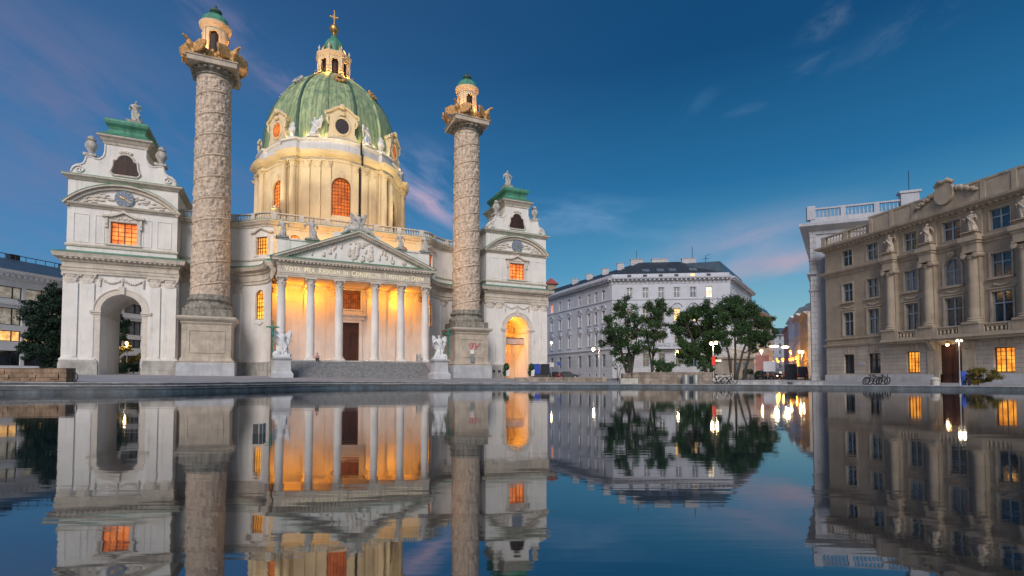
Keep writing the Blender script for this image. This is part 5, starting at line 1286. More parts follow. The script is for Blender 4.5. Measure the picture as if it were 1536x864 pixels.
p_ = build('balcony', br, 'taupe_trim', rb, 25); build('balusters', bb, 'taupe_trim', p_, 30)
ds_ = MB(); frame(ds_, 14.5, 16.8, -.72, 3.4, 0, .42, -.16, .06); ds_.box(13.3, 14.05, -.12, .02, -1.5, 3.75); ds_.box(17.2, 17.95, -.12, .02, -1.5, 3.75); build('door_surround', ds_, 'taupe_trim', rb, 20)
d = MB(); d.box(14.5, 16.8, .26, .36, -.72, 3.4)
for s in (-1, 1):
    for z0, z1 in ((-.5, .6), (.8, 2.0), (2.2, 3.2)): frame(d, 15.65+s*.57-.4, 15.65+s*.57+.4, z0, z1, 0, .07, .2, .27)
d.box(15.62, 15.68, .2, .27, -.7, 3.4); build('entrance_door', d, 'wood', rb, 0)
pq = MB(); pq.box(4.7, 5.7, -.06, .0, 1.55, 1.85); build('name_plate', pq, 'whitestone', rb, 0)
dl = MB(); dl.ball((0, 0, 0), .16, 12, 8); dlr = thing('door_lamp', 'small lit globe lamp over the brown entrance door', 'lamp', (0, 0, 0), 0)
Rm = Matrix.Translation((42.2, 68.0, EZ)) @ Matrix.Rotation(RB_RZ, 4, 'Z')
def rbp(x, y, z): return tuple(Rm @ Vector((x, y, z)))
dlr.location = rbp(15.65, -.45, 3.35); build('globe', dl, 'lampglow', dlr, 60); k_ = MB(); k_.tube([(0, 0, .1), (0, 0, .45), (-.08, .28, .5)], .03, 6); build('bracket', k_, 'iron', dlr, 40)
lamp('door_lamp_light', rbp(15.65, -.7, 3.2), (1, .72, .45), 25, .12)
for i, x in enumerate((9.55, 13.85, 18.2, 22.5)):
    statue(('weathered stone statue on the first column from the far end of the sandstone front', 'weathered stone statue on the second column of the sandstone front', 'stone statue on the third column of the sandstone front, right of the cartouche', 'large robed statue on the column nearest the right edge of the photo')[i], rbp(x, -.35, 14.34), 2.1, (1, 0, 2, 3)[i], RB_RZ, 'limestone', .15, 'statues on the sandstone front')

# white corner building behind it
wb = bld('white_stone_building', 'tall pale ashlar building with roof balustrade behind the sandstone house', (42.0, 70.6, EZ), radians(-21.3))
ang_ = radians(-21.3)
m = MB(); m.wall(0, 26, -2, 20.0, 0, [], .2); 
m.add([(0, 0, -2), (4.6, 22, -2), (4.6, 22, 22), (0, 0, 22)], [(0, 1, 2, 3)]); m.add([(26, 0, -2), (26, 22, -2), (26, 22, 22), (26, 0, 22)], [(0, 1, 2, 3)])
m.add([(0, 0, 22), (26, 0, 22), (26, 22, 22), (4.6, 22, 22)], [(0, 1, 2, 3)]); m.add([(4.6, 22, -2), (26, 22, -2), (26, 22, 22), (4.6, 22, 22)], [(0, 1, 2, 3)]); m.wall(0, 26, 20, 22, 0, [], .2)
build('wall', m, 'whitestone', wb, 20)
q_ = MB(); q_.box(-.22, .55, -.22, .4, -2, 20.4); q_.box(-.35, .68, -.35, .45, 11.9, 12.2); q_.box(-.35, .68, -.35, .45, -2, .3); q_.box(-.3, .63, -.3, .45, 16.2, 16.4); build('corner_quoins', q_, 'quoin', wb, 10)
c_ = MB(); c_.sweep([(0, 19.8), (.2, 19.9), (.3, 20.3), (.9, 20.6), (1.35, 20.9), (1.4, 21.3), (-.4, 21.4)], [(4.6, 22), (0, 0), (26, 0)]); c_.sweep([(0, 14.0), (.25, 14.05), (.6, 14.3), (.65, 14.5), (0, 14.6)], [(4.6, 22), (0, 0), (.5, 0)])
c_.box(-.1, 26, -.25, .3, 21.4, 22.0); build('cornice', c_, 'whitestone', wb, 20)
br, bb = MB(), MB(); balustrade(br, bb, [(0, 0), (11.6, 0)], 22.0, 23.6, 3.4, .42, .18); br.box(-.5, .5, -.35, .5, 22, 23.9); br.box(10.4, 12.4, -.4, .6, 22, 24.3); br.box(10.2, 12.6, -.55, .75, 24.3, 24.6)
p_ = build('roof_balustrade', br, 'whitestone', wb, 20); build('balusters', bb, 'whitestone', p_, 30)
an = MB(); an.tube([(11.4, 0, 24.6), (11.4, 0, 27.4)], .04, 5); build('lightning_rod', an, 'iron', wb, 0)

# ================================================================== white palace-like block in the middle
PX, PY = 20.8, 105.0
pr_ = bld('corner_apartment_block', 'large grey white corner block with slate roof behind the plaza trees', (PX, PY, EZ), radians(-5.4))
Tinv = (Matrix.Translation((PX, PY, 0)) @ Matrix.Rotation(radians(-5.4), 4, 'Z')).inverted()
def wingT(ox, oy, ang): return Tinv @ Matrix.Translation((ox, oy, 0)) @ Matrix.Rotation(ang, 4, 'Z')
LA = atan2(-1, .444); RA = atan2(1, .677)
FL = 23.7; LL = 46.0; RL = 26.0
ex, ey = PX+FL*cos(radians(5.4)), PY-FL*sin(radians(5.4))
wings = [('front', Matrix(), FL, [3.6, 6.8, 10.0, 13.15, 16.4, 19.6]), ('left', wingT(PX-LL*cos(LA), PY-LL*sin(LA), LA), LL, [LL-1.094*t for t in (2.8, 5.4, 8.0, 11.6, 16, 20, 23.9, 28, 32, 36)]), ('right', wingT(ex, ey, RA), RL, [3, 6.2, 9.4, 12.6, 15.8, 19, 22.2])]
rowsP = [(2.1, 4.8), (6.8, 9.6), (11.5, 14.1), (16.3, 18.5)]
litP = {('front', 3, 2): 'lit_warm', ('front', 4, 2): 'lit_warm', ('left', 6, 3): 'lit_orange', ('front', 0, 3): 'curtain', ('front', 1, 3): 'curtain', ('front', 2, 3): 'curtain', ('front', 3, 3): 'curtain', ('front', 4, 3): 'curtain', ('front', 5, 3): 'lit_pale', ('left', 3, 1): 'curtain', ('front', 1, 1): 'curtain'}
def cross_win_T(parent, xa, xb, za, zb, y, fr, gl, T, split=.6):
    fb = MB(); fb.T = T; frame(fb, xa+.08, xb-.08, za+.08, zb-.08, 0, .078, y-.06, y+.03); fb.box(xa, xb, y-.06, y+.03, za, za+.08)
    c = (xa+xb)/2; zm = za+(zb-za)*split; fb.box(c-.05, c+.05, y-.07, y+.02, za+.05, zb-.05); fb.box(xa+.03, xb-.03, y-.066, y+.016, zm-.05, zm+.05)
    f = build('window', fb, fr, parent, 0); p = MB(); p.T = T; p.add([(a_, y+.04, b_) for a_, b_ in pane_poly(xa, xb, za, zb, 0)], [(0, 1, 2, 3)]); build('pane', p, gl, f, 0)
for nm, T, L, xs in wings:
    hw = .62
    up = MB(); up.T = T; lo = MB(); lo.T = T
    lo.wall(0, L, -1.6, 5.75, -.06, [(x-hw, x+hw, *rowsP[0]) for x in xs]+[(x-.3, x+.3, .2, .7) for x in xs], .3)
    up.wall(0, L, 5.75, 20.3, 0, [(x-hw, x+hw, a, b) for x in xs for a, b in rowsP[1:]], .3)
    build('ground_storey', lo, 'palais_rust', pr_, 20); build('upper_wall', up, 'palais', pr_, 20)
    for x in xs: bw_ = MB(); bw_.T = T; bw_.add([(x-.3, .1, .2), (x+.3, .1, .2), (x+.3, .1, .7), (x-.3, .1, .7)], [(0, 1, 2, 3)]); build('cellar_window', bw_, 'black', pr_, 0)
    for x in xs:
        tr = MB(); tr.T = T; frame(tr, x-hw, x+hw, 11.5, 14.1, 0, .16, -.1, .02, True); frame(tr, x-hw, x+hw, 6.8, 9.6, 0, .16, -.1, .02, True); frame(tr, x-hw, x+hw, 16.3, 18.5, 0, .1, -.05, .02)
        pts = [(x-1.05, 14.5), (x-.8, 14.95), (x-.4, 15.2), (x, 15.28), (x+.4, 15.2), (x+.8, 14.95), (x+1.05, 14.5)]
        tr.tube([(a, -.16, b) for a, b in pts], .13, 6); tr.box(x-.75, x+.75, -.1, .02, 14.3, 14.75)
        if nm == 'left': tr.tube([(a, -.16, b-4.55) for a, b in pts], .13, 6); tr.ball((x, -.1, 10.2), (.5, .15, .4), 10, 6)
        else: tr.box(x-.95, x+.95, -.3, .02, 10.05, 10.25)
        tr.ball((x, -.12, 14.85), (.25, .12, .22), 8, 6)
        build('window_surround', tr, 'palais', pr_, 35)
    co2 = MB(); co2.T = T; pth = [(0, 0), (L, 0)]
    co2.sweep([(0, 5.6), (.2, 5.65), (.3, 5.85), (.02, 5.95)], pth); co2.sweep([(0, 15.9), (.14, 15.95), (.16, 16.12), (.02, 16.2)], pth); co2.sweep([(0, 19.2), (.08, 19.25), (.08, 19.4), (0, 19.45)], pth)
    co2.sweep([(0, 19.85), (.15, 19.9), (.3, 20.1), (.95, 20.2), (1.05, 20.5), (-.3, 20.55)], pth); dentils(co2, pth, 19.86, 20.16, .1, .8, .3, .6)
    co2.box(0.003, L-.003, .3, 1.0, 20.5, 21.4)
    build('cornice', co2, 'palais', pr_, 25)
    for i, x in enumerate(xs):
        for j, (a, b) in enumerate(rowsP): cross_win_T(pr_, x-hw, x+hw, a, b, .22, 'wframe' if j else 'bluframe', litP.get((nm, i, j), 'glass'), T)
bl = MB(); brl = MB(); balustrade(brl, bl, [(4.5, -1.0), (19, -1.0)], 5.95, 6.95, 3.6, .42, .12); brl.box(4.2, 19.3, -1.2, .02, 5.72, 5.95); p_ = build('balcony', brl, 'palais', pr_, 20); build('balusters', bl, 'palais', p_, 30)
def wl_(T, x, y): v = T @ Vector((x, y, 0)); return (v.x, v.y)
rf_ = MB(); L_T = wings[1][1]; R_T = wings[2][1]
eav = [wl_(L_T, 0, 1.0), (0.5, 1.0), (FL-.6, 1.0), wl_(R_T, RL, 1.0)]
rdg = [wl_(L_T, 0, 9), (7.0, 8.5), (FL-8.0, 8.5), wl_(R_T, RL, 9)]
bak = [wl_(L_T, 0, 17), (13, 20), (13.5, 20), wl_(R_T, RL, 17)]
vs = [(*p, 21.3) for p in eav]+[(*p, 25.6) for p in rdg]+[(*p, 21.3) for p in bak]
rf_.add(vs, [(i, i+1, i+5, i+4) for i in range(3)]+[(4+i, 5+i, 9+i, 8+i) for i in range(3)])
rfo = build('roof', rf_, 'slate', pr_, 0)
for x in (7.6, 10.6, 13.1, 17.4):
    sk = MB(); y0, z0 = 3.0, 22.46; sk.add([(x-.75, y0, z0), (x+.75, y0, z0), (x+.75, y0+1.5, z0+.86), (x-.75, y0+1.5, z0+.86)], [(0, 1, 2, 3)]); build('skylight', sk, 'curtain', rfo, 0)
for x, w_ in ((6.4, 1.3), (11.5, 1.8), (17.8, 1.5)): cm = MB(); cm.box(x-w_, x+w_, 8.6, 9.4, 25, 26.3); cm.box(x-w_-.1, x+w_+.1, 8.5, 9.5, 26.3, 26.45); build('chimney', cm, 'palais_rust', rfo, 0)
for t in (8, 14, 21, 28): x, y = wl_(L_T, LL-t, 8); cm = MB(); cm.box(x-.8, x+.8, y-.4, y+.4, 24.4, 25.9); cm.box(x-.9, x+.9, y-.5, y+.5, 25.9, 26.0); build('chimney', cm, 'palais_rust', rfo, 0)
for x in (3.6, 6.8, 10, 13.15, 16.4, 19.6): aw = MB(); aw.box(x-.4, x+.4, .27, .33, 20.72, 21.25); build('attic_window', aw, 'lit_warm' if x == 16.4 else 'black', pr_, 0)
an = MB(); an.tube([(18.6, 9, 26.5), (18.6, 9, 29)], .06, 5); an.tube([(6.4, 9, 26.5), (6.4, 9, 28.4)], .05, 5); an.tube([(21.5, 9, 24), (21.5, 9, 27), (22.4, 9, 27.2)], .06, 5); an.tube([(20.8, 9, 26.2), (22.2, 9, 26.4)], .05, 5); build('antennas', an, 'iron', rfo, 0)
# dark penthouse with windows over the right wing
ph_ = MB(); ph_.T = R_T; ph_.prism([(1.2, 21.3), (2.2, 24.2), (9, 24.6), (9, 21.3)], 'yz', 1.5, RL); ph = build('penthouse', ph_, 'bluezinc', pr_, 0)
pw = MB(); pw.T = R_T
for k in range(9): pw.add([(3+k*2.5, 1.42, 21.75), (4.6+k*2.5, 1.42, 21.75), (4.6+k*2.5, 2.02, 23.5), (3+k*2.5, 2.02, 23.5)], [(0, 1, 2, 3)])
build('window_band', pw, 'curtain', ph, 0)

# red roofed house far behind, seen over the left wing
rr_ = bld('red_roofed_house', 'distant house with red tiled turret roof behind the church', (11.5, 150, EZ), .2)
m = MB(); m.box(-3, 4, 0, 8, -1, 24.5); m.box(-1.2, 1.6, -.8, 2, 20, 27.5)
for k in range(5): m.box(-2.6+k*1.4, -2.0+k*1.4, .0, .05, 22, 23.5)
build('wall', m, 'taupe', rr_, 0); m = MB(); m.frust(.2, .6, 27.5, 29.5, 2, 2, .15, .15); m.frust(.5, 4, 24.5, 27, 4, 4.4, 1, 1); build('roof', m, 'redroof', rr_, 0)

# ================================================================== street beyond
def street_house(label, px0, Y0, L, h, mname, rz, floors, lit_=()):
    X0 = (px0-768)/F_PX*Y0
    r = bld('street_house', label, (X0, Y0, EZ), rz, 'houses along the street')
    w = MB(); fh = h/floors; ops = []
    n = max(1, int(L/3.2))
    for i in range(n):
        for j in range(floors): x = L*(i+.5)/n; ops.append((x-.6, x+.6, j*fh+.9, j*fh+.9+fh*.55))
    w.wall(0, L, -1.5, h, 0, ops, .3)
    for x in (0, L): w.add([(x, 0, -1.5), (x, 14, -1.5), (x, 14, h), (x, 0, h)], [(0, 1, 2, 3)])
    w.add([(0, 14, -1.5), (L, 14, -1.5), (L, 14, h), (0, 14, h)], [(0, 1, 2, 3)])
    build('wall', w, mname, r, 0)
    c = MB(); c.sweep([(0, h-.6), (.3, h-.5), (.9, h-.15), (.95, h+.1), (-.4, h+.15)], [(0, 0), (L, 0)]); c.sweep([(0, fh), (.2, fh+.05), (.2, fh+.25), (0, fh+.3)], [(0, 0), (L, 0)]); build('cornice', c, mname, r, 0)
    rf = MB(); rf.prism([(-.2, h+.1), (1.6, h+2.6), (5, h+3.6), (14, h+3.6), (14, h+.1)], 'yz', 0, L); build('roof', rf, 'bluezinc', r, 0)
    for k, (xa, xb, za, zb) in enumerate(ops):
        f = MB(); frame(f, xa+.08, xb-.08, za, zb-.08, 0, .07, .14, .2); f.box((xa+xb)/2-.04, (xa+xb)/2+.04, .14, .2, za, zb); fo = build('window', f, 'wframe', r, 0)
        p = MB(); p.add([(a, .22, b) for a, b in pane_poly(xa, xb, za, zb, 0)], [(0, 1, 2, 3)]); build('pane', p, lit_[k % len(lit_)] if lit_ and k % 7 == 3 else 'glass', fo, 0)
    return r
SA = atan2(-1, -.476)       # fronts of the right-hand row face the street (to the left)
def row_at(t): return (70.2+.476*t, 120+t)
for t0, t1, h, mn, lb in ((0, 20, 15.6, 'limestone', 'grey brown house nearest on the right side of the far street'), (20, 42, 17.6, 'stucco', 'pale house second along the right side of the far street'), (42, 66, 19.5, 'office', 'bluish white house third along the right side of the far street'), (66, 95, 18.6, 'pink', 'rosy house at the far end of the street')):
    x, y = row_at(t1); px = 768+F_PX*x/y
    street_house(lb, px, y, (t1-t0)*1.107-.4, h, mn, SA, 4, ('lit_warm',))
x, y = ex+RL*cos(RA)+.6, ey+RL*sin(RA)+.9
street_house('house with blue zinc attic beyond the corner block, left of the street', 768+F_PX*x/y, y, 26, 16.8, 'palais_rust', RA-.05, 5, ('lit_warm',))
street_house('white modern block closing the far end of the street', 1120, 235, 34, 19.5, 'whitestone', -.05, 6, ('lit_pale',))
# pavilion-like low shop front and hoarding by the street
sh = bld('corner_kiosk', 'low tan shop pavilion behind the tree at the street corner', at(1098, 563, 92)[:2]+(EZ,), .5)
m = MB(); m.wall(0, 6.2, -1.2, 3.3, 0, [(.8, 2.1, -.4, 2.6), (3.2, 4.5, -.4, 2.6)], .3); m.box(0, 6.2, .31, 5, -1.2, 3.3); m.box(-.2, 6.4, -.3, 5.2, 3.3, 3.7); build('wall', m, 'limestone', sh, 0)
m = MB()
for x in (.8, 3.2): m.add([(x, .2, -.4), (x+1.3, .2, -.4), (x+1.3, .2, 2.6), (x, .2, 2.6)], [(0, 1, 2, 3)])
build('window', m, 'curtain', sh, 0)
h_ = at(1143, 556, 88); ho = thing('hoarding', 'pink lit hoarding with slanted edge on the street corner', 'hoarding', (h_[0], 88, ground(h_[0], 88)), -.15)
m = MB(); m.prism([(-1.0, .9), (.6, .9), (1.2, 3.0), (1.2, 4.2), (-1.0, 4.2)], 'xz', -.06, .06); build('board', m, 'pink', ho, 0); m = MB(); [m.tube([(x, 0.08, 0), (x, 0.08, 4)], .05, 6) for x in (-.8, .6)]; build('posts', m, 'iron', ho, 0)
h_ = at(1154, 556, 80); ho = thing('billboard', 'pale grey board on posts left of the traffic', 'billboard', (h_[0], 80, ground(h_[0], 80)), -.1)
m = MB(); m.box(-.9, .9, -.05, .05, 1.3, 2.9); build('board', m, 'palais', ho, 0); m = MB(); [m.tube([(x, 0.07, 0), (x, 0.07, 2.8)], .05, 6) for x in (-.7, .7)]; build('posts', m, 'iron', ho, 0)

# ================================================================== office building at the left
oa = atan2(1, .268); ox_, oy_ = -70.6-.268*22, 70-22
ob = bld('office_building', 'grey white office block with ribbon windows and metal roof at the far left', (ox_, oy_, EZ), oa)
OL = 74
xs = [2.2+3.55*k for k in range(20)]; orow = [(1.6, 3.7), (5.0, 6.5), (7.3, 9.7), (11.0, 12.7)]
m = MB(); m.wall(0, OL, -1.5, 14.2, 0, [(x-1.55, x+1.55, a, b) for x in xs for a, b in orow], .4); m.add([(0, 0, -1.5), (0, 15, -1.5), (0, 15, 14.2), (0, 0, 14.2)], [(0, 1, 2, 3)]); m.add([(OL, 0, -1.5), (OL, 15, -1.5), (OL, 15, 14.2), (OL, 0, 14.2)], [(0, 1, 2, 3)]); build('wall', m, 'office', ob, 0)
c = MB(); pth = [(0, 0), (OL, 0)]; c.sweep([(0, 13.6), (.2, 13.65), (.4, 14.2), (1.0, 14.5), (1.1, 14.9), (-.4, 15)], pth); dentils(c, pth, 14.0, 14.4, .3, .8, .35, .35); c.box(0.01, OL-.01, -.4, .02, .4, 1.25); c.sweep([(0, 10.1), (.15, 10.15), (.15, 10.5), (0, 10.55)], pth); build('cornice', c, 'office', ob, 0)
rf = MB(); rf.prism([(-.3, 15), (1.0, 15.6), (5.5, 17.6), (15, 17.6), (15, 15)], 'yz', .5, OL-.5); ro_ = build('roof', rf, 'bluezinc', ob, 0)
v_ = MB()
for k in range(30): v_.tube([(4+k*1.3, 5.6, 17.6), (4+k*1.3, 5.6, 18.3)], .05, 5)
v_.tube([(4, 5.6, 18.3), (43, 5.6, 18.3)], .06, 5)
for x in (22, 27, 34): v_.box(x, x+1.2, 6, 7, 17.6, 18.5)
build('roof_railing', v_, 'iron', ro_, 0)
wr = random.Random(9)
for i, x in enumerate(xs):
    for j, (a, b) in enumerate(orow):
        f = MB(); frame(f, x-1.45, x+1.45, a+.1, b-.1, 0, .098, .2, .3); f.box(x-1.55, x+1.55, .2, .3, a, a+.1); f.box(x-.06+.5, x+.06+.5, .2, .3, a, b); fo = build('window', f, 'iron', ob, 0)
        p = MB(); p.add([(q, .33, z) for q, z in pane_poly(x-1.55, x+1.55, a, b, 0)], [(0, 1, 2, 3)]); g_ = 'glass' if j == 0 else ('lit_warm' if (j == 1 and i < 8) else ('lit_office' if i < 9 and wr.random() < .8 else 'curtain')); build('pane', p, g_, fo, 0)

# ================================================================== trees and shrubs
def tree(name, label, base, Y, blobs, leaf, stems, density=.95, ls=.19, group='trees round the plaza', depth=1.0, trunk_r=.2, cat='tree', seed=1):
    q = random.Random(seed); bx = at(base[0], base[1], Y); gz = ground(bx[0], Y)
    r = thing(name, label, cat, (bx[0], Y, gz), 0, group)
    O = Vector((bx[0], Y, gz)); tk = MB(); lf = MB(); k_ = Y/F_PX
    tips = []
    for st in stems:
        pts = [Vector(at(px, py, Y))-O+Vector((0, q.uniform(-.3, .3)*i*depth*.6, 0)) for i, (px, py) in enumerate(st)]
        pts[0] = Vector((pts[0].x, 0, -.1)); tk.tube(pts, [trunk_r*(1-.72*i/(len(pts)-1)) for i in range(len(pts))], 8); tips += pts[1:]
    if cat == 'tree': blobs = blobs+[(px+q.uniform(-1, 1)*rp*.95, py+q.uniform(-.8, .8)*rp*.9, rp*q.uniform(.45, .85)) for px, py, rp in blobs for _k in range(2)]
    for px, py, rp in blobs:
        c = Vector(at(px, py, Y))-O; R = rp*k_*1.12; c.y += q.uniform(-1, 1)*R*1.3*depth
        t0 = min(tips, key=lambda p: (p-c).length+max(0, p.z-c.z)*2); mid = (t0+c)/2+Vector((q.uniform(-.2, .2), 0, -.15*R)); tk.tube([t0, mid, c], [trunk_r*.32, trunk_r*.2, trunk_r*.08], 5)
        for _ in range(6):
            d = Vector((q.gauss(0, 1), q.gauss(0, 1), q.gauss(0, .8))).normalized()*R*.8; tk.tube([c, c+d], [trunk_r*.07, trunk_r*.03], 4)
        n = int(density*520*(R/1.0)**2*(0.26/ls)**1.6); sub = [Vector((q.gauss(0, 1), q.gauss(0, 1), q.gauss(0, .8))).normalized()*R*q.uniform(.35, .95) for _ in range(max(6, int(R*9)))]
        for _ in range(n):
            s_ = q.choice(sub); p = c+s_+Vector((q.gauss(0, 1), q.gauss(0, 1), q.gauss(0, .8)))*R*.22
            a = Vector((q.gauss(0, 1), q.gauss(0, 1), q.gauss(0, .6))).normalized(); b = a.orthogonal().normalized(); b.rotate(Matrix.Rotation(q.uniform(0, 6.3), 3, a)); s2 = ls*q.uniform(.6, 1.2)
            w = a.cross(b); e0 = p-b*s2*.5; e1 = p+b*s2*.5
            lf.add([tuple(e0), tuple(p+w*s2*.3), tuple(e1), tuple(p-w*s2*.3)], [(0, 1, 2, 3)])
    if tk.f: build('trunk', tk, 'trunk', r, 40)
    me = bpy.data.meshes.new('crown'); me.from_pydata(lf.v, [], lf.f); me.materials.append(M[leaf]); o = bpy.data.objects.new('crown', me); C.objects.link(o); o.parent = r
    return r
tree('broadleaf_tree', 'slender dark green tree in front of the white block, leftmost of the plaza trees', (945, 562), 58,
     [(935, 455, 10), (928, 466, 11), (943, 472, 13), (914, 480, 9), (911, 500, 11), (928, 498, 13), (948, 496, 13), (905, 514, 6), (934, 516, 14), (952, 522, 12), (941, 538, 9), (956, 484, 7), (922, 528, 7), (940, 550, 4)], 'leaf', [[(945, 562), (944, 530), (940, 500), (937, 470)], [(944, 545), (930, 520), (915, 500)], [(944, 530), (955, 505)]], seed=1)
tree('broadleaf_tree', 'slender green tree second from left, its thin trunk before the balcony', (978, 562), 62,
     [(985, 459, 11), (974, 462, 10), (998, 468, 9), (988, 478, 14), (970, 484, 12), (1003, 488, 6), (984, 500, 11), (965, 500, 9), (974, 517, 7), (995, 503, 7), (981, 527, 5)], 'leaf', [[(978, 562), (980, 530), (982, 500), (985, 468)], [(980, 515), (970, 495)]], trunk_r=.17, seed=2)
tree('broadleaf_tree', 'spreading dark tree behind the two globe street lamp', (1072, 565), 60,
     [(1035, 468, 14), (1055, 463, 12), (1028, 488, 14), (1021, 513, 9), (1045, 498, 15), (1060, 483, 13), (1038, 522, 13), (1060, 518, 12), (1028, 538, 9), (1048, 541, 8), (1020, 528, 6), (1066, 500, 9), (1066, 522, 10), (1070, 541, 7), (1056, 538, 8)], 'leaf', [[(1072, 565), (1066, 540), (1055, 510), (1045, 480)], [(1066, 540), (1040, 515), (1030, 490)], [(1066, 535), (1066, 500)]], trunk_r=.24, density=1.7, seed=3)
tree('broadleaf_tree', 'wide forked tree at the street corner with several bare stems', (1102, 562), 57,
     [(1085, 458, 14), (1105, 456, 14), (1124, 466, 14), (1140, 480, 11), (1150, 490, 8), (1095, 476, 15), (1120, 488, 14), (1140, 503, 10), (1155, 505, 5), (1104, 500, 10), (1125, 512, 8), (1083, 498, 9), (1074, 472, 11), (1148, 518, 5), (1112, 470, 12), (1160, 496, 6), (1150, 511, 7), (1132, 500, 11), (1110, 512, 9), (1090, 514, 9), (1071, 498, 10), (1132, 522, 6)], 'leaf', [[(1098, 562), (1092, 530), (1084, 500), (1085, 468)], [(1102, 562), (1103, 530), (1104, 500), (1106, 468)], [(1103, 558), (1113, 530), (1123, 505), (1130, 480)], [(1113, 530), (1128, 512), (1143, 500)]], trunk_r=.16, density=1.6, seed=4)
tree('pine_tree', 'dense dark pine standing beside the left gate pavilion', (66, 555), 66,
     [(82, 432, 9), (72, 446, 12), (56, 458, 12), (86, 458, 11), (44, 482, 10), (64, 476, 15), (86, 484, 12), (50, 504, 14), (74, 504, 16), (42, 522, 9), (62, 528, 14), (82, 526, 13), (36, 515, 6), (50, 535, 8), (88, 545, 8), (72, 545, 8), (60, 494, 14), (70, 515, 15), (80, 468, 11), (58, 522, 12), (76, 540, 10)], 'leafdark', [[(66, 560), (68, 530), (72, 490), (78, 445)]], 1.5, .24, trunk_r=.3, seed=5)
tree('pine_tree', 'dark conifer seen through the left archway', (178, 562), 77, [(176, 478, 8), (183, 488, 8), (174, 500, 9), (186, 505, 6), (192, 497, 5), (178, 520, 9), (170, 490, 8)], 'leafdark', [[(176, 562), (176, 520), (177, 480)]], 1.3, .26, trunk_r=.2, seed=6)
tree('broadleaf_shrub', 'lamp lit shrub seen through the left archway', (190, 560), 75, [(186, 528, 8), (196, 522, 6), (192, 540, 9), (205, 535, 5), (182, 543, 8)], 'leafautumn', [[(190, 562), (190, 540), (191, 525)]], 1.2, .24, group='shrubs', trunk_r=.08, cat='shrub', seed=7)
tree('hedge', 'dark hedge filling the foot of the left archway view', (200, 560), 73, [(186, 553, 8), (198, 552, 8), (210, 552, 9), (222, 552, 9), (175, 553, 9)], 'leafdark', [[(200, 562), (200, 552)]], 1.6, .2, group='shrubs', trunk_r=.05, cat='hedge', seed=8)
tree('broadleaf_shrub', 'large round shrub behind the grey stone wall', (995, 559), 50, [(985, 548, 8), (997, 545, 9), (1008, 548, 8), (1001, 553, 8), (990, 554, 7)], 'leaf', [[(996, 560), (996, 548)]], 1.6, .2, group='shrubs', trunk_r=.06, cat='shrub', seed=9)
tree('broadleaf_shrub', 'small shrub at the right end of the grey stone wall', (1056, 560), 48, [(1054, 546, 5), (1060, 552, 6), (1052, 555, 5), (1048, 552, 3)], 'leaf', [[(1056, 560), (1056, 548)]], 1.4, .18, group='shrubs', trunk_r=.05, cat='shrub', seed=10)
tree('sapling', 'thin sparse sapling left of the grey stone wall', (926, 561), 60, [(920, 545, 4), (928, 542, 4), (934, 549, 4), (924, 553, 3)], 'leaf', [[(926, 563), (926, 550), (922, 542)], [(926, 552), (933, 545)]], .22, .2, group='shrubs', trunk_r=.05, cat='sapling', seed=11)
tree('hedge', 'low green hedge by the street corner', (1126, 563), 62, [(1118, 560, 5), (1127, 559, 5), (1136, 560, 4)], 'leaf', [[(1126, 565), (1126, 560)]], 1.8, .16, group='shrubs', trunk_r=.04, cat='hedge', seed=12)
tree('broadleaf_shrub', 'yellowing bush under the lit window at the right', (1468, 577), 38, [(1460, 561, 8), (1470, 558, 8), (1480, 563, 8), (1464, 569, 7), (1474, 570, 8), (1484, 569, 5), (1456, 558, 4)], 'leafautumn', [[(1468, 579), (1468, 566)]], 3.0, .11, group='shrubs', trunk_r=.05, cat='shrub', seed=13)

# ================================================================== walls and small things
def un(px, py, n):                      # point of the photograph on a plane n metres in front of the church axis -> (u, z above eye)
    a = (px-768)/F_PX; b = (CYP-py)/F_PX; d = (a, cos(TH)-b*sin(TH), sin(TH)+b*cos(TH)); nx, ny = sin(PHI), -cos(PHI)
    k = (n+nx*-22.121+ny*69.444)/(nx*d[0]+ny*d[1]); X, Y, Z = d[0]*k, d[1]*k, d[2]*k
    return (X+22.121)*cos(PHI)+(Y-69.444)*sin(PHI), Z
def gat(px, Y): X = (px-768)/F_PX*Y; return (X, Y, ground(X, Y))
m = MB(); m.box(-14, 0, 0, .6, -.5, .99); m.box(0.002, .9, .05, .5, -.5, .14); m.box(-.5, .35, -.06, -.002, -.5, .2)
q = random.Random(4)
for k in range(26): x = q.uniform(-9.3, -.3); z = .04+.24*q.randrange(0, 4); m.box(x, x+q.uniform(.3, .6), -.03-.0017*k, .05, z-.1-.001*k, z+.1+.001*k)
tag(build('brown_stone_wall', m, 'brownwall', None, 10, (-24.5, 27.9, EZ-.50)), 'rough brown sandstone wall at the left end of the pool steps', 'wall')
m = MB(); m.tube([(.28*sin(a*pi/10)+.02, 0, .33-.28*cos(a*pi/10)) for a in range(0, 11)], .028, 8); m.box(-.02, .02, -.02, .02, 0, .62)
tag(build('hoop_stand', m, 'iron', None, 40, (-24.42, 28.2, EZ-.33)), 'dark metal half hoop sticking out past the brown wall end', 'stand')
m = MB(); m.box(0, 6.85, 0, 1.0, -.4, 1.02); m.box(-.03, 6.88, -.03, 1.03, 1.02, 1.08); m.box(-.75, -.02, .3, 1.2, -.4, .98)
q = random.Random(6)
for k in range(14): x = q.uniform(.2, 5.2); z = .18+.3*q.randrange(0, 2); m.box(x, x+q.uniform(.3, .7), -.02-.0023*k, .05, z-.001*k, z+.26+.001*k)
tag(build('grey_stone_wall', m, 'greywall', None, 10, (10.35, 43.6, gat(1000, 43.6)[2])), 'low rough grey stone wall below the plaza trees', 'wall')
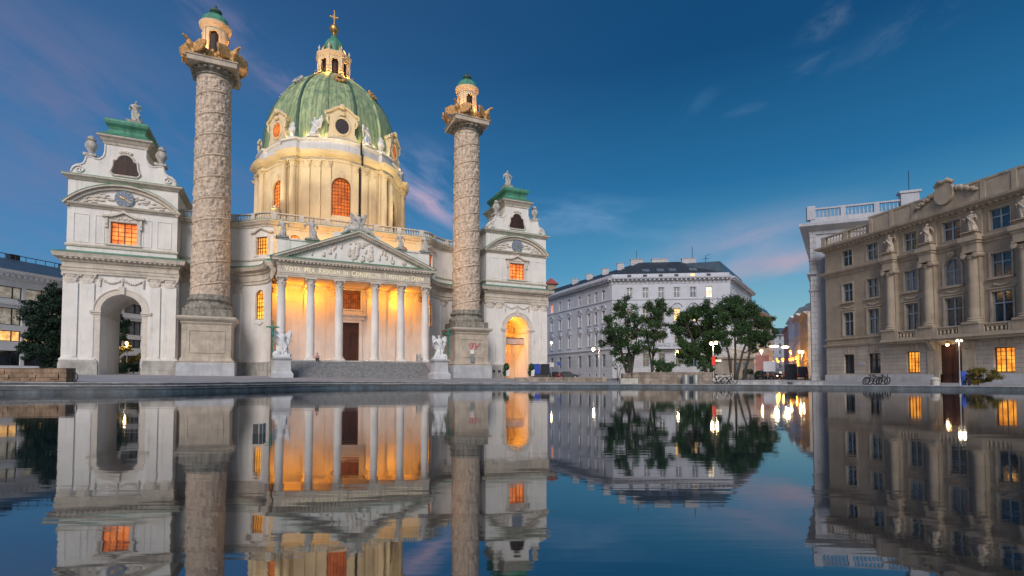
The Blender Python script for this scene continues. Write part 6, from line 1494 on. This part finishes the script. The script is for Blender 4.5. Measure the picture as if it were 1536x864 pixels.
m = MB(); m.box(0, 1.5, 0, .5, -.4, .5); tag(build('concrete_block', m, 'plinth', None, 10, (9.2, 43.1, gat(945, 43)[2])), 'grey concrete block at the left end of the grey stone wall', 'block')
m = MB(); m.box(-8, 1.5, 0, .6, -.4, .5); tag(build('planting_bed_wall', m, 'greywall', None, 10, (8.2, 52, gat(900, 52)[2])), 'low bed wall under the left plaza tree', 'wall')
m = MB(); m.box(0, 6.9, 0, .8, -.4, .3); m.box(-.04, 6.94, -.05, .85, .3, .38); tag(build('stone_bench', m, 'step', None, 10, (17.4, 45.0, gat(1090, 45)[2])), 'long low pale topped stone bench right of the two steel bins', 'bench')
m = MB(); m.box(0, 2.6, 0, .8, -.4, .18); m.box(-.04, 2.64, -.05, .85, .18, .25); tag(build('stone_bench', m, 'step', None, 10, (24.6, 44.5, gat(1195, 44)[2])), 'short low stone bench before the white building corner', 'bench')
# steel bins
for px, lb in ((1028.5, 'left ribbed steel bin of the pair before the grey stone wall'), (1043.5, 'right ribbed steel bin of the pair before the grey stone wall')):
    g = gat(px, 42.9); m = MB(); m.lathe([(.29, 0), (.30, .05), (.30, .78), (.32, .8), (.32, .85), (.23, .85), (.23, .6)], 0, 0, 28, mod=lambda a, i: 1+.012*cos(24*a)); o = tag(build('steel_bin', m, 'steel', None, 40, g), lb, 'bin', 'steel bins')
g = gat(1036, 43.1); m = MB(); m.box(-.2, .2, -.15, .15, 0, .7); m.box(-.22, .22, -.17, .17, .7, .74); tag(build('dark_locker', m, 'black', None, 20, g), 'small dark box between the two steel bins', 'box')
g = gat(1402, 37.3); m = MB(); m.lathe([(.26, 0), (.26, .5), (.3, .52), (.3, .58), (.16, .7), (.03, .74)], 0, 0, 20); tag(build('litter_bin', m, 'statue', None, 35, g), 'grey domed litter bin in front of the brown entrance door', 'bin')
# street lamps
def street_lamp(label, px, Y, ytop, heads, power=60, mg='lampglow', r=.16, arm=True, col=(1, .75, .45), rr=.06, group='street lamps', foot=True):
    g = gat(px, Y); t_ = thing('street_lamp', label, 'street lamp', g, 0, group); H = at(px, ytop, Y)[2]-g[2]
    p = MB(); p.lathe([(rr*2.2, 0), (rr*2.2, .3), (rr*1.3, .5), (rr, 1.0), (rr*.7, H)], 0, 0, 12); build('post', p, 'pole', t_, 40)
    for hx, hy in heads:
        x, y, z = at(hx, hy, Y); lx, lz = x-g[0], z-g[2]
        a = MB(); a.tube([(0, 0, H-.02), (lx*.5, 0, max(H, lz+.1)+.05), (lx, 0, lz+r*.8)], rr*.45, 6); build('arm', a, 'pole', t_, 40)
        gl = MB(); gl.ball((lx, 0, lz), r, 14, 10); build('globe', gl, mg, t_, 60)
        lamp('street_lamp_light', (x, Y-.05, z-r-.12), col, power, .1)
    return t_
street_lamp('arched street lamp glowing before the left wing of the white block', 899, 92, 521, [(890, 524)], 420, 'lampwhite', .32, col=(1, .8, .55), rr=.09)
street_lamp('small wall side lamp far along the left wing', 826, 116, 512, [(827, 514)], 160, 'lampwhite', .26, rr=.05)
street_lamp('two globe lamp post by the forked tree at the street corner', 1070, 50, 513, [(1066.5, 515), (1074, 514)], 170, 'lampglow', .17)
street_lamp('slim two headed lamp post before the sandstone building', 1439.5, 37.2, 509, [(1435.5, 511), (1442, 511)], 16, 'lampwhite', .075, col=(1, .85, .6), rr=.032)
street_lamp('street lamp beside the pink hoarding', 1142, 96, 524, [(1142, 526.5)], 520, 'lampglow', .3)
street_lamp('amber street lamp in the middle of the far street', 1187, 122, 525, [(1185.5, 527)], 1100, 'lampamber', .3, col=AMBER)
street_lamp('wide amber lamp at the right side of the far street', 1203, 108, 525, [(1199, 527.5), (1204, 527.5)], 700, 'lampglow', .3)
street_lamp('low amber lamp, left of two deep in the street', 1174, 150, 537, [(1174, 539)], 1300, 'lampamber', .42, col=AMBER)
street_lamp('low amber lamp, right of two deep in the street', 1187, 150, 536, [(1185, 539), (1189, 538)], 900, 'lampamber', .4, col=AMBER)
street_lamp('tiny distant amber lamp behind the traffic', 1166, 180, 540, [(1165, 538), (1168, 542)], 700, 'lampamber', .3, col=AMBER)
street_lamp('garden lamp glowing through the left archway', 190, 74, 513, [(190, 514.5)], 260, 'lampglow', .22, col=(1, .7, .35))
street_lamp('lamp hidden among the plaza tree leaves', 1013, 56, 524, [(1016, 527)], 60, 'lampglow', .12, col=(1, .8, .3))
for px, lb, w in ((1161, 'bright white lamp hanging over the street, larger left one', .95), (1177.5, 'bright white lamp hanging over the street, smaller right one', .75)):
    x, y, z = at(px, 519.5 if px < 1170 else 520.5, 100); t_ = thing('hanging_street_lamp', lb, 'street lamp', (x, y, z), 0, 'hanging street lamps')
    b = MB(); b.ball((0, 0, 0), (w, .5, .24), 16, 8); build('luminaire', b, 'lampwhite', t_, 60); b = MB(); b.box(-w*.8, w*.8, -.4, .4, .2, .3); b.tube([(0, 0, .3), (0, 0, 1.0)], .03, 5); b.tube([(-8, 0, 1.6), (0, 0, 1.0), (8, 0, 1.7)], .025, 4); build('suspension', b, 'iron', t_, 20)
    lamp('hanging_lamp_light', (x, y-.6, z-.6), (1, .88, .62), 900, .4)
street_lamp('amber lamp at the left kerb deep in the far street', 1160, 135, 541, [(1160, 543)], 500, 'lampamber', .3, col=AMBER)
street_lamp('amber lamp at the right kerb before the navy van', 1194, 128, 534, [(1194, 536)], 600, 'lampamber', .28, col=AMBER)
# signs near the lamp
g = gat(1070.5, 49.6); sg = thing('road_sign', 'red square sign with a white arrow plate on the globe lamp post', 'sign', (g[0], 49.6, at(1070, 541, 49.6)[2]), 0)
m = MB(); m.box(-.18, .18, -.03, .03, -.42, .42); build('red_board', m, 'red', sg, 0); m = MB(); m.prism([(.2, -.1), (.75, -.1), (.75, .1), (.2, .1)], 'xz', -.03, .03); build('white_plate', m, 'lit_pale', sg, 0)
# parked traffic
def car(label, px, Y, rz, m_, L=4.2, head=False, van=False):
    g = gat(px, Y); t_ = thing('parked_van' if van else 'parked_car', label, 'van' if van else 'car', g, rz, 'vehicles in the side streets')
    b = MB(); w = .86; k = L/4.2
    if van: prof = [(-2.1, .35), (2.1, .35), (2.15, 1.0), (1.95, 1.25), (1.55, 2.05), (-2.05, 2.15), (-2.12, 1.0)]
    else: prof = [(-2.05, .35), (2.05, .35), (2.1, .72), (1.85, .86), (1.05, .95), (.35, 1.42), (-.85, 1.45), (-1.65, 1.0), (-2.05, .95), (-2.12, .6)]
    n = len(prof); vs = []
    for y, f in ((-w, 1), (w, 1)):
        for x, z in prof: vs.append((x*k, y*(1 if z < 1.0 else .82), z))
    b.add(vs, [tuple(range(n))[::-1], tuple(range(n, 2*n))]+[(i, (i+1) % n, n+(i+1) % n, n+i) for i in range(n)]); build('body', b, m_, t_, 25)
    gl = MB(); zt = 1.95 if van else 1.36
    for s in (-1, 1):
        yb, yt = s*w*.955, s*w*.838
        gl.add([(1.5*k, yb, 1.18), (1.32*k, yt, zt), (.2*k, yt, zt), (.2*k, yb, 1.18)] if van else [(.85*k, s*w*.925, 1.02), (.3*k, yt, zt), (-.82*k, yt, zt), (-1.4*k, s*w*.925, 1.02)], [(0, 1, 2, 3)])
    build('side_windows', gl, 'glass', t_, 0)
    for x in (-1.3, 1.35):
        for s in (-1, 1):
            wh = MB(); wh.T = Matrix.Translation((x*k, s*w*.93, .33)) @ Matrix.Rotation(pi/2, 4, 'X'); wh.lathe([(.05, -.1), (.3, -.1), (.33, -.06), (.33, .06), (.3, .1), (.05, .1)], 0, 0, 16); wo_ = build('wheel', wh, 'rubber', t_, 40)
            hb = MB(); hb.T = wh.T; hb.lathe([(.02, -.115), (.19, -.11), (.19, .11), (.02, .115)], 0, 0, 12); build('rim', hb, 'steel', wo_, 40)
    for s in (-1, 1):
        h_ = MB(); h_.ball((2.06*k, s*.62, .68), (.08, .17, .1), 8, 6); build('headlight', h_, 'lampwhite' if head else 'steel', t_, 50)
        h_ = MB(); h_.box(-2.14*k, -2.05*k, s*.62-.14, s*.62+.14, .68, .84); build('tail_light', h_, 'red', t_, 0)
    return t_
car('dark hatchback parked at the foot of the left wing of the white block', 851, 98, .05, 'carblack')
car('dark car parked behind the hatchback beside the right pavilion', 834, 106, .3, 'carblack')
car('dark car parked left in the far street, nearest the hedge', 1143, 84, 1.0, 'carblack', 3.8)
car('dark car parked second behind the hedge in the far street', 1153, 93, 1.0, 'carblue', 3.8)
car('oncoming car with bright headlights deep in the street', 1167, 140, -1.95, 'carblack', 4.4, True)
car('oncoming car with headlights behind the first one', 1172, 165, -1.95, 'carred', 4.4, True)
car('navy delivery van parked before the right street houses', 1201, 86, 1.15, 'carblue', 5.0, van=True)
car('dark car waiting behind the tall black cabinet', 1180, 112, 1.2, 'carred', 4.0)
car('oncoming car with bright lights left in the middle of the far street', 1160, 120, -1.95, 'carblue', 4.2, True)
g = gat(1186, 78); m = MB(); m.box(-.7, .7, -.5, .5, .1, 2.2); m.prism([(-.7, 2.2), (.7, 2.2), (.55, 2.4), (-.55, 2.4)], 'xz', -.5, .5); m.box(-.74, .74, -.54, .54, 0, .12); tag(build('street_cabinet', m, 'black', None, 20, g, .1), 'tall black cabinet standing left of the navy van', 'cabinet')
# bicycles
def bicycle(label, px, Y, rz, m_, lean=.06, moto=False, s=1.0):
    g = gat(px, Y); t_ = thing('motor_scooter' if moto else 'bicycle', label, 'scooter' if moto else 'bicycle', g, rz, 'parked bicycles'); t_.rotation_euler.x = lean; t_.scale = (s, s, s)
    for x in (-.52, .52):
        wmb = MB(); R = .26 if moto else .33
        wmb.T = Matrix.Translation((x, 0, R+.01)) @ Matrix.Rotation(pi/2, 4, 'X'); wmb.sweep([(-.03, -.03), (.03, -.03), (.03, .03), (-.03, .03)], [(R*cos(a*pi/12), -R*sin(a*pi/12)) for a in range(24)], True)
        for a in range(6): wmb.tube([(0, 0, 0), (R*cos(a*pi/3), R*sin(a*pi/3), 0)], .008, 4)
        build('wheel', wmb, 'rubber', t_, 0)
    f = MB(); r_ = .024
    for a, b in (((-.52, 0, .34), (-.1, 0, .30)), ((-.1, 0, .30), (-.22, 0, .85)), ((-.52, 0, .34), (-.2, 0, .74)), ((-.2, 0, .74), (.36, 0, .78)), ((-.1, 0, .3), (.38, 0, .68)), ((.52, 0, .34), (.34, 0, .95)), ((-.2, 0, .4), (-.2, 0, .42))): f.tube([a, b], r_, 6)
    if moto: f.prism([(-.6, .35), (-.2, .2), (.25, .2), (.42, .8), (.36, .9), (.2, .4), (-.1, .42), (-.15, .7), (-.7, .72)], 'xz', -.13, .13)
    build('frame', f, m_, t_, 30)
    h = MB(); h.tube([(.3, -.28, .96), (.36, -.12, 1.0), (.35, 0, .96), (.36, .12, 1.0), (.3, .28, .96)], .02, 6); build('handlebar', h, 'steel', t_, 30)
    sd = MB(); sd.ball((-.26, 0, .88), (.16, .08, .05), 10, 6); build('saddle', sd, 'rubber', t_, 40)
    return t_
bicycle('pale bicycle leaning at the stone bench, left of two', 1078, 44.4, .1, 'white'); bicycle('pale bicycle leaning at the stone bench, right of two', 1090, 44.5, -.15, 'white')
for px, a, lb in ((1305, .2, 'dark bicycle, leftmost of the heap before the sandstone building'), (1313, -.25, 'dark bicycle in the middle of the heap before the sandstone building'), (1323, .35, 'dark bicycle, rightmost of the heap before the sandstone building')): bicycle(lb, px, 44+a, a, 'iron', .25)
bicycle('dark bicycle beside the yellowing bush, nearer the blue box', 1446, 37.6, 1.1, 'iron'); bicycle('dark bicycle close against the yellowing bush', 1453, 37.8, .9, 'iron')
bicycle('red motor scooter parked by the two dark cars', 838, 92, .4, 'carred', .03, True, 1.3); bicycle('dark motor scooter at the street corner before the parked cars', 1137, 76, .5, 'carblack', .03, True, 1.2)
g = gat(1443.5, 37.9); m = MB(); m.box(-.17, .17, -.12, .12, 0, 1.12); m.box(-.2, .2, -.15, .15, 1.12, 1.16); tag(build('blue_box', m, 'blue', None, 15, g), 'tall blue box standing behind the slim lamp post', 'box')
g = gat(827, 90); t_ = thing('traffic_sign', 'white traffic sign post at the corner of the right pavilion', 'sign', g, 0); m = MB(); m.tube([(0, 0, 0), (0, 0, 3)], .05, 6); build('post', m, 'pole', t_, 30); m = MB(); m.box(-.45, .45, -.05, -.02, 2.1, 2.9); build('board', m, 'white', t_, 0)
g = gat(838.5, 97); t_ = thing('traffic_sign', 'round blue traffic sign before the left wing of the white block', 'sign', g, 0); m = MB(); m.tube([(0, 0, 0), (0, 0, 3.2)], .05, 6); build('post', m, 'pole', t_, 30); m = MB(); m.T = Matrix.Translation((0, -.06, 2.9)) @ Matrix.Rotation(pi/2, 4, 'X'); m.lathe([(.02, -.02), (.36, -.02), (.36, .02), (.02, .02)], 0, 0, 20); build('disc', m, 'blue', t_, 0)
# church front: notice boards, planters, banner, chairs, graffiti
def chat(px, py, n): u, z = un(px, py, n); return ch(u, n, z)
for px0, px1, mt, lb in ((799, 810.5, 'blue', 'blue notice board leaning at the right pavilion base'), (811.5, 824, 'black', 'black notice board at the right corner of the right pavilion')):
    u0, z0 = un(px0, 562, .2); u1, z1 = un(px1, 546, .2); t_ = thing('notice_board', lb, 'notice board', ch((u0+u1)/2, .2, z0), PHI); w = (u1-u0)/2; h = z1-z0
    m = MB(); m.box(-w, w, -.05, .05, .1, h); build('panel', m, mt, t_, 0); m = MB(); frame(m, -w+.06, w-.06, .16, h-.06, 0, .06, -.07, -.04); m.box(-w, w, -.07, .07, 0, .1); build('rim', m, 'iron', t_, 0)
for px, lb in ((759.5, 'clipped green bush in a white planter left of the glowing archway'), (797, 'clipped green bush in a white planter right of the glowing archway')):
    u, z = un(px, 564, 1.2); t_ = thing('planter', lb, 'planter', ch(u, 1.2, z), PHI, 'planters at the glowing archway'); m = MB(); m.stack(.18, 0, [(.2, 0), (.3, 1.0), (.27, 1.0)]); build('pot', m, 'white', t_, 0)
    lf = MB(); q = random.Random(8)
    for k in range(700):
        d = Vector((q.gauss(0, 1), q.gauss(0, 1), q.gauss(0, 1))).normalized(); p = Vector((d.x*.42, d.y*.42, 1.35+d.z*.62))*1 if q.random() < .7 else Vector((-.28+d.x*.25, .1+d.y*.25, .7+d.z*.7)); a = d.orthogonal().normalized(); b = d.cross(a); s2 = .09; p += d*q.uniform(-.06, .05)
        lf.add([tuple(p+a*s2), tuple(p+b*s2), tuple(p-a*s2), tuple(p-b*s2)], [(0, 1, 2, 3)])
    build('bush', lf, 'box_leaf', t_, 0)
bz = [un(775, y, -3.0)[1] for y in (517.5, 507)]; t_ = thing('banner', 'pale banner stretched across the glowing right archway', 'banner', ch(25.9, -3.0, 0), PHI)
m = MB(); m.add([(-1.98+3.96*k/12, .06*sin(k*1.3), z) for k in range(13) for z in (bz[0]+.1, bz[1]-.1)], [(2*k, 2*k+2, 2*k+3, 2*k+1) for k in range(12)]); build('cloth', m, 'banner', t_, 60); m = MB(); [m.tube([(-2.0, 0, z), (2.0, 0, z)], .05, 6) for z in (bz[0]+.05, bz[1]-.05)]; build('rods', m, 'iron', t_, 30)
for i, px in enumerate((742.5, 749.5)):
    u, z = un(px, 565, 1.4); t_ = thing('folding_chair', 'dark folding chair, %s of two beside the right column pedestal' % ('left' if i == 0 else 'right'), 'chair', ch(u, 1.4, z), PHI+.3-.5*i)
    m = MB(); m.box(-.22, .22, -.22, .22, .45, .5); build('seat', m, 'black', t_, 0); m = MB(); m.box(-.22, .22, .2, .24, .6, 1.0); build('backrest', m, 'black', t_, 0)
    for a in (-1, 1):
        for b in (-1, 1): m = MB(); m.tube([(a*.2, b*.2, 0), (a*.2, -b*.05+.1, .5)], .02, 6); build('leg', m, 'iron', t_, 0)
# graffiti on the right pedestal (strokes follow the photo)
gu, gz_ = un(712, 519.7, 2.58); k_ = .1389/10.1
G = MB()
for st in ([(322, 408), (323, 436), (329, 464), (345, 440), (357, 408)], [(325, 405), (345, 399), (368, 400)], [(360, 400), (354, 430), (350, 448)], [(386, 388), (384, 425), (379, 464), (398, 452), (418, 420), (437, 392)], [(384, 425), (396, 440)], [(402, 418), (409, 437)]):
    G.tube([(gu-16.74+(x-375)*k_, -2.565, gz_-(y-430)*k_) for x, y in st], .05, 6)
gf = build('graffiti', G, 'redspray', colR, 40)
m = MB(); u_, z_ = un(708.5, 528, 2.75); m.box(u_-16.74-.28, u_-16.74+.28, -2.72, -2.68, z_-.3, z_+.3); u2, z2 = un(709, 539, 3.0); nb_ = build('paper_notice', m, 'white', colR, 0)
m = MB(); m.box(u2-16.74-.24, u2-16.74+.24, -2.95, -2.6, z2-.45, z2+.4); m.box(u2-16.74-.3, u2-16.74+.3, -3.0, -2.56, z2+.4, z2+.46); tag(build('electric_box', m, 'steel', None, 10, ch(16.74, 0, 0), PHI), 'small grey metal box standing on the right column pedestal ledge', 'box')
# metal crate on the portico floor, person on the top step
u, z = un(628, 543, 6.9); t_ = thing('metal_cage', 'grey wire cage bin on the portico floor at the right', 'bin', ch(u, 6.9, 2.03), PHI)
m = MB()
for x in (-.24, .24):
    for y in (-.24, .24): m.box(x-.03, x+.03, y-.03, y+.03, 0, .95)
for z in (.03, .92): frame(m, -.22, .22, z, z+.02, 0, .02, -.26, .26)
build('cage_frame', m, 'steel', t_, 0); m = MB(); m.box(-.21, .21, -.21, .21, .05, .88); build('cage_body', m, 'statue', t_, 0)
u, z = un(475.5, 540, 6.9)
pm_ = MB()
pm_.tube([(0, .05, .12), (0, .07, .32), (0, .03, .5), (0, 0, .58)], [.17, .15, .17, .07], 12); pm_.tube([(0, 0, .56), (0, -.02, .64)], .055, 8); pm_.ball((0, -.03, .74), (.085, .1, .115), 12, 10); pm_.ball((0, -.13, .72), (.018, .02, .02), 6, 4)
for s in (-1, 1):
    pm_.tube([(s*.09, 0, .1), (s*.12, -.42, .16), (s*.12, -.44, -.26), (s*.12, -.6, -.3)], [.09, .075, .055, .045], 8)
    pm_.tube([(s*.18, .02, .5), (s*.25, -.12, .3), (s*.12, -.34, .24)], [.055, .045, .035], 8)
    for k in range(5): pm_.tube([(s*.12+(k-2)*.018, -.34, .24), (s*.12+(k-2)*.022, -.43+abs(k-2)*.012, .22)], .011, 5)
pe = thing('person', 'person in pink top sitting on the top step beside the second portico column', 'person', ch(u, 7.28, 2.05), PHI)
build('body', remesh(pm_, .018), 'skin', pe, 60)
cl = MB(); cl.tube([(0, .05, .2), (0, .07, .34), (0, .03, .5), (0, 0, .575)], [.19, .17, .19, .085], 14)
for s in (-1, 1): cl.tube([(s*.17, .02, .5), (s*.25, -.11, .31)], [.07, .06], 8)
build('shirt', remesh(cl, .018), 'shirt', pe, 60)
tr = MB(); tr.tube([(0, .08, .04), (0, .06, .22)], [.2, .19], 12)
for s in (-1, 1): tr.tube([(s*.09, 0, .1), (s*.12, -.43, .165), (s*.12, -.445, -.2)], [.115, .095, .07], 8)
build('trousers', remesh(tr, .018), 'dark_cloth', pe, 60)
hr = MB(); hr.ball((0, .0, .775), (.095, .105, .1), 12, 8); build('hair', hr, 'rubber', pe, 60)
# box standing in the pool
x, y = eyez(386.5, 650.5, -EZ); t_ = thing('pool_box', 'small dark square box with a pale stripe standing in the pool water', 'box', (x, y, 0), .12)
m = MB(); m.box(-.072, .072, 0, .12, -.1, .148); build('housing', m, 'black', t_, 0)
m = MB(); frame(m, -.072, .072, -.05, .148, 0, .005, -.004, .12); m.box(.012, .024, -.005, .0, 0, .146); build('rim', m, 'pole', t_, 0)

# ================================================================== floodlights the photo shows at work
def flood(u, n, z, au, an_, az, p, spot=95, r=.25, col=WARM): return lamp('floodlight', ch(u, n, z), col, p, r, 'SPOT', ch(au, an_, az), spot)
DR_P = 1000
for u, k in ((-8.5, 1.5), (-2.5, .75), (4.0, 1.3), (8.8, .8)): flood(u, -3.0, 20.9, u*.75+.6, -15.5, 31, DR_P*k)
for s in (-1, 1):
    flood(s*15, -10, 20.6, s*9, -19.5, 31, DR_P*1.3); flood(s*19, -20, 19.9, s*12, -27, 31, DR_P*1.5)
for thd in (-80, -62, -38, -26, -12, 12, 26, 38, 62, 80):   # small lamps standing on the ledge at the foot of the dome
    th = radians(thd); x, y = (DA+.12)*sin(th), -DC+(DB+.12)*cos(th); lamp('dome_foot_lamp', ch(x, y, 39.35), (1, .66, .26), 48, .25)
for s_ in (-1, 1): flood(s_*16, -12, 20.2, s_*3, -24, 52, 7000, 50, .3, (1, .84, .50)); flood(s_*7, -4, 21.0, s_*2, -22, 54, 6500, 40, .3, (1, .84, .50))
for u in (-7.6, -5.0, -2.2, 2.2, 5.0, 7.6): lamp('attic_floodlight', ch(u, 2.6, 16.6), (1, .50, .10), 200, .2)
for u, p in ((-8.62, 270), (-5.27, 460), (-1.74, 65), (2.93, 160), (6.46, 460)): lamp('portico_lamp', ch(u, 1.75, 10.7), AMBER, p, .1)
for u, n, z, p in ((24.25, -3.6, 8.4, 900), (24.1, -4.0, 4.4, 330), (24.1, -3.6, 1.0, 130)): lamp('archway_lamp', ch(u, n, z), AMBER, p, .08)
for k in range(8):
    a = k*pi/4+pi/8; lamp('lantern_floodlight', ch(4.1*sin(a), -DC+4.1*cos(a), 57.4), (1, .44, .08), 300, .1)
